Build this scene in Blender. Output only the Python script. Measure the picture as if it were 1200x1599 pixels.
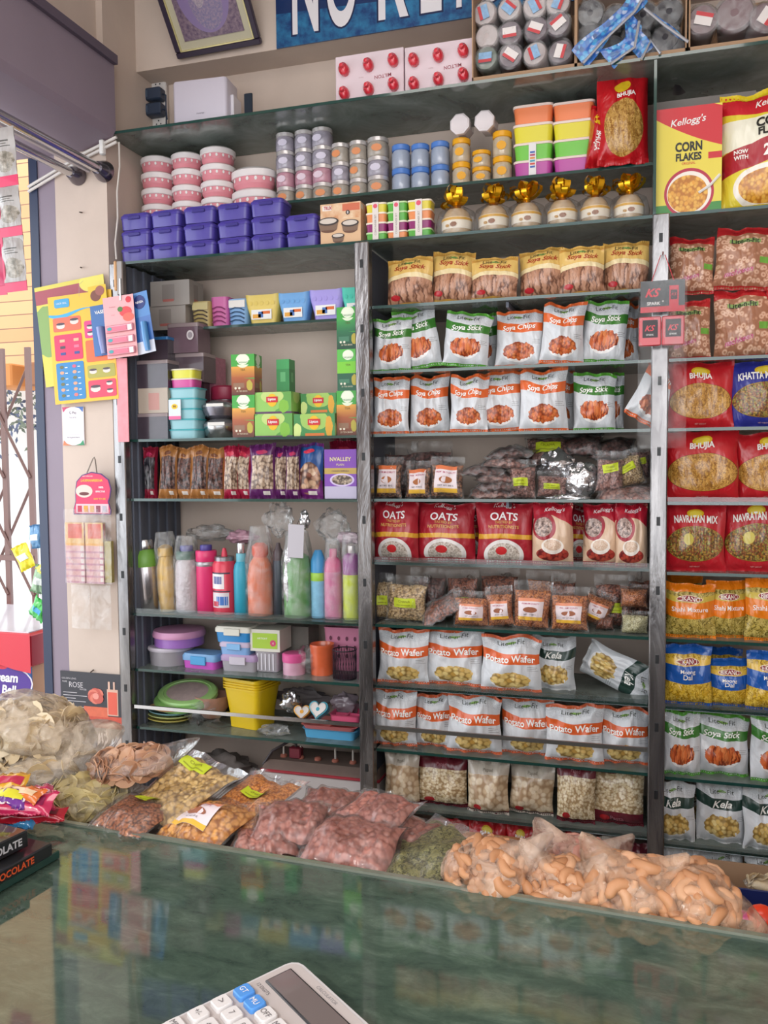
import bpy, math, random
import numpy as np
from mathutils import Vector, Matrix, noise
random.seed(7)
SC = bpy.context.scene
for o in list(bpy.data.objects): bpy.data.objects.remove(o)
COL = SC.collection
R = math.radians

# ---------------- camera, world, lights, exposure ----------------
FPX, YAW, PITCH, ROLL = 1339.0, .29495, .05645, -.009175
def cam_basis():
    f = np.array([-math.sin(YAW)*math.cos(PITCH), math.cos(YAW)*math.cos(PITCH), -math.sin(PITCH)])
    r = np.array([math.cos(YAW), math.sin(YAW), 0]); u = np.cross(r, f)
    c, s = math.cos(ROLL), math.sin(ROLL)
    return c*r+s*u, -s*r+c*u, f
CR, CU, CF = cam_basis()
CP = np.array([0, 0, 1.5])
cam = bpy.data.objects.new('camera', bpy.data.cameras.new('camera')); COL.objects.link(cam)
cam.data.sensor_fit = 'VERTICAL'; cam.data.sensor_height = 36; cam.data.lens = FPX/1599*36
cam.data.clip_start = .02
cam.matrix_world = Matrix(((CR[0], CU[0], -CF[0], 0), (CR[1], CU[1], -CF[1], 0), (CR[2], CU[2], -CF[2], 1.5), (0, 0, 0, 1)))
SC.camera = cam
SC.view_settings.view_transform = 'Standard'; SC.view_settings.look = 'None'
SC.view_settings.gamma = 1; SC.view_settings.use_curve_mapping = False
SC.view_settings.exposure = -0.06
W = bpy.data.worlds.new('world'); SC.world = W; W.use_nodes = True
bg = W.node_tree.nodes['Background']; bg.inputs[0].default_value = (.90, .95, 1, 1); bg.inputs[1].default_value = 2.6
def area(name, loc, rot, sx, sy, power, col):
    l = bpy.data.lights.new(name, 'AREA'); l.shape = 'RECTANGLE'; l.size = sx; l.size_y = sy; l.energy = power; l.color = col
    o = bpy.data.objects.new(name, l); COL.objects.link(o); o.location = loc; o.rotation_euler = rot; return o
# daylight coming in through the open shop front behind the customer
area('shopfront_daylight', (-.3, -1.5, 2.0), (R(83), 0, R(4)), 3.2, 1.9, 34, (1, .955, .92))
# daylight entering through the side gate
area('side_gate_daylight', (-2.6, 1.6, 1.7), (0, R(-90), 0), 1.6, 1.4, 9, (.86, .93, 1))
sun = bpy.data.objects.new('sun', bpy.data.lights.new('sun', 'SUN')); COL.objects.link(sun)
sun.data.energy = 1.2; sun.data.angle = R(2); sun.data.color = (1, .95, .86); sun.rotation_euler = (R(50), 0, R(-18))

# added overhead fill lamp that lifts the dark shelf backs
area('overhead_fill', (-.4, 1.1, 3.3), (0, 0, 0), 1.6, .5, 14, (1, .95, .90))

# ---------------- pixel helper ----------------
def ray(px, py): return CF*FPX+CR*(px-600)-CU*(py-799.5)
def at(px, py, Y):
    v = ray(px, py); t = Y/v[1]; return CP+v*t
def atz(px, py, Z):
    v = ray(px, py); t = (Z-1.5)/v[2]; return CP+v*t

# ---------------- materials ----------------
def lin(h):
    if not isinstance(h, str): return tuple(h)
    h = h.lstrip('#'); c = [int(h[i:i+2], 16)/255 for i in (0, 2, 4)]
    return tuple(((x+.055)/1.055)**2.4 if x > .04045 else x/12.92 for x in c)
class NT:
    def __init__(s, name):
        s.mat = bpy.data.materials.new(name); s.mat.use_nodes = True; s.t = s.mat.node_tree
        s.n = s.t.nodes; s.b = s.n['Principled BSDF']; s.out = s.n['Material Output']
    def new(s, typ, **k):
        n = s.n.new(typ)
        for a, b in k.items(): setattr(n, a, b)
        return n
    def link(s, a, b): s.t.links.new(a, b)
    def put(s, sock, v):
        if hasattr(v, 'is_output') : s.link(v, sock)
        else:
            if sock.type == 'RGBA': v = tuple(v)[:3]+(1,)
            sock.default_value = v
    def m(s, op, a, b=0., c=None):
        n = s.new('ShaderNodeMath', operation=op); s.put(n.inputs[0], a); s.put(n.inputs[1], b)
        if c is not None: s.put(n.inputs[2], c)
        return n.outputs[0]
    def mix(s, f, a, b):
        n = s.new('ShaderNodeMix', data_type='RGBA'); s.put(n.inputs[0], f)
        s.put(n.inputs[6], a if hasattr(a, 'is_output') else lin(a)); s.put(n.inputs[7], b if hasattr(b, 'is_output') else lin(b))
        return n.outputs[2]
    def ramp(s, f, cols, const=False):
        n = s.new('ShaderNodeValToRGB'); e = n.color_ramp.elements
        if const: n.color_ramp.interpolation = 'CONSTANT'
        while len(e) < len(cols): e.new(.5)
        for i, c in enumerate(cols):
            if isinstance(c, tuple) and isinstance(c[0], (int, float)) and isinstance(c[1], str): e[i].position, cc = c
            else: e[i].position = i/(len(cols) if const else max(1, len(cols)-1)); cc = c
            e[i].color = lin(cc)+(1,)
        s.put(n.inputs[0], f); return n.outputs[0]
    def noise(s, vec, sc, det=2, rough=.5, dist=0):
        n = s.new('ShaderNodeTexNoise'); n.inputs['Scale'].default_value = sc; n.inputs['Detail'].default_value = det
        n.inputs['Roughness'].default_value = rough; n.inputs['Distortion'].default_value = dist
        if vec is not None: s.link(vec, n.inputs['Vector'])
        return n
    def vmap(s, vec, sc=(1, 1, 1), rot=(0, 0, 0), loc=(0, 0, 0)):
        n = s.new('ShaderNodeMapping'); n.inputs['Scale'].default_value = sc; n.inputs['Rotation'].default_value = rot; n.inputs['Location'].default_value = loc
        s.link(vec, n.inputs['Vector']); return n.outputs[0]
    def bump(s, h, strength=.3, dist=.01, nrm=None):
        n = s.new('ShaderNodeBump'); n.inputs['Strength'].default_value = strength; n.inputs['Distance'].default_value = dist
        s.put(n.inputs['Height'], h)
        if nrm is not None: s.link(nrm, n.inputs['Normal'])
        return n.outputs[0]
MC = {}
def M(col, rough=.5, metal=0., coat=0., name=None, alpha=None, trans=0, spec=None, emit=None, var=0, vsc=30, bump=0, bsc=60):
    key = (str(col), rough, metal, coat, alpha, trans, spec, emit, var, vsc, bump, bsc)
    if key in MC: return MC[key]
    g = NT(name or 'surface'); b = g.b
    b.inputs['Base Color'].default_value = lin(col)+(1,); b.inputs['Roughness'].default_value = rough; b.inputs['Metallic'].default_value = metal
    b.inputs['Coat Weight'].default_value = coat; b.inputs['Transmission Weight'].default_value = trans
    if spec is not None: b.inputs['Specular IOR Level'].default_value = spec
    if alpha is not None: b.inputs['Alpha'].default_value = alpha
    if emit: b.inputs['Emission Color'].default_value = lin(col)+(1,); b.inputs['Emission Strength'].default_value = emit
    tc = g.new('ShaderNodeTexCoord').outputs['Object']
    if var:
        n = g.noise(tc, vsc, 4, .6); c = lin(col)
        lo = tuple(max(0, x*(1-var)) for x in c); hi = tuple(min(1, x*(1+var)) for x in c)
        r = g.ramp(n.outputs['Fac'], [lo, hi]); g.link(r, b.inputs['Base Color'])
    if bump: g.link(g.bump(g.noise(tc, bsc, 3).outputs['Fac'], bump, .01), b.inputs['Normal'])
    MC[key] = g.mat; return g.mat

def food(g, vec, kind, scale, cols):
    """colour + height of loose food seen in a bag or printed on it"""
    v = g.vmap(vec, (scale,)*3)
    vor = g.new('ShaderNodeTexVoronoi')
    if kind == 'sticks' or kind == 'sev':
        w = g.noise(v, .35 if kind == 'sticks' else .6, 2)
        add = g.new('ShaderNodeVectorMath', operation='MULTIPLY_ADD'); g.link(w.outputs['Color'], add.inputs[0]); add.inputs[1].default_value = (2.6,)*3 if kind == 'sticks' else (5, 5, 5); g.link(v, add.inputs[2])
        v = g.vmap(add.outputs[0], (1, .16 if kind == 'sticks' else .22, .6), (0, 0, .5))
    g.link(v, vor.inputs['Vector']); vor.inputs['Scale'].default_value = 1
    if kind == 'rings':
        d = vor.outputs['Distance']; t = g.m('ABSOLUTE', g.m('SUBTRACT', d, .34)); h = g.m('SUBTRACT', 1, g.m('MULTIPLY', t, 4.2))
        sep = g.new('ShaderNodeSeparateColor'); g.link(vor.outputs['Color'], sep.inputs[0])
        c = g.ramp(h, [(0.0, cols[0]), (.45, cols[1]), (1.0, cols[2])]); return c, h
    sep = g.new('ShaderNodeSeparateColor'); g.link(vor.outputs['Color'], sep.inputs[0])
    c = g.ramp(sep.outputs[0], cols[1:])
    h = g.m('SUBTRACT', 1, vor.outputs['Distance'])
    f = g.m('SMOOTH_MIN', g.m('MULTIPLY', g.m('SUBTRACT', h, .25), 3.2), 1, .1)
    n = g.new('ShaderNodeClamp'); g.link(f, n.inputs[0])
    return g.mix(n.outputs[0], cols[0], c), h  # dark first colour paints shade into the gaps between pieces

def wrinkle(g, amount=.35, sc=9):
    tc = g.new('ShaderNodeTexCoord').outputs['Object']
    n1 = g.noise(g.vmap(tc, (sc, sc, sc*.6)), 1, 3, .55, 1.2); n2 = g.noise(g.vmap(tc, (sc*4, sc*4, sc*1.6)), 1, 2, .5, .6)
    return g.bump(g.m('ADD', n1.outputs['Fac'], g.m('MULTIPLY', n2.outputs['Fac'], .35)), amount, .02)

def PRINT(name, base, layers, wh=(.17, .2), rough=.3, wr=.35, metal=0.):
    """printed surface: layers are (mask, paint) over UV 0..1; wh = size of the print in metres"""
    g = NT(name); uv = g.new('ShaderNodeTexCoord').outputs['UV']
    sx = g.new('ShaderNodeSeparateXYZ'); g.link(uv, sx.inputs[0]); u, v = sx.outputs[0], sx.outputs[1]
    mv = g.vmap(uv, (wh[0], wh[1], 1))
    def paint(p):
        if isinstance(p, tuple) and p[0] == 'food': return food(g, mv, *p[1:])[0]
        if isinstance(p, tuple) and p[0] == 'noise': return g.ramp(g.noise(mv, p[1], 4, .6).outputs['Fac'], [(.35, p[2]), (.65, p[3])])
        if isinstance(p, tuple) and p[0] == 'grad': return g.ramp(g.m('DIVIDE', g.m('SUBTRACT', v, p[1]), p[2]-p[1]), list(p[3:]))
        return p
    cur = paint(base)
    for mask, p in layers:
        k = mask[0]
        if k == 'band':
            v0, v1 = mask[1:3]; cv = mask[3] if len(mask) > 3 else 0; sl = mask[4] if len(mask) > 4 else 0
            du = g.m('SUBTRACT', u, .5); vv = g.m('ADD', v, g.m('ADD', g.m('MULTIPLY', g.m('MULTIPLY', du, du), cv), g.m('MULTIPLY', du, sl)))
            f = g.m('MULTIPLY', g.m('GREATER_THAN', vv, v0), g.m('LESS_THAN', vv, v1))
        elif k == 'ell':
            a = g.m('DIVIDE', g.m('SUBTRACT', u, mask[1]), mask[3]); b2 = g.m('DIVIDE', g.m('SUBTRACT', v, mask[2]), mask[4])
            d = g.m('ADD', g.m('MULTIPLY', a, a), g.m('MULTIPLY', b2, b2))
            if len(mask) > 5: d = g.m('ADD', d, g.m('MULTIPLY', g.m('SUBTRACT', g.noise(mv, mask[5], 2).outputs['Fac'], .5), 1.2))
            f = g.m('LESS_THAN', d, 1)
        elif k == 'rect':
            f = g.m('MULTIPLY', g.m('MULTIPLY', g.m('GREATER_THAN', u, mask[1]), g.m('LESS_THAN', u, mask[2])), g.m('MULTIPLY', g.m('GREATER_THAN', v, mask[3]), g.m('LESS_THAN', v, mask[4])))
        cur = g.mix(f, cur, paint(p))
    g.put(g.b.inputs['Base Color'], cur if hasattr(cur, 'is_output') else lin(cur))
    g.b.inputs['Roughness'].default_value = rough; g.b.inputs['Metallic'].default_value = metal; g.b.inputs['Coat Weight'].default_value = .3; g.b.inputs['Coat Roughness'].default_value = .15
    if wr: g.link(wrinkle(g, wr), g.b.inputs['Normal'])
    return g.mat
def FOOD(name, kind, scale, cols, bump=.6, rough=.45, coat=.3, dist=.004):
    g = NT(name); c, h = food(g, g.new('ShaderNodeTexCoord').outputs['Object'], kind, scale, cols)
    g.put(g.b.inputs['Base Color'], c); g.b.inputs['Roughness'].default_value = rough; g.b.inputs['Coat Weight'].default_value = coat; g.b.inputs['Coat Roughness'].default_value = .2
    if bump: g.link(g.bump(h, bump, dist), g.b.inputs['Normal'])
    return g.mat
def FILM(name, haze=.12, tint='#ffffff', refl=.55, hz='#f2f2f2', wr=.6, sc=10):
    g = NT(name); nrm = wrinkle(g, wr, sc)
    tr = g.new('ShaderNodeBsdfTransparent'); tr.inputs[0].default_value = lin(tint)+(1,)
    gl = g.new('ShaderNodeBsdfGlossy'); gl.inputs['Roughness'].default_value = .18; g.link(nrm, gl.inputs['Normal'])
    fr = g.new('ShaderNodeFresnel'); fr.inputs[0].default_value = 1.5; g.link(nrm, fr.inputs['Normal'])
    df = g.new('ShaderNodeBsdfDiffuse'); df.inputs[0].default_value = lin(hz)+(1,); g.link(nrm, df.inputs['Normal'])
    m1 = g.new('ShaderNodeMixShader'); tc = g.new('ShaderNodeTexCoord').outputs['Object']
    hf = g.m('MULTIPLY', g.ramp(g.noise(tc, 22, 4, .6, .8).outputs['Fac'], [(.35, '#000000'), (.8, '#ffffff')]), haze*2.)
    g.put(m1.inputs[0], hf); g.link(tr.outputs[0], m1.inputs[1]); g.link(df.outputs[0], m1.inputs[2])
    m2 = g.new('ShaderNodeMixShader'); g.put(m2.inputs[0], g.m('MULTIPLY', fr.outputs[0], refl)); g.link(m1.outputs[0], m2.inputs[1]); g.link(gl.outputs[0], m2.inputs[2])
    g.link(m2.outputs[0], g.out.inputs[0]); return g.mat
def GLASS(name, tint='#dfeee8', rough=.03, dirt=.05):
    g = NT(name); tc = g.new('ShaderNodeTexCoord').outputs['Object']
    tr = g.new('ShaderNodeBsdfTransparent'); tr.inputs[0].default_value = lin(tint)+(1,)
    gl = g.new('ShaderNodeBsdfGlossy'); gl.inputs['Roughness'].default_value = rough
    fr = g.new('ShaderNodeFresnel'); fr.inputs[0].default_value = 1.55
    dd = g.new('ShaderNodeBsdfDiffuse'); dd.inputs[0].default_value = lin('#a9b5ae')+(1,); dt = g.new('ShaderNodeBsdfTranslucent'); dt.inputs[0].default_value = lin('#a9b5ae')+(1,); df = g.new('ShaderNodeMixShader'); df.inputs[0].default_value = .4; g.link(dd.outputs[0], df.inputs[1]); g.link(dt.outputs[0], df.inputs[2])
    m1 = g.new('ShaderNodeMixShader'); g.put(m1.inputs[0], g.m('MULTIPLY', g.noise(tc, 6, 5, .65, 1).outputs['Fac'], dirt*2)); g.link(tr.outputs[0], m1.inputs[1]); g.link(df.outputs[0], m1.inputs[2])
    m2 = g.new('ShaderNodeMixShader'); g.link(fr.outputs[0], m2.inputs[0]); g.link(m1.outputs[0], m2.inputs[1]); g.link(gl.outputs[0], m2.inputs[2])
    g.link(m2.outputs[0], g.out.inputs[0]); return g.mat

# ---------------- text outlines ----------------
TX = {}
def T2D(s, bold=.0, shear=0.):
    k = (s, bold, shear)
    if k in TX: return TX[k]
    c = bpy.data.curves.new('lettering', 'FONT'); c.body = s; c.offset = bold; c.shear = shear; c.resolution_u = 3 if len(s) > 1 else 8; c.fill_mode = 'FRONT'
    o = bpy.data.objects.new('lettering', c); COL.objects.link(o)
    dg = bpy.context.evaluated_depsgraph_get(); me = bpy.data.meshes.new_from_object(o.evaluated_get(dg))
    vs = np.array([v.co[:2] for v in me.vertices]); fs = [tuple(p.vertices) for p in me.polygons]
    bpy.data.objects.remove(o); bpy.data.curves.remove(c); bpy.data.meshes.remove(me)
    if len(vs) == 0: vs = np.zeros((1, 2)); fs = []
    mn, mx = vs.min(0), vs.max(0); vs = vs-(mn+mx)/2; TX[k] = (vs/max(.01, mx[1]-mn[1]), fs, (mx[0]-mn[0])/max(.01, mx[1]-mn[1])); return TX[k]

# ---------------- mesh builder ----------------
def circle(n, r, z, cx=0, cy=0, ph=0, sy=1): return [(cx+r*math.cos(2*math.pi*i/n+ph), cy+r*sy*math.sin(2*math.pi*i/n+ph), z) for i in range(n)]
def rrect(sx, sy, r, z, cx=0, cy=0, k=3):
    r = min(r, sx/2-1e-5, sy/2-1e-5); p = []
    for (qx, qy, a0) in ((1, 1, 0), (-1, 1, 90), (-1, -1, 180), (1, -1, 270)):
        for i in range(k+1):
            a = R(a0+90*i/k); p.append((cx+qx*(sx/2-r)+r*math.cos(a), cy+qy*(sy/2-r)+r*math.sin(a), z))
    return p
class MB:
    def __init__(s): s.v = []; s.f = []; s.fm = []; s.uv = []; s.mats = []; s.T = Matrix()
    def mi(s, m):
        if m not in s.mats: s.mats.append(m)
        return s.mats.index(m)
    def add(s, vs, fs, mat, uvs=None):
        b = len(s.v); k = s.mi(mat)
        s.v += [tuple(s.T @ Vector(p)) for p in vs]
        for f in fs:
            s.f.append(tuple(b+i for i in f)); s.fm.append(k)
            s.uv.append([uvs[i] for i in f] if uvs else [(0, 0)]*len(f))
        return s
    def box(s, x0, x1, y0, y1, z0, z1, mat, bev=0):
        if bev:
            return s.loft([rrect(x1-x0-2*bev, y1-y0-2*bev, bev, z0, (x0+x1)/2, (y0+y1)/2, 1), rrect(x1-x0, y1-y0, bev, z0+bev, (x0+x1)/2, (y0+y1)/2, 1),
                           rrect(x1-x0, y1-y0, bev, z1-bev, (x0+x1)/2, (y0+y1)/2, 1), rrect(x1-x0-2*bev, y1-y0-2*bev, bev, z1, (x0+x1)/2, (y0+y1)/2, 1)], mat)
        v = [(x0, y0, z0), (x1, y0, z0), (x1, y1, z0), (x0, y1, z0), (x0, y0, z1), (x1, y0, z1), (x1, y1, z1), (x0, y1, z1)]
        # every face carries 0..1 UVs so printed cartons read on each side
        fs = [((0, 1, 5, 4)), ((1, 2, 6, 5)), ((2, 3, 7, 6)), ((3, 0, 4, 7)), ((4, 5, 6, 7)), ((3, 2, 1, 0))]
        b = len(s.v); k = s.mi(mat); s.v += [tuple(s.T @ Vector(p)) for p in v]
        for f in fs: s.f.append(tuple(b+i for i in f)); s.fm.append(k); s.uv.append([(0, 0), (1, 0), (1, 1), (0, 1)])
        return s
    def loft(s, L, mat, c0=True, c1=True, closed=False):
        n = len(L[0]); vs = [p for l in L for p in l]; fs = []
        for j in range(len(L)-1 + (1 if closed else 0)):
            a, b = j*n, ((j+1) % len(L))*n
            for i in range(n): fs.append((a+i, a+(i+1) % n, b+(i+1) % n, b+i))
        if c0 and not closed: fs.append(tuple(range(n-1, -1, -1)))
        if c1 and not closed: fs.append(tuple((len(L)-1)*n+i for i in range(n)))
        return s.add(vs, fs, mat)
    def lathe(s, prof, mat, seg=24, cx=0, cy=0, c0=True, c1=True, ph=0, sy=1):
        return s.loft([circle(seg, max(r, 1e-4), z, cx, cy, ph, sy) for r, z in prof], mat, c0, c1)
    def tube(s, path, r, mat, seg=8):
        P = [Vector(p) for p in path]; L = []; up = None
        for i, p in enumerate(P):
            t = (P[min(i+1, len(P)-1)]-P[max(i-1, 0)]).normalized()
            if up is None: up = Vector((0, 0, 1)) if abs(t.z) < .9 else Vector((1, 0, 0))
            a = t.cross(up)
            if a.length < 1e-4: a = t.cross(Vector((.3, 1, .2)))
            a.normalize(); b = a.cross(t).normalized(); up = b
            rr = r[i] if isinstance(r, (list, tuple)) else r
            L.append([tuple(p+a*rr*math.cos(2*math.pi*k/seg)+b*rr*math.sin(2*math.pi*k/seg)) for k in range(seg)])
        return s.loft(L, mat)
    def quad(s, p, mat): return s.add(p, [(0, 1, 2, 3)], mat, [(0, 0), (1, 0), (1, 1), (0, 1)])
    def grid(s, fn, nu, nv, mat, wrap=False):
        vs = []; uvs = []
        for j in range(nv+1):
            for i in range(nu+1): vs.append(fn(i/nu, j/nv)); uvs.append((i/nu, j/nv))
        fs = [(j*(nu+1)+i, j*(nu+1)+i+1, (j+1)*(nu+1)+i+1, (j+1)*(nu+1)+i) for j in range(nv) for i in range(nu)]
        return s.add(vs, fs, mat, uvs)
    def text(s, t, c, h, mat, xd=(1, 0, 0), zd=(0, 0, 1), maxw=None, bold=0., shear=0., rot=0):
        vs, fs, w = T2D(t, bold, shear); sx = h
        if maxw and w*h > maxw: sx = maxw/w
        c, xd, zd = Vector(c), Vector(xd).normalized(), Vector(zd).normalized(); ca, sa = math.cos(rot), math.sin(rot); out = []
        for x, y in vs:
            x, y = x*sx, y*h; x, y = x*ca-y*sa, x*sa+y*ca; out.append(tuple(c+xd*x+zd*y))
        return s.add(out, fs, mat)
    def disc(s, c, rx, rz, mat, xd=(1, 0, 0), zd=(0, 0, 1), n=20):
        c, xd, zd = Vector(c), Vector(xd), Vector(zd)
        return s.add([tuple(c+xd*rx*math.cos(2*math.pi*i/n)+zd*rz*math.sin(2*math.pi*i/n)) for i in range(n)], [tuple(range(n))], mat)
    def mesh(s, name, ang=38):
        me = bpy.data.meshes.new(name); me.from_pydata(s.v, [], s.f)
        for m in s.mats: me.materials.append(m)
        me.polygons.foreach_set('material_index', s.fm)
        ul = me.uv_layers.new(name='UVMap'); flat = [c for f in s.uv for uv in f for c in uv]; ul.data.foreach_set('uv', flat)
        me.polygons.foreach_set('use_smooth', [True]*len(s.f)); me.validate(); me.update(); me.set_sharp_from_angle(angle=R(ang)); return me
    def build(s, name, parent=None, ang=38): return put(s.mesh(name, ang), name, parent)
def put(me, name, parent=None, loc=(0, 0, 0), rot=(0, 0, 0), sc=(1, 1, 1)):
    o = bpy.data.objects.new(name, me); COL.objects.link(o); o.parent = parent; o.location = loc; o.rotation_euler = rot; o.scale = sc; return o
def empty(name, loc=(0, 0, 0), rot=(0, 0, 0)): o = put(None, name, None, loc, rot); o.empty_display_size = .05; return o
def tag(o, label=None, cat=None, group=None, kind=None):
    if label:
        o['label'] = label
        if not 4 <= len(label.split()) <= 16: print('LABELLEN', len(label.split()), label)
    if cat: o['category'] = cat
    if group: o['group'] = group
    if kind: o['kind'] = kind
    return o
def struct(o): o['kind'] = 'structure'; return o
def copy_tree(o, parent=None):
    c = o.copy(); COL.objects.link(c); c.parent = parent
    for ch in list(o.children): copy_tree(ch, c)
    return c
ORD = ['first', 'second', 'third', 'fourth', 'fifth', 'sixth', 'seventh', 'eighth', 'ninth', 'tenth', 'eleventh', 'twelfth', 'thirteenth', 'fourteenth']
def ordl(i, n): return 'leftmost' if i == 0 else 'rightmost' if i == n-1 else ORD[i]+' from left'
# ---------------- shared materials ----------------
WALL = M('#cbb9ac', .85, var=.10, vsc=5, bump=.15, bsc=18, name='plaster')
WHITE = M('#e9e7e4', .4, name='white'); BLACK = M('#17181b', .45, name='black')
GLS = GLASS('shelf_glass', '#d5e6df', .05, .60); GEDGE = M('#20423c', .12, coat=.6, name='glass_edge')
CLEAR = FILM('clear_film', .07); CLEARH = FILM('cloudy_film', .18); PLAST = GLASS('clear_plastic', '#eef2f4', .08, .06)
def chrome_mat():
    g = NT('scratched_chrome'); tc = g.new('ShaderNodeTexCoord').outputs['Object']
    n = g.noise(g.vmap(tc, (14, 14, 2.2)), 1, 5, .6, .7)
    g.link(g.ramp(n.outputs['Fac'], [(.3, '#5a5758'), (.7, '#a9a6a6')]), g.b.inputs['Base Color']); g.b.inputs['Metallic'].default_value = .85
    g.link(g.m('ADD', g.m('MULTIPLY', n.outputs['Fac'], .3), .08), g.b.inputs['Roughness']); g.link(g.bump(n.outputs['Fac'], .25, .02), g.b.inputs['Normal'])
    return g.mat
CHROME = chrome_mat(); STEEL = M('#c9c9cb', .22, 1, name='steel')
DGREY = M('#585c68', .5, name='dark_panel', var=.12, vsc=8)

# ---------------- the room ----------------
XR = 1.9
def slab(name, x0, x1, y0, y1, z0, z1, mat):
    return struct(MB().box(x0, x1, y0, y1, z0, z1, mat).build(name))
def floor_mat():
    g = NT('tile_floor'); tc = g.new('ShaderNodeTexCoord').outputs['Object']; br = g.new('ShaderNodeTexBrick'); g.link(tc, br.inputs['Vector'])
    br.offset = 0; br.inputs['Scale'].default_value = 1; br.inputs['Brick Width'].default_value = .6; br.inputs['Row Height'].default_value = .6; br.inputs['Mortar Size'].default_value = .004
    br.inputs['Color1'].default_value = lin('#a89c90')+(1,); br.inputs['Color2'].default_value = lin('#a09488')+(1,); br.inputs['Mortar'].default_value = lin('#6a625b')+(1,)
    g.link(br.outputs[0], g.b.inputs['Base Color']); g.b.inputs['Roughness'].default_value = .3; return g.mat
slab('floor', -2.15, XR, -1.6, 3.0, -.05, 0, floor_mat())
slab('ceiling', -2.9, XR, -1.6, 3.1, 3.35, 3.45, M('#b9aea6', .9, name='ceiling_paint'))
slab('wall_back', -1.775, XR, 2.93, 3.05, 0, 3.35, WALL)
slab('trim_1', -1.775, XR, 2.80, 2.93, 2.925, 3.35, WALL)            # protruding beam above the niche
slab('wall_right', XR, XR+.1, -1.6, 3.05, 0, 3.35, WALL)
slab('wall_left', -1.985, -1.775, 2.6, 3.05, 0, 3.35, WALL)
# grey painted strip and navy jamb of the side opening
GREYP = M('#8d7f8c', .6, name='mauve_paint', var=.08, vsc=6)
slab('door_1', -2.055, -1.985, 2.6, 3.0, 0, 2.6, GREYP)
slab('trim_2', -2.09, -2.055, 2.595, 2.9, 0, 2.6, M('#2c3650', .4, name='navy_paint'))
# rolling shutter hood along the side opening
def hood():
    prof = [(-2.45, 2.87), (-1.735, 2.87), (-1.73, 2.86), (-1.73, 2.64), (-1.745, 2.615), (-1.865, 2.585), (-2.45, 2.585)]
    y0, y1 = -1.5, 2.595
    b = MB(); b.loft([[(x, y0, z) for x, z in prof], [(x, y1, z) for x, z in prof]], GREYP)
    o = b.build('shutter_hood', None, 30)
    lip = MB().box(-1.745, -1.715, y0, y1, 2.855, 2.885, M('#5d5260', .6, name='mauve_dark')).build('top_lip', o)
    tag(o, 'long mauve painted shutter hood box running overhead at the left wall', 'shutter')
hood()
slab('wall_left_upper', -2.9, -1.80, -1.6, 2.6, 2.9, 3.35, WALL)
# wall pieces left of the gate opening (out of sight of the photo but closing the room)
slab('wall_left_near', -2.3, -2.2, -1.6, .6, 0, 2.6, WALL)

def pipe(x, z, r, label):
    o = MB(); o.tube([(x, .8, z), (x, 2.57, z)], r, STEEL, 16); o = o.build('rail_pipe')
    f = MB(); f.T = Matrix.Translation((x, 2.6, z)) @ Matrix.Rotation(R(90), 4, 'X'); f.lathe([(r*2.1, 0.002), (r*2.1, .012), (r*1.7, .03), (r*1.25, .05)], M('#77727a', .2, .9, name='worn_chrome'), 20)
    f.build('flange', o); return tag(o, label, 'pipe', 'chrome rail pipes under the shutter hood')
pipe(-1.778, 2.507, .017, 'chrome rail pipe nearest the shelves, fixed to the beige wall by a flange')
pipe(-1.885, 2.503, .015, 'thinner chrome rail pipe farther left below the shutter hood, ending in flange')
o = MB().tube([(-1.835, .8, 2.515), (-1.835, 2.585, 2.515)], .009, M('#b9b3b8', .35, .4)).build('rail_pipe')
tag(o, 'slim pale rod between the two chrome rail pipes', 'pipe', 'chrome rail pipes under the shutter hood')
# conduit clipped diagonally over the wall
b = MB()
for dz in (0, .016): b.tube([at(182, 214, 2.585)+np.array([0, 0, -dz]), at(130, 240, 2.585)+np.array([0, 0, -dz]), at(44, 292, 2.585)+np.array([0, 0, -dz])], .0052, M('#d9d2cc', .4))
o = b.build('cable_conduit'); p = at(160, 228, 2.58); MB().box(p[0]-.008, p[0]+.008, 2.57, 2.59, p[2]-.03, p[2]+.02, WHITE, .003).build('clip', o)
tag(o, 'pair of pale cable conduits slanting down the beige wall behind the pipes', 'conduit')
o = MB().tube([at(186, 222, 2.59), at(187, 260, 2.59), at(183, 300, 2.59), at(184, 340, 2.59), at(180, 380, 2.59), at(182, 405, 2.59)], .003, M('#cfc8c0', .5)).build('cable')
tag(o, 'thin white cable running down the wall edge beside purple boxes', 'cable')
def nail(px, py, ln, label):
    p = at(px, py, 2.6); o = MB().tube([p, p+np.array([ln*.6, -.02, -.004])], .0022, M('#4b3f38', .5, .6), 6); pass
    tag(o.build('nail'), label, 'nail')
nail(127, 418, .02, 'bent nail in the beige wall above the yellow catalogue sheet')
nail(128, 332, .008, 'small dark nail head high on the beige wall below the rail pipes')
nail(146, 1046, .004, 'small nail above the dark rose perfume poster')

# ---------------- outside the side opening ----------------
def tiles():
    g = NT('peach_tiles'); tc = g.new('ShaderNodeTexCoord').outputs['Object']; v = g.vmap(tc, (1, 1, 1), (R(90), 0, 0)); br = g.new('ShaderNodeTexBrick'); g.link(v, br.inputs['Vector'])
    br.inputs['Scale'].default_value = 1; br.inputs['Brick Width'].default_value = .9; br.inputs['Row Height'].default_value = .085; br.inputs['Mortar Size'].default_value = .0035
    br.inputs['Color1'].default_value = lin('#d8a878')+(1,); br.inputs['Color2'].default_value = lin('#c89668')+(1,); br.inputs['Mortar'].default_value = lin('#8a6650')+(1,)
    g.link(br.outputs[0], g.b.inputs['Base Color']); g.b.inputs['Roughness'].default_value = .5; return g.mat
struct(MB().box(-7, -2.2, 4.6, 4.8, 2.12, 4.2, tiles()).build('wall_outside'))
struct(MB().box(-7, -2.2, 5.6, 5.7, -.2, 2.2, M('#d9dde0', .7, name='pale_wall')).build('wall_outside_far'))
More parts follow.
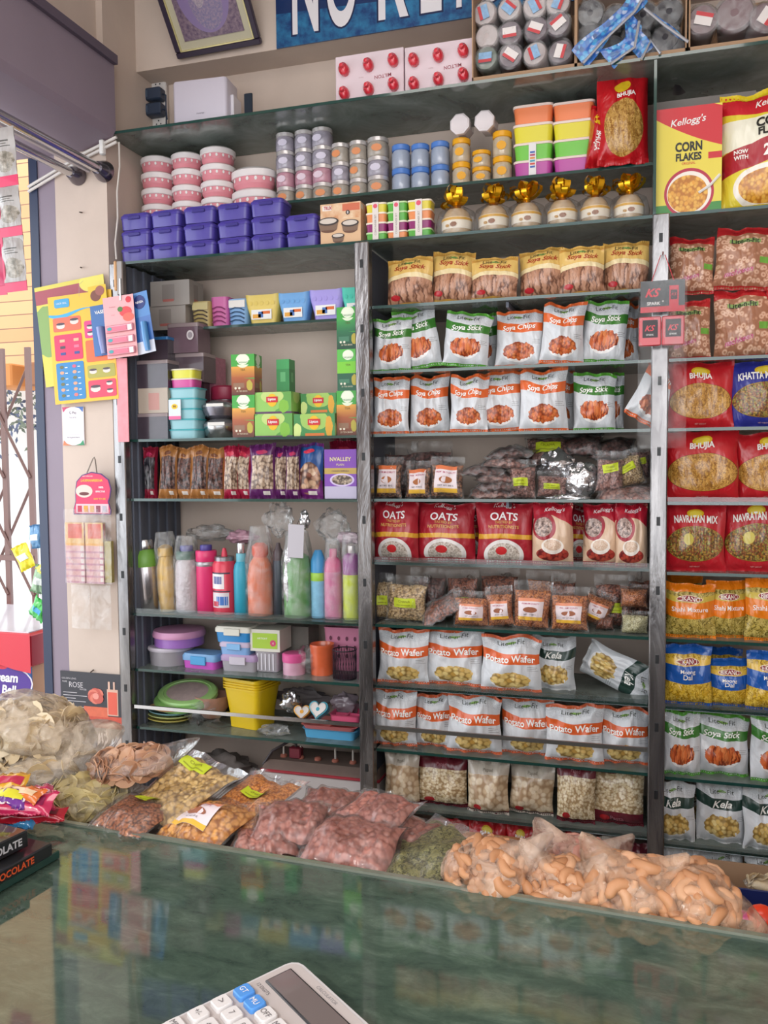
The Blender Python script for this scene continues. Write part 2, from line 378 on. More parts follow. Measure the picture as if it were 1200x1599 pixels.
struct(MB().box(-9, -2.15, -3, 6, -.1, -.02, M('#d5d2cd', .8, name='pale_paving', var=.15, vsc=3)).build('floor_outside'))
# bracket beams under the tiled canopy
for i, (x, c) in enumerate(((-3.72, '#c07c40'), (-3.42, '#8a5a3c'))):
    tag(MB().box(x-.09, x+.09, 4.3, 4.58, 1.98, 2.12, M(c, .6), .01).build('canopy_bracket'), ('orange brown' if i == 0 else 'dark brown')+' bracket under the tiled canopy outside the gate', 'bracket')
# tree / wire tangle seen through the gate
def foliage():
    b = MB(); rr = random.Random(4)
    for k in range(420):
        x = rr.uniform(-4.6, -3.7); z = 1.5+.55*rr.random()**.6 if x < -4.25 else rr.uniform(1.75, 2.1); p = Vector((x, 5.0+rr.uniform(-.2, .2), z)); d = Vector((rr.uniform(-1, 1), rr.uniform(-.4, .4), rr.uniform(-1, .6))).normalized()*.055; sd = d.cross(Vector((0, 1, 0))).normalized()*.012
        b.add([tuple(p), tuple(p+d*.5+sd), tuple(p+d), tuple(p+d*.5-sd)], [(0, 1, 2, 3)], M('#56607a' if k % 2 else '#6a7466', .7))
    o = b.build('shrub'); tag(o, 'tangle of dark grey leaves outside behind the folding gate', 'plant')
foliage()
def gate():
    t = empty('folding_gate', (-2.72, 3.34, 0)); mt = M('#7a5f5a', .5, name='gate_paint'); Y = 0
    xs = [-.45, -.19, 0.045]
    for x in (-.60, -.45, -.30, -.15, -.005):
        MB().box(x-.013, x+.013, -.008, .008, .05, 2.05, mt).build('upright', t)
    for z0 in (.35, .90, 1.45):
        for x0, x1 in ((-.60, -.30), (-.45, -.15), (-.30, -.005)):
            for a, c in ((z0, z0+.54), (z0+.54, z0)):
                yy = .014 if a < c else -.014
                MB().tube([(x0, yy, a), (x1, yy, c)], .0085, mt, 4).build('cross_bar', t)
    MB().box(-.75, .0, -.012, .012, 1.06, 1.085, mt).build('rail', t)
    tag(t, 'brown collapsible lattice gate across the bright side opening', 'gate')
gate()
# ---------------- wall racks ----------------
ZA, ZB, ZC, ZD, ZE, ZF, ZG, ZH, ZI, ZJ = 2.195, 1.99, 1.787, 1.589, 1.384, 1.183, .982, .783, .576, .384
ZT, ZU, YU = 2.635, 2.378, 2.71
def glass_shelf(parent, x0, x1, z, y0=2.6, y1=2.925, lip=0):
    b = MB(); b.box(x0, x1, y0+.002, y1, z-.004, z+.004, GLS); b.box(x0, x1, y0, y0+.002, z-.0045, z+.0045, GEDGE)
    o = b.build('glass_shelf', parent)
    if lip: MB().box(x0, x1, y0-.003, y0+.001, z-.004, z+lip, PLAST).build('glass_lip', o)
    return o
def post(parent, x0, x1, z1): 
    o = MB().box(x0, x1, 2.575, 2.612, .0, z1, CHROME, .003).build('post', parent)
    s = MB()
    for k in range(9): s.box((x0+x1)/2-.005, (x0+x1)/2+.005, 2.5735, 2.576, z1-.08-k*.2, z1-.055-k*.2, BLACK)
    s.build('slot_strip', o)
def brackets(parent, xs, zs):
    for x in xs:
        for z in zs:
            MB().box(x-.004, x+.004, 2.62, 2.9, z-.022, z-.0055, DGREY).build('bracket', parent)
rl = empty('wall_rack', (0, 0, 0)); tag(rl, 'left wall rack with glass shelves holding tea boxes and water bottles', 'rack', 'glass shelved wall racks')
rc = empty('wall_rack', (0, 0, 0)); tag(rc, 'central wall rack with glass shelves full of white snack pouches and nuts', 'rack', 'glass shelved wall racks')
rr_ = empty('wall_rack', (0, 0, 0)); tag(rr_, 'right wall rack with glass shelves of red and orange snack pouches', 'rack', 'glass shelved wall racks')
post(rl, -1.758, -1.714, 2.19); post(rc, -.872, -.825, 2.19); post(rc, .017, .063, 2.195)
post(rr_, 1.05, 1.095, 2.19)
glass_shelf(rl, -1.758, -.85, ZA)
for z, lp in ((1.587, 0), (1.382, 0), (.98, .022), (.783, 0), (.576, 0)): glass_shelf(rl, -1.712, -.874, z, lip=lp)
p0, p1 = at(300, 513, 2.74), at(555, 494, 2.74); ZS = float(p0[2]); glass_shelf(rl, -1.60, -.86, ZS, 2.74)
for z, lp in ((ZA, 0), (ZB, 0), (ZC, 0), (ZD, 0), (ZE, 0), (ZF, .02), (ZG, 0), (ZH, .018), (ZI, 0), (ZJ, .015)): glass_shelf(rc, -.823 if z != ZA else -.85, .016 if z != ZA else .03, z, lip=lp)
for z, lp in ((ZA, 0), (ZC, 0), (ZD, 0), (1.378, .018), (1.175, 0), (.98, 0), (.78, .015), (.571, 0), (.369, .015)): glass_shelf(rr_, .065 if z != ZA else .03, 1.05, z, lip=lp)
# ribbed dark side panel inside the left rack, thin side panels elsewhere
b = MB(); b.box(-1.716, -1.708, 2.613, 2.925, .1, 2.185, DGREY)
for k in range(5): b.box(-1.709, -1.700, 2.64+k*.06, 2.655+k*.06, .1, 2.185, DGREY)
b.build('side_panel', rl)
MB().box(-.853, -.846, 2.613, 2.925, .1, 2.185, DGREY).build('side_panel', rc)
MB().box(.036, .043, 2.613, 2.925, .1, 2.185, DGREY).build('side_panel', rr_)
MB().box(.018, .026, 2.6, 2.925, 2.2, 2.628, GEDGE).build('glass_divider', rc)
# front guard rails
MB().box(-1.712, -.874, 2.585, 2.592, .650, .662, STEEL).build('guard_rail', rl)
MB().box(-.823, .016, 2.585, 2.592, .648, .660, M('#8b8a86', .3, .8)).build('guard_rail', rc)
brackets(rc, (-.40,), (ZB, ZE)); 
# long loose glass shelves over the racks
o = MB(); o.box(-1.772, 1.2, 2.602, 2.925, ZT-.004, ZT+.004, GLS); o.box(-1.772, 1.2, 2.6, 2.602, ZT-.0045, ZT+.0045, GEDGE)
tag(o.build('glass_shelf'), 'topmost long glass shelf carrying router box and cartons', 'shelf')
o = MB(); o.box(-1.765, .017, YU+.002, 2.925, ZU-.004, ZU+.004, GLS); o.box(-1.765, .017, YU, YU+.002, ZU-.0045, ZU+.0045, GEDGE)
tag(o.build('glass_shelf'), 'glass shelf carrying small jars and pink bowls below the topmost shelf', 'shelf')
# side wall return between rack top and ceiling: recess behind the jars
# torn pink tape on the left post
def tape():
    p0, p1 = at(183, 560, 2.573), at(200, 690, 2.573)
    o = MB().box(p0[0]-.003, p1[0]+.005, 2.571, 2.5745, p1[2], p0[2], M('#e58f97', .5, var=.25, vsc=40), .0).build('tape_strip'); tag(o, 'torn pink tape strip stuck on the chrome post beside the black containers', 'tape')
tape()

# ---------------- pouches ----------------
def pouch_S(w, h, t, seed, cr=1.):
    def N(a, b, c): return noise.noise(Vector((a, b, c+seed*3.7)))
    def S(u, v, side, off=0.):
        uu = min(1, abs(u)); vv = min(1, max(0, (v-.035)/.93)); pin = math.sin(math.pi*vv)
        hw = w/2*(1-.055*pin**.6+.02*N(0, v*3, 2+u))
        th = t/2*(max(0, 1-uu**2.4))**.6*max(0, pin)**.5*(1.12-.3*v)
        ed = (1-uu**4)
        wr = cr*(N(u*1.8, v*2.4, side*4)*.010*pin + N(u*5, v*3.5, 9+side*4)*.0045*(.4+pin))*ed
        rp = cr*.0045*(math.sin(u*11+seed+3*N(u, v*2, 1))*(math.exp(-(1-v)*8)+math.exp(-v*8)))
        bend = cr*.012*N(u*1.1, v*1.2, 33)
        z = v*h + cr*.012*h/.2*N(u*1.5, 7, 5)*v*v
        return (u*hw+cr*.006*N(u, v*2, 21), side*(th+max(-th*.7, wr)+off)+rp+bend, z)
    return S
def pouch_meshes(w, h, t, seed, mat, decals=(), seal=None, cr=1., nu=20, nv=26):
    S = pouch_S(w, h, t, seed, cr); b = MB()
    b.grid(lambda a, c: S(a*2-1, c, -1), nu, nv, mat)
    # back face, wound the other way
    b.grid(lambda a, c: S(1-a*2, c, 1), nu, nv, mat)
    for d in decals:
        k = d[0]
        if k == 't':                                   # text: string, cu, cv, height(m), colour, opts
            _, s_, cu, cv, hh, col, op = d; vs, fs, tw = T2D(s_, op.get('bold', .015), op.get('shear', 0)); sx = hh
            if tw*hh > op.get('maxw', .9)*w: sx = op.get('maxw', .9)*w/tw
            ca, sa = math.cos(op.get('rot', 0)), math.sin(op.get('rot', 0)); out = []
            for x, y in vs:
                x, y = x*sx, y*hh; y += op.get('arc', 0)*(1-(2*x/w)**2)*w; x, y = x*ca-y*sa, x*sa+y*ca
                out.append(S((cu-.5)*2+x/(w/2), cv+y/h, -1, .0019))
            b.add(out, fs, M(col, .35))
        elif k == 'r':                                 # small conforming patch: u0,u1,v0,v1,colour
            _, u0, u1, v0, v1, col, off = d
            b.grid(lambda a, c: S(((u0+(u1-u0)*a)-.5)*2, v0+(v1-v0)*c, -1, off), 8, 5, col if not isinstance(col, str) else M(col, .45))
        elif k == 'e':
            _, cu, cv, ru, rv, col, off = d
            out = [S((cu-.5)*2, cv, -1, off)]; n = 18; fs = []
            for q in (.5, 1.):
                for i in range(n): a = 2*math.pi*i/n; out.append(S((cu+ru*q*math.cos(a)-.5)*2, cv+rv*q*math.sin(a), -1, off))
            for i in range(n): j = (i+1) % n; fs += [(0, 1+i, 1+j), (1+i, 1+n+i, 1+n+j, 1+j)]
            b.add(out, fs, M(col, .4) if isinstance(col, str) else col)
    body = b.mesh('pouch_body', 60); seals = []
    sm = seal or mat
    for (a, c, nm) in ((.955, 1.012, 'top_seal'), (-.012, .045, 'bottom_seal')):
        q = MB()
        def F(side):
            def f(i, j):
                u = i*2-1; v = a+(c-a)*j; p = S(u*.995, min(1, max(0, v)), side)
                zig = .0011*(1 if int(i*44) % 2 else -1)
                mid = S(u*.995, min(1, max(0, v)), 1); y = (p[1]+mid[1])/2 if False else p[1]+side*.0009
                return (p[0], y+zig, v*h+(p[2]-min(1, max(0, v))*h))
            return f
        q.grid(F(-1), 44, 2, sm); q.grid(lambda i, j: F(1)(1-i, j), 44, 2, sm); seals.append(q.mesh(nm, 60))
    return body, seals
DES = {}
def design(name, w, h, t, mat, decals=(), seal=None, nvar=3, cr=1., obj='snack_pouch', **k):
    DES[name] = dict(w=w, h=h, t=t, obj=obj, vars=None, args=(mat, decals, seal), nvar=nvar, cr=cr, k=k)
def spawn(name, loc, w, h, rot=(0, 0, 0), label=None, cat='pouch', group=None, var=None, oname=None, ts=1.):
    D = DES[name]
    if D['vars'] is None:
        D['vars'] = [pouch_meshes(D['w'], D['h'], D['t'], hash_(name)+i*5, D['args'][0], D['args'][1], D['args'][2], D['cr'], **D['k']) for i in range(D['nvar'])]; D['i'] = 0
    i = D['i'] if var is None else var; D['i'] = D['i']+1
    body, seals = D['vars'][i % D['nvar']]
    o = put(body, oname or D['obj'], None, loc, rot, (w/D['w'], ts, h/D['h']))
    for s_, nm in zip(seals, ('top_seal', 'bottom_seal')): put(s_, nm, o)
    return tag(o, label, cat, group)
def hash_(s): return sum(ord(c)*(i+3) for i, c in enumerate(s)) % 97
def place(name, x0, x1, yt, zb, label, Y=2.665, tilt=0, lean=-3, yaw=0, group=None, cat='pouch', var=None, yb=None, oname=None, ts=1.):
    """put a standing pouch on the shelf at height zb, its left/right edges and top as seen"""
    ym = yt+55
    a, c = at(x0, ym, Y), at(x1, ym, Y); w = float(c[0]-a[0])*1.02; z0 = zb+.005
    top = float(at((x0+x1)/2, yt, Y)[2]); h = (top-z0)*1.0
    if tilt: h = h-.5*w*abs(math.sin(R(tilt)))*.6; w *= math.cos(R(tilt)); z0 += .5*w*abs(math.sin(R(tilt)))
    return spawn(name, (float(a[0]+c[0])/2+ (h/2*math.sin(R(tilt)) if 0 else 0), Y, z0), w, h, (R(lean), R(tilt), R(yaw)), label, cat, group, var, oname, ts)

LOGO = ('t', 'Lite-n-Fit', .5, .885, .015, '#2c2f26', {'maxw': .56, 'bold': .0})
LG = ('e', .5, .88, .09, .020, '#8fb860', .0007)
CRISP = ('food', 'sticks', 150, ['#7a2a12', '#b5481f', '#d9703a', '#e0884f'])
CHIP = ('food', 'cells', 95, ['#8c3a18', '#c9602e', '#de8246', '#b84a20'])
POT = ('food', 'cells', 70, ['#97763a', '#dcb765', '#ecd491', '#c99d4c'])
SILV = '#d3d5d9'
def wpat(): return (('band', .80, .955), ('noise', 260, '#b9bcc2', '#dcdee1'))
def lite(nm, band, txt, fd, fe, seal, bv=(.60, .76), tcol='#f7f5f0', shear=.25, cu=.5):
    m = PRINT(nm+'_print', SILV, [wpat(), (('ell', fe[0], fe[1]-.05, fe[2]*.92, fe[3]*.95), '#f3efee'), (('ell', fe[0], fe[1], fe[2], fe[3], 55), fd),
                                (('band', bv[0], bv[1], -.25, .06), band), (('band', .97, 1.1), seal), (('band', -.1, .015), seal),
                                (('rect', .80, .97, .40, .405), '#555555'), (('rect', .80, .94, .43, .435), '#555555'), (('rect', .80, .96, .46, .465), '#555555')], (.17, .21), .3, .5)
    design(nm, .17, .21, .062, m, [LG, LOGO, ('t', txt, cu, (bv[0]+bv[1])/2+.005, .026, tcol, {'maxw': .88, 'shear': shear, 'bold': .02, 'rot': .03})], M(seal, .35, coat=.3), cr=1.45)
lite('soya_stick_green', '#3b7a2c', 'Soya Stick', CRISP, (.5, .34, .33, .17), '#58a038')
lite('soya_chips_orange', '#df6730', 'Soya Chips', CHIP, (.5, .28, .34, .15), '#e06a34')
lite('potato_wafer', '#e0622a', 'Potato Wafer', POT, (.5, .20, .32, .15), '#dd6a40', (.50, .69), shear=0)
lite('kela', '#1f3a33', 'Kela', POT, (.5, .30, .35, .19), '#c9cbcc', (.58, .76), shear=.35)
m = PRINT('brown_stick_print', '#c79344', [(('band', .07, .66, .35), ('food', 'sticks', 105, ['#6a4230', '#a87456', '#c4947a', '#b58468'])), (('band', .56, .66, .3), '#e9d5a6'), (('band', .66, .955, .25), '#dfb868'), (('ell', .22, .16, .11, .055), '#b8202b')], (.16, .2), .3, .55)
design('soya_stick_brown', .16, .2, .06, m, [LG, LOGO, ('t', 'Soya Stick', .52, .765, .025, '#a82a1c', {'maxw': .84, 'shear': .3, 'bold': .015, 'rot': -.05})], M('#caa04e', .35))
# oats
m = PRINT('oats_print', '#a61e2d', [(('band', .41, .49, .1), '#d9a02c'), (('ell', .5, .13, .36, .26), '#e6e0dc'), (('ell', .5, .13, .29, .20), ('food', 'cells', 160, ['#a39488', '#cdbfb2', '#ddd2c8', '#bfb0a2'])), (('ell', .46, .20, .10, .07), '#c5282c')], (.22, .24), .35, .5)
design('oats_red', .22, .24, .085, m, [('t', "Kellogg's", .5, .955, .022, '#f1e7e7', {'maxw': .6, 'shear': .3, 'bold': .01}), ('t', 'OATS', .5, .78, .032, '#f5efef', {'maxw': .48, 'bold': .02}), ('t', 'TASTED BY', .5, .68, .010, '#d9a85c', {'maxw': .35}), ('t', 'NUTRITIONISTS', .5, .605, .013, '#d9a85c', {'maxw': .55})], M('#a81c2b', .35))
m = PRINT('muesli_print', '#d8b79a', [(('band', .80, 1.1, .5, .1), '#b3182e'), (('ell', .3, .62, .30, .22), '#a01c30'), (('ell', .28, .62, .23, .16), ('noise', 90, '#4a3230', '#d7bcb0')), (('ell', .5, .17, .40, .12), ('food', 'cells', 80, ['#6d1b1c', '#a8322c', '#c2503c', '#8a2420'])), (('ell', .5, .30, .27, .13), '#efe4da'), (('ell', .5, .32, .21, .09), ('noise', 200, '#c9a184', '#e9d5c2'))], (.14, .24), .35, .5)
design('muesli_beige', .14, .24, .075, m, [('t', "Kellogg's", .55, .90, .02, '#f1e7e7', {'maxw': .75, 'shear': .3, 'bold': .01, 'rot': .08})], M('#a5182a', .35))
# ring fryums
m = PRINT('ring_print', ('food', 'rings', 52, ['#a87358', '#cc9a7e', '#e6c0a6']), [(('band', .90, 1.1, .2), '#b8262a'), (('rect', .78, .98, .40, .50), '#6fae42'), (('rect', .22, .78, .735, .80), '#8aa860')], (.2, .24), .28, .55)
design('ring_snack', .2, .24, .08, m, [('t', 'Lite-n-Fit', .5, .77, .02, '#2a2622', {'maxw': .55}), ('t', 'nachkeen', .42, .25, .02, '#c7477f', {'maxw': .7, 'shear': .4, 'rot': .25, 'bold': .02}), ('t', 'nachkeen', .425, .255, .018, '#e9c6d4', {'maxw': .66, 'shear': .4, 'rot': .25, 'bold': -.005})], M('#b8262a', .35))
SEV = ('food', 'sev', 260, ['#8a5a22', '#c0883a', '#d9a857', '#b07830'])
MIX = ('food', 'cells', 190, ['#5a4020', '#b8913c', '#8a3f2c', '#9aa04a'])
def red_win(nm, base, fd, txt, win=(.5, .41, .48, .265), w=.21, h=.2, extra=(), tmw=.55, arc=.03, tv=.755):
    m = PRINT(nm+'_print', base, [(('ell', win[0], win[1], win[2]*1.02, win[3]*1.03), '#2a1c14'), (('ell', win[0], win[1], win[2]*1.005, win[3]*1.012), '#d8a830'), (('ell', win[0], win[1], win[2], win[3]), fd)]+list(extra), (w, h), .28, .55)
    design(nm, w, h, .06, m, [('e', .5, .87, .145, .065, '#dcb41e', .0009), ('e', .5, .87, .11, .042, '#e9cf46', .0013), ('t', txt, .5, tv, .023, '#f3eee8', {'maxw': tmw, 'bold': .03, 'arc': arc}), ('t', 'NET WEIGHT', .5, .06, .004, '#e8b8b0', {'maxw': .3, 'bold': 0})], M(base, .35))
red_win('bhujia', '#bd1c26', SEV, 'BHUJIA'); red_win('khatta', '#2b2f8c', MIX, 'KHATTA MEETHA', tmw=.8)
red_win('navratan', '#b81c28', MIX, 'NAVRATAN MIX', tmw=.72, extra=[(('ell', .38, .48, .09, .09), '#c9b850')])
m = PRINT('bhujia_tall_print', '#b8141e', [(('ell', .5, .36, .40, .30), ('food', 'sev', 230, ['#8a5a22', '#b3863e', '#cfa45c', '#a87a34']))], (.16, .3), .28, .6)
design('bhujia_tall', .16, .3, .085, m, [('e', .48, .80, .18, .06, '#dcb41e', .0009), ('t', 'BHUJIA', .56, .70, .02, '#f3eee8', {'maxw': .6, 'bold': .03})], M('#b8141e', .35))
m = PRINT('bhujia_side_print', '#b8141e', [], (.09, .3), .28, .6)
design('bhujia_side', .09, .3, .09, m, [('e', .5, .72, .3, .10, '#dcb41e', .0009), ('t', 'BHUJIA', .5, .36, .028, '#f3eee8', {'maxw': 1.2, 'bold': .03, 'rot': R(-90)})], M('#b8141e', .35))
def bik(nm, c1, c2, txts, fd):
    m = PRINT(nm+'_print', ('food', 'sev', 170, fd), [(('band', .36, .66, -.25), c1), (('band', .66, .76, -.2), c2), (('band', .86, 1.1), c1)], (.17, .22), .22, .6)
    design(nm, .17, .22, .062, m, [('e', .5, .735, .27, .065, '#e9d2a8', .0008), ('e', .5, .735, .25, .055, '#8c1a2c', .0012), ('t', 'BIKANO', .5, .735, .019, '#f3e9e2', {'maxw': .42, 'bold': .01})]+[('t', s_, .5, v_, .019, '#f2ede6', {'maxw': .72, 'bold': .01}) for s_, v_ in txts], M(c1, .3))
bik('bikano_orange', '#e27a14', '#c9b04a', [('Shahi Mixture', .54)], ['#6a5a20', '#b9a04a', '#cdb868', '#a08a3c'])
bik('bikano_blue', '#1f57a8', '#e2b848', [('Moong', .56), ('Dal', .48)], ['#9a7414', '#d8ae2c', '#e8c658', '#c89a20'])
def pellet(nm, topm, food_, flip=False):
    m = PRINT(nm+'_print', food_, [(('band', .78 if not flip else -.1, 1.1 if not flip else .26, .1), '#6b1f2c' if topm else '#c9bfb2'), (('band', -.1, .07) if not flip else ('band', .97, 1.1), '#5b1a26'), (('ell', .25, .12, .10, .06), '#b81e28')], (.17, .2), .25, .5)
    design(nm, .17, .2, .07, m, [('t', 'Pasta' if flip else 'Papad', .5, .86 if not flip else .13, .016, '#a0606a' if topm else '#8d8478', {'maxw': .5})], M('#6b1f2c' if topm else '#cfc6ba', .3))
PAP = ('food', 'cells', 48, ['#b09272', '#dcc6a6', '#e8d8be', '#cfb592']); PST = ('food', 'cells', 115, ['#a98c66', '#dcc7a0', '#ebdcbe', '#d0b88c'])
pellet('papad_clear', False, PAP); pellet('pasta_maroon', True, PST); pellet('pasta_flip', True, PST, True)
# ---------------- central rack: rows of pouches ----------------
def row(items, zb, where, grp, **k):
    """items: (design, x0, x1, ytop, look[, tilt[, behind-label]])"""
    n = sum(1 for q in items if len(q) < 7); i = 0
    for q in items:
        d, x0, x1, yt, lk = q[:5]; tl = q[5] if len(q) > 5 else 0
        if len(q) > 6: place(d, x0, x1, yt, zb, q[6], Y=2.77, tilt=tl, group=grp, **k)
        else: place(d, x0, x1, yt, zb, lk+', '+ordl(i, n)+' '+where, **dict(dict(Y=2.648+.026*(i % 2)), **({} if 'Y' not in k else dict(Y=k['Y']-.012+.024*(i % 2)))), tilt=tl, group=grp, **{a: c for a, c in k.items() if a != 'Y'}); i += 1
G, O = 'soya_stick_green', 'soya_chips_orange'
S1 = 'soya_stick_brown'
row([(S1, 604, 676, 402, 'tan pouch of brown sticks'), (S1, 671, 737, 395, 'tan pouch of brown sticks', 5), (S1, 736, 808, 403, 'tan pouch of brown sticks', 2), (S1, 812, 884, 389, 'tan pouch of brown sticks', -2), (S1, 874, 944, 385, 'tan pouch of brown sticks'), (S1, 941, 1012, 379, 'tan pouch of brown sticks', 2)],
    ZB, 'on the top shelf of the central rack', 'tan stick pouches')
row([(G, 583, 643, 496, 'white green-banded pouch'), (G, 624, 692, 485, 'white green-banded pouch', -8), (G, 690, 762, 490, 'white green-banded pouch', 6), (O, 775, 848, 486, 'white orange-banded pouch'), (O, 843, 910, 475, 'white orange-banded pouch', 4), (G, 907, 976, 470, 'white green-banded pouch', 4),
     (G, 738, 777, 492, '', 0, 'white green-banded pouch partly hidden behind the third one, second central shelf'), (O, 955, 998, 478, '', 0, 'white orange-banded pouch half hidden at the right end, second central shelf')],
    ZC, "in the central rack's second row", 'white pouches on the second shelf')
row([(O, 583, 640, 590, 'white orange-banded pouch'), (O, 641, 702, 587, 'white orange-banded pouch'), (O, 702, 762, 589, 'white orange-banded pouch', 2), (O, 749, 817, 582, 'white orange-banded pouch', -3), (O, 812, 886, 577, 'white orange-banded pouch'), (G, 896, 962, 583, 'white green-banded pouch'),
     (O, 858, 898, 578, '', 0, 'white orange-banded pouch tucked behind the fifth one, third central shelf'), (G, 940, 975, 582, '', 0, 'white green-banded pouch tucked behind the front green one, third central shelf')],
    ZD, "in the central rack's third row", 'white pouches on the third shelf')
p = at(990, 640, 2.66); spawn(O, (float(p[0])+.02, 2.66, ZD+.03), .12, .19, (0, R(28), R(20)), 'crumpled white orange-banded pouch leaning sideways at the right end, third central shelf', 'pouch')
row([('oats_red', 583, 655, 785, 'big red oats bag'), ('oats_red', 651, 742, 787, 'big red oats bag'), ('oats_red', 745, 833, 786, 'big red oats bag')], ZF, 'on the red cereal shelf', 'red oats bags', Y=2.68)
row([('muesli_beige', 832, 896, 787, 'beige and red cereal bag'), ('muesli_beige', 911, 968, 787, 'beige and red cereal bag'), ('muesli_beige', 961, 1012, 789, 'beige and red cereal bag')], ZF, 'of three beside the oats bags', 'beige cereal bags', Y=2.665)
place('oats_red', 884, 932, 792, ZF, 'dark red bag standing in shadow between the beige cereal bags', Y=2.79)
place('oats_red', 712, 760, 790, ZF, 'red oats bag mostly hidden behind the second and third oats bags', Y=2.80)
PW = 'potato_wafer'; lk = 'white wafer pouch'
row([(PW, 591, 670, 984, lk), (PW, 664, 756, 982, lk), (PW, 752, 845, 994, lk)], ZH, 'on the upper wafer shelf', 'wafer pouches on the upper wafer shelf')
place('kela', 832, 898, 995, ZH, 'white pouch with dark green band beside wafer pouches on upper wafer shelf', Y=2.70)
p = at(962, 1058, 2.70); spawn('kela', (float(p[0])-.09, 2.74, ZH+.11), .12, .22, (0, R(112), R(-14)), 'silver pouch with dark band lying on its side alone at shelf end', 'pouch')
row([(PW, 583, 651, 1077, lk), (PW, 649, 708, 1084, lk), (PW, 699, 783, 1086, lk), (PW, 783, 865, 1092, lk), (PW, 853, 944, 1101, lk), (PW, 936, 1014, 1106, lk)], ZI, 'on the lower wafer shelf behind the rail', 'wafer pouches on the lower wafer shelf')
row([('papad_clear', 601, 655, 1176, 'clear bag of pale papad rounds'), ('pasta_maroon', 653, 731, 1182, 'maroon-topped bag of curls'), ('papad_clear', 730, 795, 1190, 'clear bag of pale papad rounds'), ('papad_clear', 796, 864, 1196, 'clear bag of pale papad rounds', 2), ('pasta_maroon', 869, 930, 1190, 'bag of white curls with red seal'), ('pasta_flip', 925, 1006, 1203, 'upside-down maroon bag of white curls')],
    ZJ, 'on the lowest central shelf', 'pellet bags on the lowest shelf')
# red bhujia bags standing on the base shelf under the rack
slab_ = MB().box(-.823, .016, 2.6, 2.92, .165, .18, M('#8d6a4c', .5, var=.15)); slab_.build('base_board', rc)
for i, (x0, x1, yt) in enumerate(((676, 732, 1281), (732, 792, 1285), (790, 838, 1290), (828, 873, 1298), (868, 915, 1303))):
    place('bhujia', x0, x1, yt, .18, 'red sev bag below the lowest shelf, '+ordl(i, 5)+' of the red row', group='red bags under the lowest shelf', Y=2.67)
place('papad_clear', 912, 970, 1308, .18, 'golden brown snack bag right of the red bags under the lowest shelf', Y=2.67)
place('pasta_maroon', 966, 1012, 1318, .18, 'dark maroon bag beside the right post below the lowest shelf', Y=2.67)
p = at(598, 1040, 2.8)

# ---------------- right rack ----------------
ROW = 'of the right rack'
row([('ring_snack', 1040, 1110, 468, 'clear red-topped bag of ring snacks'), ('ring_snack', 1116, 1206, 452, 'clear red-topped bag of ring snacks')], ZC, 'in the lower ring snack row', 'ring snack bags', Y=2.67)
place('ring_snack', 1198, 1285, 448, ZC, 'clear bag of ring snacks cut off by the frame, lower ring snack row', Y=2.67)
z2 = float(at(1100, 462, 2.68)[2])
place('ring_snack', 1042, 1114, 372, z2, 'clear bag of ring snacks stacked nearest the post, upper ring snack row', Y=2.68, tilt=2)
place('ring_snack', 1113, 1203, 358, z2, 'clear bag of ring snacks with folded red top, second in upper row', Y=2.68, tilt=5)
place('ring_snack', 1196, 1285, 360, z2, 'clear bag of ring snacks cut off by the frame, upper row', Y=2.68)
place('bhujia', 1044, 1146, 567, ZD, 'red bag with oval window of fine noodles, above the other sev bag', Y=2.655, group=None)
place('khatta', 1142, 1245, 565, ZD, 'dark blue mixture bag with yellow oval on the right rack', Y=2.66)
place('bhujia', 1040, 1155, 674, 1.378, 'red bag with large oval noodle window, directly above the mixture bags', Y=2.655)
place('bhujia', 1148, 1255, 678, 1.378, 'darker red noodle bag at the frame edge above the mixture bags', Y=2.68)
row([('navratan', 1038, 1134, 788, 'red bag with window of nut mixture'), ('navratan', 1130, 1232, 784, 'red bag with window of nut mixture')], 1.175, 'of two on the right rack', 'red mixture bags', Y=2.66)
BO, BB = 'bikano_orange', 'bikano_blue'
row([(BO, 1038, 1118, 912, 'orange namkeen bag'), (BO, 1104, 1171, 908, 'orange namkeen bag'), (BO, 1164, 1245, 904, 'orange namkeen bag')], .98, 'in the orange row', 'orange namkeen bags', Y=2.65)
place(BO, 1042, 1098, 898, .98, 'orange namkeen bag mostly hidden behind the front left orange one', Y=2.78)
row([(BB, 1037, 1112, 1008, 'blue dal bag'), (BB, 1104, 1173, 1030, 'blue dal bag'), (BB, 1166, 1240, 1018, 'blue dal bag')], .78, 'in the blue row', 'blue dal bags', Y=2.65)
place(BB, 1100, 1160, 1012, .78, 'blue dal bag peeking out behind the front middle blue bag', Y=2.78)
row([(G, 1034, 1095, 1113, 'white green-banded pouch'), (G, 1086, 1170, 1116, 'white green-banded pouch'), (G, 1173, 1255, 1119, 'white green-banded pouch')], .571, 'below the blue dal bags', 'green-banded pouches on the right rack', Y=2.65)
row([('kela', 1018, 1086, 1222, 'white pouch with dark green band'), ('kela', 1088, 1167, 1223, 'white pouch with dark green band'), ('kela', 1160, 1240, 1231, 'white pouch with dark green band')], .369, "in the right rack's lowest full row", 'dark-banded pouches on the right rack', Y=2.65)
place('kela', 1062, 1100, 1224, .369, 'dark-banded pouch in shadow behind the first two dark-banded pouches', Y=2.78)
MB().box(.065, 1.05, 2.6, 2.92, .15, .165, M('#8d6a4c', .5, var=.15)).build('base_board', rr_)
row([('kela', 1030, 1094, 1326, 'white pouch top'), ('kela', 1091, 1161, 1330, 'white pouch top'), ('kela', 1163, 1235, 1333, 'white pouch top')], .165, 'showing above the cardboard box', 'pouches above the cardboard box', Y=2.65)

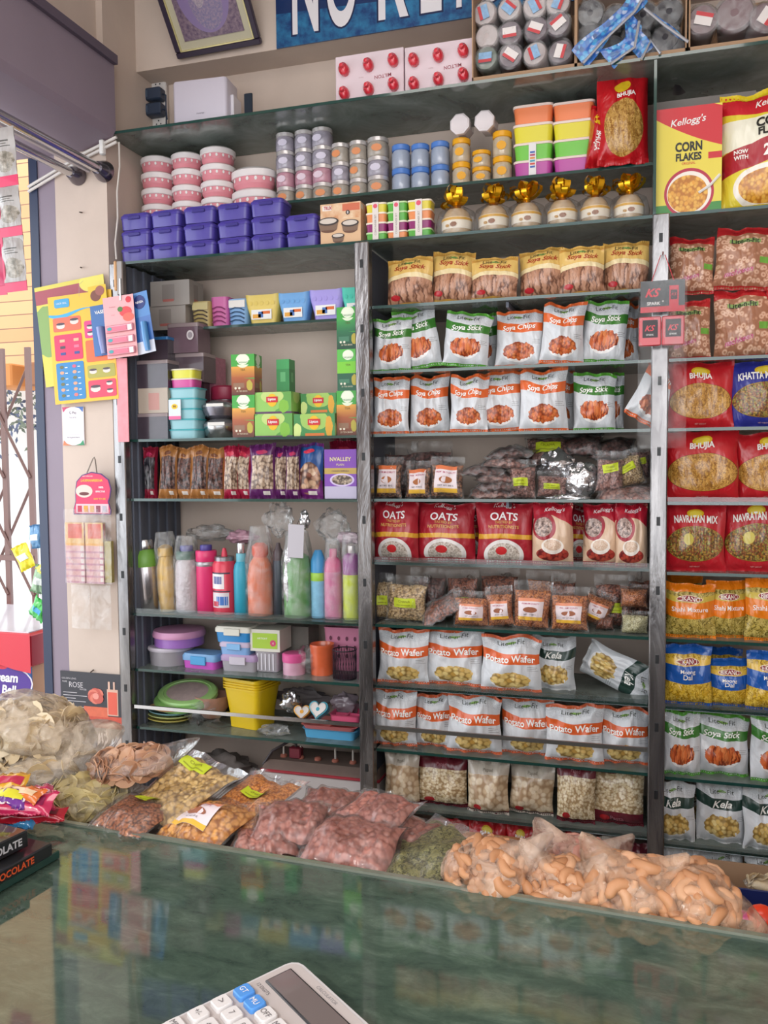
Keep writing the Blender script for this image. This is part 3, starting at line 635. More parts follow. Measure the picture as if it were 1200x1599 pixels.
# ---- cereal boxes above the right rack
m = PRINT('cornflake_print', '#e3cf4a', [(('band', .0, .10), '#3f8a3c'), (('band', .74, 1.1, -.10, .30), '#c9222e'), (('ell', .52, .20, .37, .23), '#b32040'), (('ell', .52, .20, .33, .20), '#efe6da'), (('ell', .50, .19, .30, .175), ('food', 'cells', 90, ['#b8701c', '#e09a30', '#edbb54', '#d28a28'])), (('rect', .80, 1., .50, .56), '#c9222e')], (.21, .3), .4, .05)
def cereal_box():
    a, c = at(1022, 330, 2.63), at(1127, 322, 2.63); w = float(c[0]-a[0]); h = .30
    b = MB(); b.box(-w/2, w/2, 0, .07, 0, h, m)
    b.text("Kellogg's", (0, -.001, h*.86), .026, WHITE, maxw=w*.68, bold=.01, shear=.3, rot=.09)
    b.text('CORN', (.002, -.001, h*.63), .027, M('#23201c', .4), maxw=w*.40, bold=.04); b.text('FLAKES', (.002, -.001, h*.535), .022, M('#23201c', .4), maxw=w*.38, bold=.04)
    b.text('ORIGINAL', (.002, -.001, h*.475), .007, M('#c9222e', .4), maxw=w*.2)
    sp = [(.04, -.003, h*.2), (.075, -.004, h*.33)]; b.tube([(.03, -.002, h*.19), (.06, -.003, h*.25), (w/2-.005, -.003, h*.34)], .004, M('#e6e2de', .3), 6)
    o = b.build('cereal_box'); o.location = (float(a[0])+w/2, 2.63, ZA+.005)
    tag(o, 'red and yellow corn flakes carton standing on the shelf left of the big bag', 'box')
cereal_box()
m2 = PRINT('cornflake_bag_print', '#e0cc3c', [(('band', .78, .95, 0, .1), '#c9222e'), (('band', .50, .76), '#e9e4cf'), (('band', .36, .56, 0, -.15), '#a81c2c'), (('ell', .5, .18, .36, .17), '#efe6da'), (('ell', .5, .18, .30, .13), ('food', 'cells', 90, ['#b8701c', '#e09a30', '#edbb54', '#d28a28']))], (.26, .34), .3, .5)
design('cornflake_bag', .27, .35, .10, m2, [('t', "Kellogg's", .6, .87, .03, '#f4efe8', {'maxw': .6, 'shear': .3, 'bold': .01}), ('t', 'CORN', .6, .70, .03, '#26231e', {'maxw': .5, 'bold': .04}), ('t', 'FLAKES', .6, .62, .024, '#26231e', {'maxw': .5, 'bold': .04}), ('t', '25%', .62, .455, .034, '#f4efe8', {'maxw': .5, 'bold': .04}), ('t', 'NOW', .22, .475, .013, '#f4efe8', {'maxw': .2, 'bold': .03}), ('t', 'WITH', .22, .425, .013, '#f4efe8', {'maxw': .2, 'bold': .03})], M('#dcc020', .3), nvar=1)
place('cornflake_bag', 1126, 1262, 140, ZA, 'large yellow and red corn flakes bag cut off by the right frame edge', Y=2.66, oname='cereal_bag')
b = MB(); a, c = at(1020, 240, 2.78), at(1180, 240, 2.78); w = float(c[0]-a[0]); h = float(at(1090, 155, 2.78)[2])-ZA
b.box(0, w, 0, .1, 0, h, M('#8c8580', .6)); 
b.text('OREO', (.085, -.002, h*.80), .033, M('#2a2a2c', .5), bold=.05, rot=.12, maxw=.11); b.text('OREO', (.085, -.003, h*.80), .030, M('#b8b4b0', .5), bold=.0, rot=.12, maxw=.105)
o = b.build('biscuit_carton'); o.location = (float(a[0]), 2.78, ZA+.005); tag(o, 'grey biscuit carton standing behind the corn flakes carton', 'box')
# tall bhujia bags standing beside the lunch boxes
place('bhujia_tall', 933, 1014, 108, ZU, 'tall red noodle bag with square window above the gold bows', Y=2.70, yaw=8)
place('bhujia_side', 914, 948, 168, ZU, 'narrow red noodle bag standing side-on by the orange box tower', Y=2.72, tilt=6)
place('bhujia_side', 930, 962, 125, ZU, 'narrow red noodle bag squeezed against the tall red noodle bag', Y=2.75, tilt=5)
def fit(x0, x1, yt, zb, Y, ym=None):
    ym = ym or yt+30; a, c = at(x0, ym, Y), at(x1, ym, Y); return float(a[0]+c[0])/2, float(c[0]-a[0]), float(at((x0+x1)/2, yt, Y)[2])-zb-.004
def setloc(o, x, y, z, rz=0): o.location = (x, y, z); o.rotation_euler = (0, 0, R(rz)); return o
# ---- purple lunch boxes
PUR = M('#4a3f96', .35, coat=.2, name='purple_plastic'); PURD = M('#3b3280', .35)
def lunch_box(w=.118, d=.085, h=.062):
    b = MB(); b.loft([rrect(w*.90, d*.90, .012, 0), rrect(w*.93, d*.93, .014, .003), rrect(w*.97, d*.97, .014, h*.70)], PUR); o = b.build('lunch_box')
    l = MB(); l.loft([rrect(w, d, .014, h*.70), rrect(w, d, .014, h*.86), rrect(w*.95, d*.93, .014, h*.93), rrect(w*.92, d*.90, .014, h*.93), rrect(w*.90, d*.88, .014, h)], PUR); l.build('lid', o)
    c = MB(); c.box(-w*.2, w*.2, -d/2-.004, -d/2, h*.60, h*.82, PURD, .002); c.box(-w*.16, w*.16, -d/2-.006, -d/2-.003, h*.62, h*.66, PURD); c.build('clasp', o)
    return o
proto = lunch_box(); first = True
cols = [(188, 236, 333, 3), (236, 285, 328, 3), (286, 337, 322, 3), (338, 390, 317, 3), (391, 445, 310, 3), (446, 498, 335, 2)]
LV = {3: ['bottom of its stack', 'middle of its stack', 'top of its stack'], 2: ['bottom of its stack', 'top of its stack']}
for i, (x0, x1, yt, n) in enumerate(cols):
    x, w, h = fit(x0, x1, yt, ZA, 2.63); hh = h/n
    for k in range(n):
        o = proto if first else copy_tree(proto); first = False
        o.scale = (w/.122, 1, hh/.064); setloc(o, x+random.uniform(-.002, .002), 2.665, ZA+.005+k*hh, random.uniform(-2, 2))
        tag(o, f'purple plastic lunch box, {LV[n][k]}, {ordl(i, 6)} stack', 'lunch box', 'purple lunch boxes')
# ---- container set carton
mt = PRINT('carton_print', '#d9b18a', [(('band', .62, 1.1), ('noise', 20, '#cf9468', '#e3c9a8')), (('rect', .55, .98, .80, .97), '#c96a4c'), (('rect', .05, .28, .84, .96), '#e9e0d6')], (.15, .13), .5, .05)
x, w, h = fit(499, 562, 316, ZA, 2.62)
b = MB(); b.box(-w/2, w/2, 0, .08, 0, h, mt); dk = M('#3c3230', .4); ck = M('#cfc3b8', .3)
for cx, cz, r, q in ((-.3, .58, .26, .16), (.24, .50, .22, .14), (-.06, .22, .16, .10)):
    X, Z, rw, rh = cx*w, cz*h, r*w, q*h
    b.disc((X, -.001, Z-rh*1.1), rw*.8, rh*.6, M('#6b4a3a', .4)); b.quad([(X-rw*.95, -.0015, Z), (X-rw*.8, -.0015, Z-rh*1.3), (X+rw*.8, -.0015, Z-rh*1.3), (X+rw*.95, -.0015, Z)], M('#7d6352', .4)); b.disc((X, -.002, Z), rw, rh*.62, dk); b.disc((X, -.0025, Z+.001), rw*.82, rh*.42, ck)
b.text('TRUX', (-.31*w, -.002, .90*h), .011, M('#b3384a', .5), maxw=.2*w, bold=.02); b.text('8', (.04*w+.02, -.002, .76*h), .008, WHITE); b.disc((.04*w+.02, -.0015, .76*h), .007, .007, dk)
setloc(tag(b.build('container_carton'), 'beige picture carton of lidded bowls between purple boxes and striped sets', 'box'), x, 2.63, ZA+.005)
# ---- striped rectangular gift sets
def gift(cols_, x0, x1, yt, label):
    x, w, h = fit(x0, x1, yt, ZA, 2.63); t = empty('container_set', (x, 2.66, ZA+.005)); n = len(cols_)
    for k, c in enumerate(cols_):
        z = h*k/n; MB().loft([rrect(w*.90, .06, .01, z), rrect(w*.97, .064, .012, z+h/n*.8)], M(c, .35)).build('tub', t)
        MB().loft([rrect(w*1.0, .068, .012, z+h/n*.8), rrect(w*1.0, .068, .012, z+h/n*.97)], M('#e6dccb' if c != '#57a83e' else '#bcd9a0', .4)).build('lid', t)
    q = MB(); q.box(-w*.14, w*.14, -.0365, -.034, .0, h, M('#dcd3cd', .5)); q.disc((0, -.037, h*.9), w*.1, w*.1, M('#d8526a', .5)); q.text('CONTAINER SET', (0, -.037, h*.42), .006, M('#7a6f6a', .5), xd=(0, 0, 1), zd=(-1, 0, 0), maxw=h*.55); q.build('paper_band', t)
    tag(t, label, 'container set', 'striped container sets')
GR, MG, OR, YE = '#57a83e', '#8c2466', '#e08a54', '#d9c73c'
gift([GR, MG, OR, YE], 571, 604, 317, 'striped tub set with yellow tub on top, beside the picture carton')
gift([OR, MG, GR, GR], 604, 636, 315, 'striped tub set with two green tubs on top, middle of three')
gift([GR, MG, OR, YE], 636, 674, 312, 'largest striped tub set, right of three beside the gold bow jars')
# ---- gold bow jars
GOLD = M('#e0a81c', .22, .75, name='gold_ribbon')
def bow_jar(seed):
    rr = random.Random(seed); JG = M('#e8dccb', .25, coat=.5)
    b = MB(); b.lathe([(.024, 0), (.027, .004), (.028, .030), (.024, .042), (.018, .05)], M('#b59a78', .25, coat=.6, var=.35, vsc=60), 20); o = b.build('gift_jar')
    l = MB(); l.lathe([(.0282, .010), (.0288, .012), (.0288, .030), (.0282, .032)], M('#e6dccb', .4), 20, c0=False, c1=False); l.lathe([(.0291, .026), (.0291, .031)], M('#cf9c2c', .4), 20, c0=False, c1=False); l.disc((.004, -.0297, .017), .007, .005, M('#8a5a3c', .5), n=7); l.disc((-.008, -.0294, .015), .004, .003, M('#b58a4c', .5), n=7); l.build('label', o)
    q = MB()
    for k in range(22):
        a = rr.uniform(0, 6.28); el = rr.uniform(-.1, 1.3); d = Vector((math.cos(a)*math.cos(el), math.sin(a)*math.cos(el)*.7, math.sin(el))); s = Vector((-math.sin(a), math.cos(a), 0)); L = rr.uniform(.026, .042); up = d.cross(s); path = []
        for i in range(9):
            th = 2*math.pi*i/8; path.append(Vector((0, 0, .062))+d*L*(1-math.cos(th))*.5+up*L*.26*math.sin(th))
        vs = []; wd = .0055
        for p_ in path: vs += [tuple(p_-s*wd), tuple(p_+s*wd)]
        q.add(vs, [(2*i, 2*i+1, 2*i+3, 2*i+2) for i in range(8)], GOLD)
    q.lathe([(.020, .046), (.008, .054), (.009, .066), (.0, .068)], GOLD, 10); q.build('ribbon_bow', o, 60)
    f = MB(); f.lathe([(.036, 0), (.040, .02), (.034, .045), (.012, .058)], CLEAR, 16, c0=False, c1=False); f.build('wrapping_film', o); return o
bows = [bow_jar(i) for i in range(3)]; pos = [(688, 740), (747, 796), (800, 845), (854, 904), (906, 954), (960, 1006)]
for i, (x0, x1) in enumerate(pos):
    o = bows[i] if i < 3 else copy_tree(bows[i-3]); x, w, h = fit(x0, x1, 296-i*4, ZA, 2.655); s_ = h/.092
    o.scale = (s_*1.05, s_*1.05, s_); setloc(o, x, 2.655, ZA+.005, random.uniform(-10, 10)); tag(o, f'small gift jar with gold ribbon bow, {ordl(i, 6)} in the bow row', 'gift jar', 'gold bow gift jars')

# ---- U shelf: pink bowls, spice jars
PINK = M('#dc8b95', .4, name='pink_bowl'); FROST = M('#e6dedd', .3, coat=.4, name='frosted_lid')
def bowl(r=.05, h=.034):
    b = MB(); b.lathe([(r*.78, 0), (r*.92, h*.2), (r*.95, h*.62)], PINK, 28); 
    for k in range(16): a = 2*math.pi*k/16; b.disc((r*.965*math.cos(a), r*.965*math.sin(a), h*.4), .0035, .0035, WHITE, (-math.sin(a), math.cos(a), 0), (0, 0, 1), 6)
    o = b.build('lidded_bowl'); l = MB(); l.lathe([(r, h*.52), (r*1.03, h*.56), (r*1.03, h*.84), (r*.88, h*.96), (r*.3, h*1.0)], FROST, 28); l.build('lid', o); return o
proto = bowl(); first = True; names = ['leftmost stack', 'second stack', 'third and tallest stack', 'wide stack nearest the jars']
for i, (x0, x1, yt, yb, n) in enumerate(((224, 271, 249, 335, 4), (271, 316, 243, 330, 4), (316, 366, 235, 322, 4), (364, 432, 267, 314, 2))):
    Y = 2.80; x, w, h = fit(x0, x1, yt, ZU, Y); hh = h/n if n == 4 else h/2
    if n == 2: hh = h/2.0
    for k in range(n):
        o = proto if first else copy_tree(proto); first = False; o.scale = (w/.103, min(1.2, w/.103), hh/.034); setloc(o, x, Y, ZU+.005+k*hh)
        tag(o, f"pink bowl with frosted lid, {['bottom', 'second from bottom', 'second from top', 'top'][k]} of the {names[i]}" if n == 4 else f"wide pink bowl with frosted lid, {'upper' if k else 'lower'} one beside the jars", 'bowl', 'pink lidded bowls')
def jar(lidm, cont, r=.021, h=.042, seg=14, lab=None):
    b = MB(); b.lathe([(r*.9, 0), (r, .003), (r, h*.62), (r*.82, h*.76)], cont, seg); o = b.build('spice_jar')
    MB().lathe([(r*1.02, 0.001), (r*1.04, h*.3), (r*1.02, h*.66)], CLEAR, seg, c0=False, c1=False).build('clear_wall', o)
    l = MB(); l.lathe([(r*.92, h*.76), (r*.97, h*.78), (r*.97, h*.97), (r*.9, h)], lidm, seg); l.build('lid', o)
    if lab: q = MB(); q.disc((0, -r*1.07, h*.38), r*.5, r*.4, lab, n=8); q.build('sticker', o)
    return o
LS = M('#d3cecd', .25, .5); jk = {'p': jar(LS, M('#c28a9c', .3, coat=.7, var=.3, vsc=90), lab=M('#d9c4d0', .5)), 'v': jar(LS, M('#a39caa', .3, coat=.7, var=.35, vsc=90), lab=M('#cfc8d8', .5)), 'o': jar(LS, M('#aca296', .3, coat=.7, var=.35, vsc=90), lab=M('#d98c5c', .5)),
      'b': jar(M('#4f7cc4', .3), M('#a5afc2', .2, coat=.8, var=.2, vsc=60), r=.028, h=.062), 'y': jar(M('#e3a21c', .3), M('#c9b79c', .2, coat=.8, var=.2, vsc=60), r=.028, h=.062, lab=M('#e3a21c', .5))}
used = set()
def putjar(k, x, y, z, w, h, label, grp, cat='jar'):
    o = jk[k] if k not in used else copy_tree(jk[k]); used.add(k); r, hh = (.021, .042) if k in 'pvo' else (.028, .062)
    o.scale = (w/(2.05*r), w/(2.05*r), h/hh); setloc(o, x, y, z, random.uniform(-12, 12)); tag(o, label, cat, grp)
lv4 = ['bottom', 'second from bottom', 'third from bottom', 'top']
for gi, (cols_, n, kinds) in enumerate((([(432, 461, 211), (461, 490, 207), (488, 520, 203)], 4, ['o', 'p', 'v', 'v']), ([(518, 547, 227), (546, 575, 223), (574, 608, 218)], 3, ['o', 'v', 'o']))):
    for i, (x0, x1, yt) in enumerate(cols_):
        x, w, h = fit(x0, x1, yt, ZU, 2.77)
        lv = lv4 if n == 4 else ['bottom', 'middle', 'top']
        for k in range(n):
            kk = kinds[k] if not (gi and k == 1 and i == 1) else 'o'
            putjar(kk, x, 2.77, ZU+.005+k*h/n, w, h/n*.99, f"small silver-lidded jar, {lv[k]} of the {['left','middle','right'][i]} column, {'taller' if gi == 0 else 'shorter'} pile", 'silver-lidded spice jars')
for i, (x0, x1, yt) in enumerate(((612, 642, 229), (642, 672, 228), (673, 703, 224))):
    x, w, h = fit(x0, x1, yt, ZU, 2.765)
    for k in range(2): putjar('b', x, 2.765, ZU+.005+k*h/2, w, h/2*.99, f"blue-lidded clear jar, {['lower','upper'][k]} one in the {['left','middle','right'][i]} column", 'blue-lidded jars')
for i, (x0, x1, yt) in enumerate(((706, 736, 219), (737, 768, 238), (769, 801, 208))):
    x, w, h = fit(x0, x1, yt, ZU, 2.765)
    for k in range(2): putjar('y', x, 2.765, ZU+.005+k*h/2, w, h/2*.99, f"yellow-lidded clear jar, {['lower','upper'][k]} one in the {['left','middle','right'][i]} column", 'yellow-lidded jars')
# octagonal jars lying on top with pale lids facing the room
def octo():
    b = MB(); b.T = Matrix.Rotation(R(90), 4, 'X'); b.lathe([(.024, -.035), (.027, -.03), (.028, .02)], M('#c9bfc4', .2, coat=.8), 8, ph=R(22.5)); o = b.build('octagonal_jar')
    l = MB(); l.T = Matrix.Rotation(R(90), 4, 'X'); l.lathe([(.031, .018), (.031, .030), (.026, .033), (.024, .0325), (.0, .0325)], M('#dcd2d4', .35), 8, ph=R(22.5)); l.build('lid', o); return o
o1 = octo()
for i, (px, py) in enumerate(((723, 199), (761, 194))):
    o = o1 if i == 0 else copy_tree(o1); p = at(px, py, 2.75); o.location = tuple(p); o.rotation_euler = (0, R(6*i), R(-6)); s_ = 1.08; o.scale = (s_,)*3
    tag(o, ['octagonal jar lying with pale lid forward, left one above yellow jars', 'octagonal jar lying with pale lid forward, right one above yellow jars'][i], 'jar', 'octagonal jars')
# coloured rectangular container towers
def tub(c, w, d, h, nm='food_container', lidc='#e3cfc6'):
    b = MB(); b.loft([rrect(w*.88, d*.9, .014, 0), rrect(w*.95, d*.95, .016, h*.84)], M(c, .35, coat=.2)); o = b.build(nm)
    MB().loft([rrect(w, d, .016, h*.84), rrect(w, d, .016, h*.97), rrect(w*.95, d*.95, .016, h)], M(lidc, .35)).build('lid', o); return o
for i, (x0, x1, yt) in enumerate(((801, 865, 164), (863, 930, 159))):
    x, w, h = fit(x0, x1, yt, ZU, 2.74)
    for k, c in enumerate(('#b5489a', '#6fc043', '#dcd034', '#e8804e')):
        z_ = [0, .24, .48, .74, 1.0]; hh = h*(z_[k+1]-z_[k]); o = tub(c, w*(1.0 if k > 1 else .97), .1, hh); setloc(o, x, 2.78, ZU+.005+h*z_[k])
        if i == 0 and k == 0:
            s_ = MB(); s_.box(-w*.09, w*.09, -.053, -.0505, 0, h*.46, M('#e0dcdc', .5)); 
            for j, c2 in enumerate(('#3c62b0', '#c94a3c', '#3c9ab0', '#d88a3c', '#b03c62', '#3c62b0')): s_.box(-w*.06, w*.06, -.0538, -.0528, h*(.12+j*.04), h*(.145+j*.04), M(c2, .5))
            s_.build('paper_strip', o)
        tag(o, f"{['magenta','green','yellow','orange'][k]} rectangular food container in the {['left','right'][i]} colourful tower", 'container', 'coloured food containers')

# ---- top glass shelf: router, adapters, dispenser boxes, cartons
x, w, h = fit(277, 358, 130, ZT, 2.72, 160); rb = MB()
rb.loft([rrect(w*.96, .10, .01, 0), rrect(w, .105, .012, .004), rrect(w, .105, .012, h*.97), rrect(w*.97, .10, .01, h)], M('#cfc8d4', .35, name='router_white')); o = rb.build('router_box')
q = MB(); q.text('inverter', (w*.02, -.0535, h*.34), .006, M('#77707c', .5)); q.build('logo_plate', o); MB().box(w/2, w/2+.012, -.02, .05, 0, h*.72, M('#dcd7de', .4), .002).build('side_bracket', o)
setloc(tag(o, 'pale white wall unit box standing on the topmost glass shelf', 'box'), x, 2.74, ZT+.005, 4)
# socket strip on the niche wall
p = at(252, 165, 2.92); b = MB(); b.box(-.03, .03, -.02, .0, -.10, .10, M('#d9d3cf', .4), .004)
for dz in (.07, -.075):
    for dx, dzz in ((-.009, 0), (.009, 0), (0, .012)): b.disc((dx, -.0215, dz+dzz), .003, .003, BLACK, n=8)
o = b.build('socket_strip'); o.location = tuple(p); tag(o, 'white socket strip on the niche wall at far left', 'socket')
for i, dz in enumerate((.022, -.033)):
    b = MB(); b.box(-.038, .032, -.062, -.021, -.022, .022, M('#2e3a4e', .45, name='adapter_black'), .004); b.tube([(.032, -.04, 0), (.05, -.05, -.01), (.055, -.06, -.06), (.07, -.08, -.11)], .0028, M('#2e3a4e', .5)); o = b.build('power_adapter'); o.location = (float(p[0]), float(p[1]), float(p[2])+dz)
    MB().box(-.03, -.02, -.0635, -.062, -.012, .012, M('#465468', .5)).build('rating_label', o)
    tag(o, f"{['upper','lower'][i]} black power adapter plugged into the socket strip", 'adapter')
p = at(388, 172, 2.72); b = MB(); b.box(-.014, .016, -.004, .004, 0, float(p[2])-ZT+.05, M('#1f2a38', .4), .002); b.tube([(0, 0, .004), (-.04, -.03, .008), (-.08, -.04, .006), (-.10, -.04, -.0)], .005, M('#1f2a38', .4)); b.box(-.06, .04, -.02, .02, -.0, .01, M('#1f2a38', .4), .003)
o = b.build('headset_stand'); o.location = (float(p[0]), 2.72, ZT+.005); tag(o, 'small black bracket with curled cord beside the white wall unit', 'bracket')
p = at(466, 165, 2.72); b = MB(); b.lathe([(.03, 0), (.03, .006), (.02, .014), (.0, .016)], M('#2b333c', .4), 16); o = b.build('black_cap'); o.location = (float(p[0]), 2.74, ZT+.005); tag(o, 'small black cap lying on the top shelf left of the white boxes', 'cap')
MCARD = M('#dccad0', .45, name='pale_card'); REDP = M('#d02c3c', .25, coat=.7, name='red_gloss')
def disp(x0, x1, yt, label):
    x, w, h = fit(x0, x1, yt, ZT, 2.64, yt+40); b = MB(); b.box(-w/2, w/2, 0, .11, 0, h, MCARD, .0015); b.text('MILTON', (w*.2, -.0008, h*.50), .011, M('#9c4a56', .5), rot=math.pi+.05, maxw=w*.3, bold=.01); b.text('dispenser', (-w*.12, -.0008, h*.53), .004, M('#b08a92', .5), rot=math.pi)
    o = b.build('dispenser_box')
    for r_ in (0, 1):
        for c_ in range(3):
            q = MB(); q.T = Matrix.Translation(((-.36+.36*c_)*w, 0, (.25+.46*r_)*h+c_*.003)) @ Matrix.Rotation(R(-15), 4, 'Y') @ Matrix.Rotation(R(90), 4, 'X')
            q.lathe([(.0155, -.002), (.017, .006), (.016, .018), (.009, .026), (.0, .027)], REDP, 14, sy=1.25); q.lathe([(.007, .024), (.0085, .031), (.006, .036), (0, .037)], REDP, 10, 0, .004); q.build('red_nozzle', o)
        setloc(tag(o, label, 'box', 'pink dispenser boxes'), x, 2.66, ZT+.005)
disp(521, 628, 77, 'pale pink box with six red knobs, left of two on top shelf'); disp(630, 738, 62, 'pale pink box with six red knobs, right of two beside cartons')
CARD = M('#a8876a', .8, var=.1, vsc=12, name='cardboard')
def carton(x0, x1, ytop, label, d=.27):
    x, w, h = fit(x0, x1, ytop, ZT, 2.62, ytop+50); t = empty('open_carton', (x, 2.62, ZT+.005)); th = .004
    b = MB(); b.box(-w/2, w/2, 0, d, 0, th, CARD); b.box(-w/2, -w/2+th, 0, d, 0, h, CARD); b.box(w/2-th, w/2, 0, d, 0, h, CARD); b.box(-w/2, w/2, d-th, d, 0, h, CARD); b.box(-w/2, w/2, 0, th, 0, .018, CARD); b.build('carton_body', t); tag(t, label, 'carton', 'open cartons on the top shelf'); return x, w, h
CX = carton(737, 900, -60, 'open cardboard carton filled with wrapped round jars, left of three'); carton(900, 1074, -70, 'open cardboard carton of blue-wrapped dark bottles, middle of three'); carton(1077, 1290, -70, 'open cardboard carton of mauve jars at the upper right')
def wrapped(px, py, r, capm, lab, label, grp, seed, Y=2.66, d=.2):
    rr = random.Random(seed); t = empty('wrapped_jar', tuple(at(px, py, Y))); t.rotation_euler = (R(rr.uniform(-6, 6)), R(rr.uniform(-180, 180)), R(rr.uniform(-8, 8)))
    RX = Matrix.Rotation(R(90), 4, 'X'); b = MB(); b.T = RX; b.lathe([(r*.9, -d), (r*.93, -.02), (r*.93, 0), (r*.85, .006), (0, .007)], capm, 20); b.build('jar_body', t)
    f = MB(); f.T = RX; ns = 22
    def fl(a, c):
        th = a*2*math.pi; q = r*(1.02+.06*noise.noise(Vector((math.cos(th)*2, math.sin(th)*2, seed+c*3)))); rad = q*math.cos(c*math.pi/2)**.35 if c > .5 else q; rad = q*(1-max(0, c-.5)*1.6); return (rad*math.cos(th), rad*math.sin(th), -.09+.10*min(1, c*1.9)+.006*noise.noise(Vector((a*6, c*6, seed))))
    f.grid(fl, ns, 8, CLEARH); f.build('wrapper', t, 60)
    if lab: l = MB(); l.box(-r*.38, r*.38, -.0125, -.0105, -r*.55, r*.5, lab); l.box(r*.14, r*.38, -.0132, -.0122, -r*.55, r*.5, M('#c9474c', .5)); l.build('price_label', t)
    tag(t, label, 'jar', grp)
LBL = M('#e6dedb', .5); BLU = M('#8fb4dc', .5, var=.5, vsc=60); MAUV = M('#6f5f68', .3, coat=.5); PALE = M('#c3b6b4', .4); DKC = M('#35343c', .3, coat=.4)
W1 = [(760, 92, 0, 0), (798, 88, 1, 1), (836, 85, 2, 0), (876, 82, 1, 1), (761, 58, 2, 2), (797, 53, 1, 1), (838, 46, 1, 1), (872, 38, 1, 1), (757, 22, 2, 0), (796, 14, 2, 0), (836, 10, 2, 0), (872, 5, 2, 0)]
for i, (px, py, c, l) in enumerate(W1):
    wrapped(px, py, .0385, [M('#6a756a', .3, coat=.5), MAUV, PALE][c], [BLU, LBL, None][l], f"film-wrapped jar with {['green-grey','mauve','pale'][c]} end in the left carton, {['bottom','middle','top'][i//4]} row, {ordl(i % 4, 4)}", 'wrapped jars in the left carton', i)
BW = [(920, 60), (955, 78), (962, 30), (992, 62), (1012, 82), (1040, 60), (922, 22), (1005, 25), (1045, 20), (1048, 78), (925, 90)]
for i, (px, py) in enumerate(BW): wrapped(px, py, .043, DKC, None, f"dark wrapped bottle end in the middle carton, {ORD[i]} of the jumble", 'dark bottles in the middle carton', 40+i, 2.67)
# blue printed plastic sleeve over the dark bottles
BPF = FOOD('blue_print_film', 'cells', 80, ['#2a5fae', '#2a6fc0', '#3f9ad0', '#24407c', '#5fb4dc', '#2a5fae', '#c9d4e4'], 0, .25, .6)
def sleeve(pts, seed, label):
    b = MB(); bm_ = BPF; P = [Vector(at(px, py, 2.615)) for px, py in pts]; n = 12
    def f(a, c):
        k = a*(len(P)-1); i = min(len(P)-2, int(k)); q = P[i].lerp(P[i+1], k-i); wd = .028*(1+.3*math.sin(a*7+seed)); return tuple(q+Vector((.6*wd*(c-.5)*2, .008*noise.noise(Vector((a*5, c*4, seed)))-.01, -wd*(c-.5)*2*.8)))
    b.grid(f, 16, 6, bm_); o = b.build('plastic_sleeve', None, 60)
    s_ = MB(); s_.tube([tuple(p_+Vector((.012, -.022, -.018))) for p_ in P], .004, M('#b9bcc4', .2, .5), 6); s_.build('foil_edge', o); tag(o, label, 'wrapper', 'blue wrappers')
sleeve([(905, 95), (935, 62), (985, 15), (1000, -10)], 1, 'blue printed plastic wrapper slanting across the middle carton, left one')
sleeve([(948, 96), (985, 70), (992, 30)], 2, 'short blue wrapper strip at the bottom of the middle carton')
sleeve([(1000, 10), (1030, 35), (1068, 62)], 3, 'blue wrapper slanting down to the right in the middle carton')
sleeve([(995, 90), (1010, 60), (1025, 80)], 4, 'small crumpled blue wrapper low in the middle carton')
for i, (px, py, r) in enumerate(((1098, 32, .045), (1148, 22, .055), (1196, 28, .045), (1240, 30, .045))): wrapped(px, py, r, M('#7d6468', .35, coat=.4), LBL if i != 1 else None, f"mauve film-wrapped jar in the right carton, {ordl(i, 4)}", 'mauve jars in the right carton', 70+i)

# ---- wall: sign board and tilted picture
def sign():
    a, c = at(433, 77, 2.795), at(900, 10, 2.795); w = float(c[0]-a[0]); h = .42; z0 = float(a[2]); mS = PRINT('sign_print', '#16305f', [(('band', -.1, .22, 0, .1), ('noise', 22, '#14386e', '#2e78a4'))], (w, h), .3, 0)
    b = MB(); b.box(0, w, 0, .006, 0, h, mS); vs_h = .19
    wt = M('#e2dde0', .5); ol = M('#12204a', .5)
    for ch, x0, x1 in (('N', 455, 500), ('O', 508, 560), ('R', 589, 641), ('E', 656, 692), ('T', 697, 738), ('U', 745, 790), ('R', 797, 845), ('N', 850, 895)):
        xa, xb = float(at(x0, 40, 2.79)[0])-float(a[0]), float(at(x1, 40, 2.79)[0])-float(a[0]); H_ = .29; zc_ = .036+H_/2
        for cc, oo, g_, m_ in ((0, -.0012, 0, wt), (0, -.0006, .012, ol)): b.text(ch, ((xa+xb)/2, oo, zc_), H_+g_, m_, maxw=(xb-xa)*.90+g_, bold=.02)
    o = b.build('sign_board'); o.location = (float(a[0]), 2.79, z0); tag(o, 'dark blue sign board with large white letters on the upper wall', 'sign')
sign()
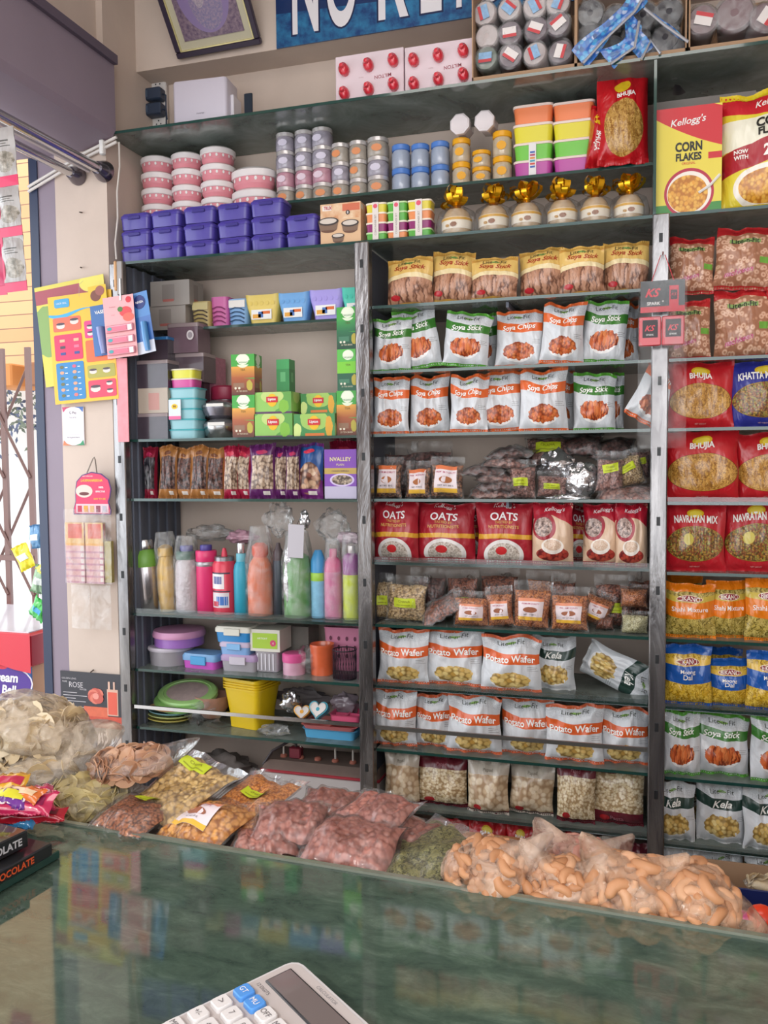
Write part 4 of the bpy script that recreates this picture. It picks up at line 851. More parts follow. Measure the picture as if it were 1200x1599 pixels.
def picture():
    bl, br = at(276, 91, 2.77), at(407, 70, 2.77); w = float(br[0]-bl[0]); h = .36; t = empty('picture_frame', (float(bl[0]+br[0])/2, 2.775, float(bl[2]+br[2])/2)); t.rotation_euler = (R(40), R(-1), 0)
    fr = M('#33283a', .4, name='dark_frame'); b = MB(); f = .020
    for x0, x1, z0, z1 in ((-w/2, w/2, 0, f), (-w/2, w/2, h-f, h), (-w/2, -w/2+f, f, h-f), (w/2-f, w/2, f, h-f)): b.box(x0, x1, 0, .02, z0, z1, fr, .003)
    b.build('frame', t); m_ = MB(); m_.box(-w/2+f, w/2-f, .008, .012, f, h-f, M('#bdb59c', .5)); m_.build('mount', t)
    g_ = MB(); q = f
    for x0, x1, z0, z1 in ((-w/2+q, w/2-q, q, q+.004), (-w/2+q, -w/2+q+.004, q, h-q), (w/2-q-.004, w/2-q, q, h-q)): g_.box(x0, x1, .002, .008, z0, z1, M('#d9cf96', .3, .5))
    g_.build('gold_fillet', t); mp = PRINT('art_print', ('noise', 60, '#5a4660', '#8a7480'), [(('ell', .5, .55, .42, .5), '#84709c'), (('ell', .52, .42, .26, .34), ('noise', 90, '#6f6a92', '#9a8498')), (('ell', .42, .65, .12, .30), ('noise', 120, '#8c8094', '#b0a0a8'))], (w, h), .5, 0)
    MB().box(-w/2+f+.028, w/2-f-.028, .005, .008, f+.030, h-f-.03, mp).build('print', t); tag(t, 'tilted dark-framed picture with cream mount and purple abstract print', 'picture')
picture()
ZLb, ZLc, ZLd, ZLe, ZLf = 1.587, 1.382, .98, .783, .576
# ---- buckets on the small upper shelf
def bucket(c, w=.10, h=.085, lab=True, seed=0):
    b = MB(); L = []
    for i in range(9):
        v = i/8; s_ = .72+.28*(1-math.cos(v*math.pi))/2; z = h*v
        L.append([(x*s_*(1), y*s_*.75, z+(.006*abs(x/(w/2))**2 if i == 8 else 0)) for x, y, _ in rrect(w, w, w*.2, 0, k=4)])
    L2 = [[(x*.93, y*.93, z-.001) for x, y, z in L[8]], [(x*.9, y*.9, h*.2) for x, y, z in L[0]]]
    b.loft(L+L2, M(c, .4)); o = b.build('plastic_basket'); 
    if lab:
        q = MB(); q.box(-w*.30, w*.28, -.0355, -.0335, h*.18, h*.52, WHITE); q.box(-w*.26, -w*.02, -.0362, -.0352, h*.22, h*.36, M('#e0a03c', .5)); q.box(0, w*.24, -.0362, -.0352, h*.36, h*.46, M('#d96a2c', .5)); q.box(-w*.1, w*.04, -.0362, -.0352, h*.24, h*.44, M('#4c70b0', .5)); q.build('label', o)
        e = MB(); 
        for k in range(5): e.disc(((k-2)*w*.16, -.0375, h*.74), w*.06, h*.08, M(c, .7), n=6)
        e.build('embossed_pattern', o)
    return o
ys = 2.80; zs = ZS+.004
for i, (x0, x1, yt, c, nm) in enumerate(((383, 437, 462, '#e0c566', 'yellow'), (434, 484, 459, '#6fa6dc', 'sky blue'), (483, 537, 454, '#a99ae0', 'lavender'), (533, 582, 450, '#4cc4ac', 'turquoise'))):
    x, w, h = fit(x0, x1, yt, ZS, 2.77, 480); o = bucket(c); o.scale = (w/.10, 1, h/.085); setloc(o, x, ys, zs); tag(o, f'{nm} plastic basket with flared rim on the small upper shelf', 'basket', 'flared pastel baskets')
def slot_basket(c, x0, x1, yt, label, sl='#5c5048', top=None):
    x, w, h = fit(x0, x1, yt, ZS, 2.77, 485); b = MB(); b.loft([rrect(w*.86, .06, .015, 0), rrect(w, .072, .018, h)], M(c, .4)); o = b.build('slotted_basket')
    q = MB()
    for k in range(4):
        z = h*(.16+.15*k); pts = [(-w*.36, -.036, z), (-w*.1, -.0375, z+.006), (w*.15, -.0375, z+.004), (w*.36, -.036, z-.004)]; q.tube(pts, .0024, M(sl, .5), 5)
    q.build('slots', o)
    if top: q = MB(); q.box(-w*.4, w*.4, -.038, -.036, h*.68, h*.95, M(top, .5)); q.build('label', o)
    setloc(o, x, ys, zs); tag(o, label, 'basket', 'slotted pencil baskets')
slot_basket('#b9a468', 299, 329, 471, 'olive-yellow slotted holder, leftmost on the small upper shelf', top='#cfc08a'); slot_basket('#cf6aa4', 329, 357, 464, 'pink slotted holder between the yellow and blue holders', '#8a3a68'); slot_basket('#7fa9d6', 356, 387, 467, 'light blue slotted holder with white label, left of the yellow basket', '#3d5878', '#e6e0da')
# ---- boxes and containers at left
BX = PRINT('grey_carton_print', '#a39a93', [(('rect', .30, .62, .2, .85), '#8f8680'), (('rect', .32, .60, .16, .26), '#b96a62')], (.12, .08), .6, .05)
def cbox(x0, x1, yt, yb, Y, label, mat=BX, nm='small_carton', d=.10, lid=None, cat='box', group=None):
    x, w, h = fit(x0, x1, yt, ZLb, Y, (yt+yb)/2); zb = float(at((x0+x1)/2, yb, Y)[2]); h = float(at((x0+x1)/2, yt, Y)[2])-zb
    b = MB(); b.box(-w/2, w/2, 0, d, 0, h*(.86 if lid else 1), mat, 0); o = b.build(nm)
    if lid: q = MB(); q.loft([rrect(w*1.04, d*1.04, .008, h*.86, 0, d/2), rrect(w*1.04, d*1.04, .008, h*.98, 0, d/2), rrect(w*.98, d*.98, .008, h, 0, d/2)], lid); q.build('lid', o)
    setloc(o, x, Y, zb); tag(o, label, cat, group); return o
cbox(235, 296, 438, 477, 2.74, 'upper of two grey cartons at the top left of the left rack', group='grey cartons at the top left'); cbox(231, 290, 477, 515, 2.745, 'lower of two grey cartons, above the mauve wrapped container', group='grey cartons at the top left')
DK = M('#433a44', .25, coat=.6, var=.3, vsc=25, name='dark_container'); DKL = M('#8f7f80', .35, coat=.3)
cbox(218, 262, 526, 562, 2.66, 'dark clear-sided container topped by a blue lid, left end', DK, 'food_container', .09, M('#2f6ea8', .35), 'container')
cbox(262, 309, 504, 551, 2.70, 'mauve-brown wrapped container with round white sticker', M('#6d5660', .3, coat=.5, var=.25, vsc=20), 'wrapped_container', .09, DKL, 'container')
cbox(268, 318, 551, 597, 2.71, 'dark brown wrapped container below the one with round sticker', M('#54434c', .3, coat=.5, var=.25, vsc=20), 'wrapped_container', .09, DKL, 'container')
cbox(270, 320, 597, 688, 2.76, 'tall plum box standing behind the cyan tub stack', M('#6a4a56', .5), 'tall_box', .08)
cbox(319, 337, 558, 640, 2.80, 'narrow pink printed box behind the red-lidded container', M('#a86a7c', .4, var=.4, vsc=60), 'tall_box', .08)
cbox(214, 262, 562, 606, 2.635, 'dark see-through container, upper one left of the yellow tub', DK, 'food_container', .09, DKL, 'container', 'dark containers at the left end')
cbox(216, 262, 606, 645, 2.635, 'pale beige printed carton between two dark containers', PRINT('beige_carton_print', '#b5a697', [(('rect', .35, .72, .12, .8), '#c08a80')], (.12, .08), .5, .1), 'small_carton', .09)
cbox(215, 262, 645, 686, 2.635, 'dark see-through container, lowest one left of the cyan tubs', DK, 'food_container', .09, DKL, 'container', 'dark containers at the left end')
q = MB(); p = at(297, 523, 2.694); q.disc(tuple(p), .014, .017, M('#d6cfd0', .5), n=16); q.disc(tuple(p+np.array([0, -.0006, 0])), .009, .011, M('#9b9298', .5), n=12); tag(q.build('round_sticker'), 'round white sticker on the mauve-brown wrapped container', 'sticker')
cy = ['#3f9fa8']
tubs = [(260, 306, 663, 686), (260, 306, 644, 663), (260, 306, 627, 644), (260, 306, 608, 627), (260, 305, 604-1, 608)]
tubs = [(260, 307, 605+16.2*k, 605+16.2*(k+1)) for k in range(5)][::-1]
for k, (x0, x1, y0, y1) in enumerate(tubs):
    Y = 2.64; x, w, _ = fit(x0, x1, y0, ZLb, Y, y0+5); zt, zb = float(at(283, y0, Y)[2]), float(at(283, y1, Y)[2]); o = tub('#8fc0c8', w, .085, (zt-zb), 'food_container', '#3aa0a8'); setloc(o, x, 2.685, zb); tag(o, f'cyan-lidded clear tub, {ORD[k]} from the bottom of its stack', 'container', 'cyan lidded tubs')
q = MB(); p0_, p1_ = at(264, 638, 2.636), at(283, 655, 2.636)
q.box(p0_[0], p1_[0], 2.634, 2.638, p1_[2], p0_[2]+.03, M('#d8dfe6', .5)); q.disc(((p0_[0]+p1_[0])/2, 2.633, p0_[2]+.006), .012, .009, M('#e8c42c', .5)); q.box(p0_[0], p1_[0], 2.6335, 2.634, p1_[2], p1_[2]+.012, M('#e06a9a', .5)); q.text('99', ((p0_[0]+p1_[0])/2, 2.6325, p0_[2]+.006), .009, M('#7a3a1c', .5), bold=.02)
tag(q.build('price_sticker'), 'price sticker with yellow oval on the cyan tub stack', 'sticker')
for k, (y0, y1, c, nm) in enumerate(((575, 590, '#dcd848', 'yellow'), (590, 605.5, '#d0509a', 'magenta'))):
    Y = 2.64; x, w, _ = fit(262, 301, y0, ZLb, Y, y0+5); zt, zb = float(at(283, y0, Y)[2]), float(at(283, y1, Y)[2]); o = tub(c, w, .075, zt-zb, 'food_container', '#ded6c4'); setloc(o, x, 2.685, zb); tag(o, f'small {nm} tub with cream rim on top of the cyan tubs', 'container')
def steelbowl(x0, x1, yt, yb, Y, label, m=STEEL, lid=True):
    x, w, _ = fit(x0, x1, yt, ZLb, Y, (yt+yb)/2); zt, zb = float(at((x0+x1)/2, yt, Y)[2]), float(at((x0+x1)/2, yb, Y)[2]); h = zt-zb; r = w/2; b = MB()
    b.lathe([(r*.6, 0), (r*.85, h*.15), (r*.98, h*.5), (r, h*.62)], m, 24); o = b.build('steel_bowl')
    MB().lathe([(r*1.02, h*.6), (r*1.02, h*.72), (r*.8, h*.85), (r*.5, h)], M('#8f9094', .2, .6), 24).build('lid', o); q = MB(); q.box(-r*.3, r*.7, -r*1.04, -r*1.0, h*.62, h*.78, M('#dcd8d2', .5)); q.build('price_label', o)
    setloc(o, x, 2.72, zb); tag(o, label, 'bowl', 'steel bowls')
steelbowl(310, 362, 652, 686, 2.67, 'steel bowl with grey lid, lower one beside the tea boxes'); steelbowl(308, 360, 624, 653, 2.67, 'film-wrapped steel bowl, upper one under the red lid', M('#7f7c86', .25, .7, var=.3, vsc=40))
x, w, _ = fit(325, 366, 602, ZLb, 2.76, 612); zt, zb = float(at(345, 602, 2.76)[2]), float(at(345, 624, 2.76)[2]); b = MB(); b.lathe([(w*.5, 0), (w*.53, .004), (w*.53, zt-zb-.006), (w*.46, zt-zb)], M('#8c2440', .4), 26); o = b.build('round_container'); MB().lathe([(w*.46, ZLb+.004-zb), (w*.48, 0)], M('#4c4450', .2, coat=.6), 26).build('clear_body', o); setloc(tag(o, 'dark round container with thick crimson lid behind the steel bowls', 'container'), x, 2.80, zb)
# ---- tea cartons
def teamat(nm, c0, c1, c2): return PRINT(nm, c0, [(('band', .42, .70), ('grad', .42, .70, c2, c1)), (('band', -.1, .42, 0, .06), ('grad', 0, .42, '#5a3026' if c1 != '#3d9a4a' else '#123f30', c2)), (('ell', .5, .84, .30, .17), '#dfe8cc'), (('ell', .5, .80, .5, .06), c0), (('ell', .5, .86, .25, .12), '#e9efd8'), (('rect', .08, .55, .18, .30), '#8f6a50' if c1 != '#3d9a4a' else '#3f7a5c'), (('ell', .78, .24, .13, .13, 60), '#b8a83c')], (.09, .14), .45, .05)
TO = teamat('tea_orange_print', '#3fa33c', '#e0a23c', '#a8562c'); TG = teamat('tea_green_print', '#3fa33c', '#3d9a4a', '#1f6a44'); TL = PRINT('tea_lime_print', '#58b84a', [(('band', .42, .70), '#7ac832'), (('band', -.1, .42), '#1a5a40'), (('ell', .5, .86, .25, .12), '#e9efd8'), (('ell', .78, .26, .13, .13, 60), '#b8a83c'), (('rect', .08, .55, .18, .28), '#3f7a5c')], (.09, .14), .45, .05)
def tea(x0, x1, yt, yb, Y, mat, label, side=None, rz=0, d=.07):
    x, w, _ = fit(x0, x1, yt, ZLb, Y, (yt+yb)/2); zt, zb = float(at((x0+x1)/2, yt, Y)[2]), float(at((x0+x1)/2, yb, Y)[2]); h = zt-zb; b = MB(); b.box(-w/2, w/2, 0, d, 0, h, mat)
    b.text('TEA', (0, -.0008, h*.62), h*.05, M('#5a4a1c', .5), maxw=w*.7); b.text('ORGANIC', (0, -.0008, h*.80), h*.04, M('#3a7a3a', .5), maxw=w*.45)
    q = MB(); q.text('25 TEA BAGS', (-w*.05, -.0008, h*.10), h*.035, M('#e0d6b8', .5), maxw=w*.7)
    for k in (0, 1): q.disc((-w*.32+k*w*.16, -.0008, h*.17), w*.05, w*.05, M('#e8e0cc', .5), n=10)
    o = b.build('tea_carton'); q.build('small_print', o); setloc(o, x, Y, zb, rz); tag(o, label, 'box', 'green-topped tea cartons')
tea(363, 398, 617, 684, 2.635, TO, 'orange and green tea carton, lower one left of the green carton pile'); tea(362, 397, 553, 617, 2.635, TO, 'orange and green tea carton, upper one left of the green carton pile', rz=4)
tea(526, 560, 610, 682, 2.65, TO, 'orange and green tea carton at the bottom of the stack by the chrome post'); tea(527, 561, 545, 610, 2.65, TL, 'lime green tea carton in the middle of the stack by the post'); tea(526, 561, 479, 545, 2.65, TG, 'dark green tea carton topping the tall stack by the post')
LP = PRINT('green_tea_print', '#5f9e46', [(('ell', .3, .5, .4, .6, 20), '#8fc25e'), (('ell', .5, .8, .3, .3), '#bcd27a'), (('band', -.1, .10), '#5a3a5c'), (('ell', .80, .35, .13, .3, 60), '#7fb83c')], (.14, .07), .35, .1)
LP2 = PRINT('green_tea_honey_print', '#3f8a4a', [(('ell', .5, .8, .35, .5, 20), '#9cc25e'), (('ell', .86, .45, .09, .45, 50), '#d8a02c'), (('rect', .28, .75, .06, .18), '#d8762c'), (('ell', .08, .3, .1, .3, 50), '#cfe08a')], (.14, .07), .35, .1)
def lip(x0, x1, yt, yb, Y, mat, label, d=.09, yaw=0):
    x, w, _ = fit(x0, x1, yt, ZLb, Y, (yt+yb)/2); zt, zb = float(at((x0+x1)/2, yt, Y)[2]), float(at((x0+x1)/2, yb, Y)[2]); h = zt-zb; b = MB(); b.box(-w/2, w/2, 0, d, 0, h, mat)
    b.disc((0, -.001, h*.62), w*.13, h*.30, M('#e8b81c', .4)); b.box(-w*.15, w*.15, -.002, -.0008, h*.52, h*.78, M('#c9202c', .4), 0); b.text('Lipton', (0, -.0026, h*.65), h*.15, WHITE, maxw=w*.26, bold=.03)
    setloc(tag(b.build('tea_carton'), label, 'box', 'wide green tea cartons'), x, Y, zb, yaw)
lip(397, 457, 646, 684, 2.635, LP, 'wide green tea carton, lower left of the four'); lip(396, 455, 612, 646, 2.64, LP, 'wide green tea carton, upper left of the four'); lip(459, 523, 646, 683, 2.635, LP2, 'wide green tea carton with honey dipper, lower right of the four'); lip(470, 525, 614, 646, 2.69, LP2, 'wide green tea carton set further back, upper right of the four')
x, w, _ = fit(432, 452, 561, ZLb, 2.70, 585); zt, zb = float(at(442, 561, 2.70)[2]), float(at(442, 611, 2.70)[2]); b = MB(); b.box(-w/2, w/2, 0, .05, 0, zt-zb, PRINT('slim_print', '#2f8a4a', [(('band', .7, 1.1), '#3fa05a'), (('rect', .3, .7, .3, .6), '#5fb070')], (.05, .12), .4, .05)); setloc(tag(b.build('slim_carton'), 'slim dark green carton standing upright on the green tea cartons', 'box'), x, 2.70, zb)

# ---- dried fruit pouches (shelf under the tea)
def dfr(nm, base, fd, topc, blue=False, h=.19):
    L = [(('rect', .10, .93, .17, .80), fd), (('rect', .15, .9, .10, .17), base), (('rect', .55, .82, .06, .13), '#d9cfc8')]
    if blue: L.insert(0, (('band', .5, 1.1, .2, .25), '#24508c')); L[1] = (('ell', .55, .36, .42, .30), fd)
    m = PRINT(nm+'_print', base, L, (.1, .18), .28, .6); design(nm, .1, .18, .05, m, [('e', .5, .86, .22, .04, topc, .0009)] , M(base, .3), nvar=2)
RAIS = ('food', 'cells', 130, ['#2a1c1c', '#5a3c38', '#7a564c', '#463030']); CASH = ('food', 'cells', 90, ['#6a5244', '#b59a84', '#cbb49c', '#a08670'])
dfr('raisin', '#a8703c', RAIS, '#6a3a20'); dfr('cashew_red', '#a01c3c', CASH, '#c9304a'); dfr('cashew_purple', '#5c1f5c', CASH, '#b8305c'); dfr('mix_purple', '#6c1f6c', ('food', 'cells', 60, ['#5a3a30', '#b07a5c', '#d8b898', '#8a4a3c']), '#d0304c', True); dfr('dark_wrap', '#8c1c34', ('food', 'cells', 60, ['#1c1a20', '#2c2a34', '#6a6468', '#3a3640']), '#c0305c')
dl = [('dark_wrap', 224, 246, 699, 'dark crimson pouch'), ('raisin', 250, 277, 697, 'amber raisin pouch'), ('raisin', 274, 302, 700, 'amber raisin pouch'), ('raisin', 299, 326, 697, 'amber raisin pouch'), ('raisin', 320, 352, 700, 'amber raisin pouch'), ('cashew_red', 350, 374, 698, 'crimson nut pouch'), ('cashew_red', 370, 394, 697, 'crimson nut pouch'), ('cashew_purple', 391, 431, 695, 'plum pouch of whole nuts'), ('cashew_purple', 429, 450, 698, 'plum pouch seen nearly edge-on'), ('cashew_purple', 447, 470, 698, 'plum nut pouch'), ('mix_purple', 463, 505, 694, 'purple and blue mixed nut pouch')]
for i, (d, x0, x1, yt, lk) in enumerate(dl): place(d, x0, x1, yt, ZLc, f'{lk}, {ordl(i, len(dl))} on the dried fruit shelf', Y=2.65 if i % 2 else 2.66, yaw=[0, 6, -8, 5][i % 4], group='dried fruit pouches')
m = PRINT('plum_box_print', '#7a3fa8', [(('band', .50, .62), '#b89a4a'), (('band', -.1, .25), '#b8b0c8'), (('ell', .55, .38, .38, .13), '#c9b8dc'), (('ell', .55, .38, .32, .10), ('food', 'cells', 120, ['#4a3830', '#a08a74', '#c0ac94', '#807060']))], (.11, .17), .4, .1)
x, w, h = fit(507, 557, 702, ZLc, 2.63, 740); b = MB(); b.box(-w/2, w/2, 0, .05, 0, h, m); b.text('NVALLEY', (.01*w, -.001, h*.80), .013, M('#e0cf9a', .4), maxw=w*.75, bold=.02); b.text('PLAIN', (0, -.001, h*.69), .007, M('#e0cf9a', .4), maxw=w*.4); b.text('CASHEW KERNELS', (0, -.001, h*.56), .005, M('#4a2a5c', .4), maxw=w*.8)
setloc(tag(b.build('nut_carton'), 'purple nut carton with gold stripe standing beside the chrome post', 'box'), x, 2.63, ZLc+.005)
place('cashew_red', 514, 560, 690, ZLc, 'orange-red pouch hidden behind the purple nut carton', Y=2.80)

# ---- water bottles
def bottle(nm, prof, mats, x0, x1, yt, yb, label, tilt=0, Y=2.67, parts=(), wrap=None, seg=24):
    """prof segments: (part_name, [(r,z)..], material) with r,z relative to half width / height"""
    x, w, h = fit(x0, x1, yt, ZLd, Y, (yt+yb)/2); r = w/2; t = empty('water_bottle', (x, Y, ZLd+.005)); t.rotation_euler = (0, R(tilt), 0)
    for pn, pr, m_ in prof: MB().lathe([(a*r, c*h) for a, c in pr], m_, seg).build(pn, t)
    for f in parts: f(t, r, h)
    if wrap:
        g = MB(); s_ = random.random()*50
        def wf(a, c):
            th = a*2*math.pi; q = r*(1.10+.10*noise.noise(Vector((math.cos(th)*2, math.sin(th)*2, c*5+s_)))); q *= (1 if c < wrap else 1-.55*(c-wrap)/(1.25-wrap)); 
            return (q*math.cos(th)+.006*math.sin(c*9+s_)*max(0, c-.7), q*math.sin(th), c*h*1.13)
        g.grid(wf, 26, 20, CLEARH); g.build('plastic_wrap', t, 60)
    tag(t, label, 'bottle', 'water bottles'); return t
def cyl(a, c, r=1., e=.012): return [(r*.94, a), (r, a+e), (r, c-e), (r*.94, c)]
grn = M('#6a9a3c', .4); 
bottle('b', [('body', [(.85, 0), (.9, .01), (.98, .55), (.95, .66)], M('#c4bec0', .22, .9)), ('grip_band', [(.98, .62), (1.02, .66), (1.0, .78), (.7, .86)], grn), ('cap', [(.62, .86), (.66, .88), (.66, .97), (.6, 1)], STEEL)], 0, 218, 250, 843, 952, 'steel water bottle with green shoulder, leaning at far left', tilt=-4)
gd = M('#c9a048', .35, .3); bottle('b', [('body', [(.85, 0), (.92, .01), (1, .3), (.98, .6), (.8, .72), (.68, .78)], gd), ('cap', [(.72, .78), (.78, .79), (.76, .90), (.4, .94), (.2, .95)], gd)], 0, 250, 277, 845, 953, 'golden yellow water bottle wrapped in clear film', tilt=-3, wrap=.85)
wb = M('#cbbfc3', .3, coat=.5, var=.2, vsc=30, bump=1, bsc=40); bottle('b', [('body', [(.8, 0), (.95, .02), (1, .4), (.95, .72), (.7, .80)], wb), ('cap', [(.85, .78), (.9, .80), (.9, .88), (.8, .90)], M('#3f6a5a', .4)), ('cap_top', [(.5, .90), (.55, .95), (.5, .98)], M('#4a4a94', .4))], 0, 276, 309, 850, 953, 'bottle in a crumpled white plastic bag with dark green cap', wrap=.7)
pk = M('#d6336c', .35); bottle('b', [('body', [(.88, 0), (.93, .01), (.95, .70)], pk), ('band', cyl(.68, .75, .98), M('#a8a4a8', .3, .5)), ('lid', cyl(.75, .91, .98), pk), ('cap_top', cyl(.90, .99, .55), M('#4a3f8c', .4))], 0, 308, 338, 850, 953, 'bright pink bottle with grey band, left of the cartoon-style bottle')
def gfx(t, r, h):
    q = MB(); 
    def patch(a0, a1, z0, z1, m_):
        q.grid(lambda a, c: (r*.985*math.sin(a0+(a1-a0)*a), -r*.985*math.cos(a0+(a1-a0)*a), (z0+(z1-z0)*c)*h), 8, 2, m_)
    patch(-.9, .4, .42, .66, M('#e6dfe0', .4)); patch(-.6, .2, .50, .62, M('#4a5a94', .4)); patch(-.8, .8, .12, .36, M('#d8d2d6', .4)); patch(-.3, .7, .16, .30, M('#3f70b8', .4)); patch(-.7, -.1, .14, .22, M('#c93a4a', .4)); patch(-.9, .9, .66, .685, M('#3a3a4c', .4)); patch(-.9, .9, .37, .39, M('#3a3a4c', .4)); q.build('graphic_print', t)
bottle('b', [('body', [(.9, 0), (.95, .01), (.97, .80), (.8, .86)], M('#cf3a50', .3, .1)), ('collar', cyl(.84, .93, .8), M('#8f8c90', .25, .7)), ('spout', [(.25, .93), (.22, .99), (.12, 1.06)], M('#c9324a', .4))], 0, 334, 369, 862, 955, 'red bottle with white and blue graphic panels and steel collar', parts=(gfx,))
tl = M('#2f9ab4', .4); bottle('b', [('body', [(.9, 0), (.97, .01), (1, .60), (.85, .68), (.62, .72)], tl), ('neck', cyl(.71, .83, .62), M('#6ab0c0', .4)), ('cap', cyl(.83, .97, .5), M('#c8c4c6', .25, .8))], 0, 366, 389, 845, 956, 'teal water bottle with narrow neck and silver cap')
og = M('#d8744c', .4); bottle('b', [('body', [(.8, 0), (.95, .01), (.98, .5), (.8, .66), (.5, .74)], og), ('cap', [(.5, .74), (.62, .78), (.6, .88), (.3, .92)], M('#d86048', .4)), ('side_strip', [(.30, .05), (.32, .6)], M('#6a7a5c', .5))], 0, 388, 426, 838, 957, 'orange bottle in a tall twisted clear bag', wrap=.62)
bottle('b', [('body', [(.9, 0), (.97, .01), (1, .72), (.9, .76)], M('#3f444c', .4, .3)), ('cap', [(.85, .76), (.85, .88), (.5, .93), (.3, 1)], M('#4a3c40', .4))], 0, 427, 444, 848, 957, 'slim charcoal bottle beside an orange strip, centre right')
gb = M('#5c9a4c', .35, coat=.3, var=.2, vsc=20); bottle('b', [('body', [(.8, 0), (.95, .01), (.98, .7), (.8, .80), (.4, .84)], gb), ('cap', cyl(.83, .95, .35), M('#9ac43c', .4))], 0, 444, 486, 845, 958, 'green bottle in clear bag behind a blank grey price tag', wrap=.66)
bl = M('#3f8fc4', .35); bottle('b', [('body', [(.85, 0), (.95, .01), (.97, .55)], M('#7fb4cf', .35, var=.3, vsc=40)), ('lower_band', cyl(.5, .62, .99), M('#9cc84a', .4)), ('shoulder', [(.98, .62), (.95, .78), (.6, .88), (.4, .92)], bl)], 0, 486, 509, 850, 956, 'blue bottle with lime band right of the green bagged bottle')
bottle('b', [('body', [(.85, 0), (.95, .01), (.97, .66)], M('#cf7aa0', .35, var=.25, vsc=30)), ('shoulder', [(.97, .66), (.85, .80), (.5, .86)], M('#d65a8c', .35)), ('cap', cyl(.86, .98, .4), M('#c94c7c', .4))], 0, 507, 535, 855, 958, 'mottled pink bottle in clear wrap next to the lime one', wrap=.62)
bottle('b', [('body', [(.88, 0), (.95, .01), (.97, .60)], M('#c4cf2c', .4)), ('shoulder', [(.97, .60), (.97, .80), (.8, .86), (.5, .88)], M('#94408c', .4)), ('cap', cyl(.88, .98, .42), M('#cfc8c4', .3, .5))], 0, 536, 563, 850, 961, 'lime bottle with purple shoulder beside the chrome post', wrap=.9)
p = at(462, 845, 2.61); b = MB(); b.box(-.028, .028, 0, .0012, -.055, .055, M('#b9b4bb', .6)); b.tube([(0, .002, .05), (.004, .02, .075)], .001, BLACK, 4); o = b.build('price_tag'); o.location = tuple(p); o.rotation_euler = (0, R(3), 0); tag(o, 'blank pale grey tag hanging in front of the green bottle', 'tag')
# foil and clear crumpled bags among the bottles
def crumple(px, py, rx, rz, Y, mat, nm, label, seed, ry=.03, cat='bag'):
    b = MB()
    def f(a, c):
        th = a*2*math.pi; ph = (c-.5)*math.pi; d = Vector((math.cos(ph)*math.cos(th), math.cos(ph)*math.sin(th), math.sin(ph))); k = 1+.40*noise.noise(d*2.2+Vector((seed, 0, 0)))+.22*noise.noise(d*6+Vector((seed, 5, 0))); return (d.x*rx*k, d.y*ry*k, d.z*rz*k)
    b.grid(f, 28, 18, mat); o = b.build(nm, None, 60); o.location = tuple(at(px, py, Y)); tag(o, label, cat); return o
SILVER = M('#c4c2c4', .18, .85, bump=.8, bsc=30, name='foil')
crumple(451, 905, .018, .10, 2.635, SILVER, 'foil_sleeve', 'crumpled silver foil strip on the left side of the green bottle', 3, .01)
crumple(476, 812, .016, .03, 2.68, SILVER, 'foil_sleeve', 'small silver foil twist above the blank tag', 5, .01)
crumple(330, 832, .09, .028, 2.80, CLEARH, 'clear_bag', 'clear crumpled bag lying above the bottles toward the left', 8, .04)
crumple(378, 838, .055, .022, 2.77, M('#b58a98', .3, coat=.5, var=.5, vsc=50), 'patterned_bag', 'pink and blue patterned packet lying on top of the bottles', 9, .03)
crumple(437, 812, .05, .055, 2.75, CLEARH, 'clear_bag', 'clear crumpled bag rising above the orange bottle', 11, .03)
crumple(520, 822, .055, .055, 2.72, CLEARH, 'clear_bag', 'clear crumpled bag above the pink bottles by the post', 12, .03)
crumple(545, 840, .04, .02, 2.70, M('#b8a4ac', .3, coat=.5, var=.3, vsc=50), 'clear_bag', 'pinkish folded wrap over the lime bottle', 13, .02)
b = MB(); b.lathe([(.0, -.004), (.028, -.002), (.03, .004), (.02, .02), (0, .026)], M('#4a5260', .15, coat=.8), 20); o = b.build('round_lid'); o.location = tuple(at(225, 827, 2.72)); o.rotation_euler = (R(80), 0, 0); tag(o, 'dark glossy round lid standing above the leftmost bottle', 'bowl')  # a dark round lid stood on its edge
b = MB(); b.box(-.012, .012, -.002, .002, 0, .2, M('#8c2c3c', .4, var=.5, vsc=40), .001); o = b.build('red_packet'); o.location = (float(at(216, 950, 2.70)[0]), 2.70, ZLd+.005); tag(o, 'dark red packet squeezed against the side panel by the first bottle', 'packet')

# ---- plastic ware shelf
def zat(px, py, Y): return float(at(px, py, Y)[2])
def rnd(x0, x1, yt, yb, Y, segs, nm, label, cat, ysq=1., yc=None, grp=None):
    x, w, _ = fit(x0, x1, yt, ZLe, Y, (yt+yb)/2); zb = zat((x0+x1)/2, yb, Y); h = zat((x0+x1)/2, yt, Y)-zb; r = w/2; o = None
    for pn, pr, m_ in segs:
        me = MB().lathe([(a*r, c*h) for a, c in pr], m_, 30, sy=ysq); 
        if o is None: o = me.build(nm)
        else: me.build(pn, o)
    setloc(o, x, yc or Y+r*.8, zb); return tag(o, label, cat, grp)
CT = M('#b9b3ba', .15, coat=.8, name='clear_tub', alpha=.75)
rnd(222, 284, 1012, 1043, 2.66, [('body', [(.85, 0), (.92, .05), (.98, .75), (1.0, .85)], CT), ('lid', [(1.03, .82), (1.05, .9), (1.0, 1.0)], M('#c9c2cc', .3))], 'round_tub', 'clear round tub under the purple-lidded tub', 'tub')
rnd(227, 300, 988, 1013, 2.66, [('body', [(.85, 0), (.95, .05), (.95, .62)], M('#9a6ab8', .35, coat=.3)), ('lid', [(1.0, .6), (1.02, .75), (.96, 1.0), (.3, 1.04)], M('#cf94b8', .4))], 'round_tub', 'round violet tub with pink lid on top of the clear tub', 'tub')
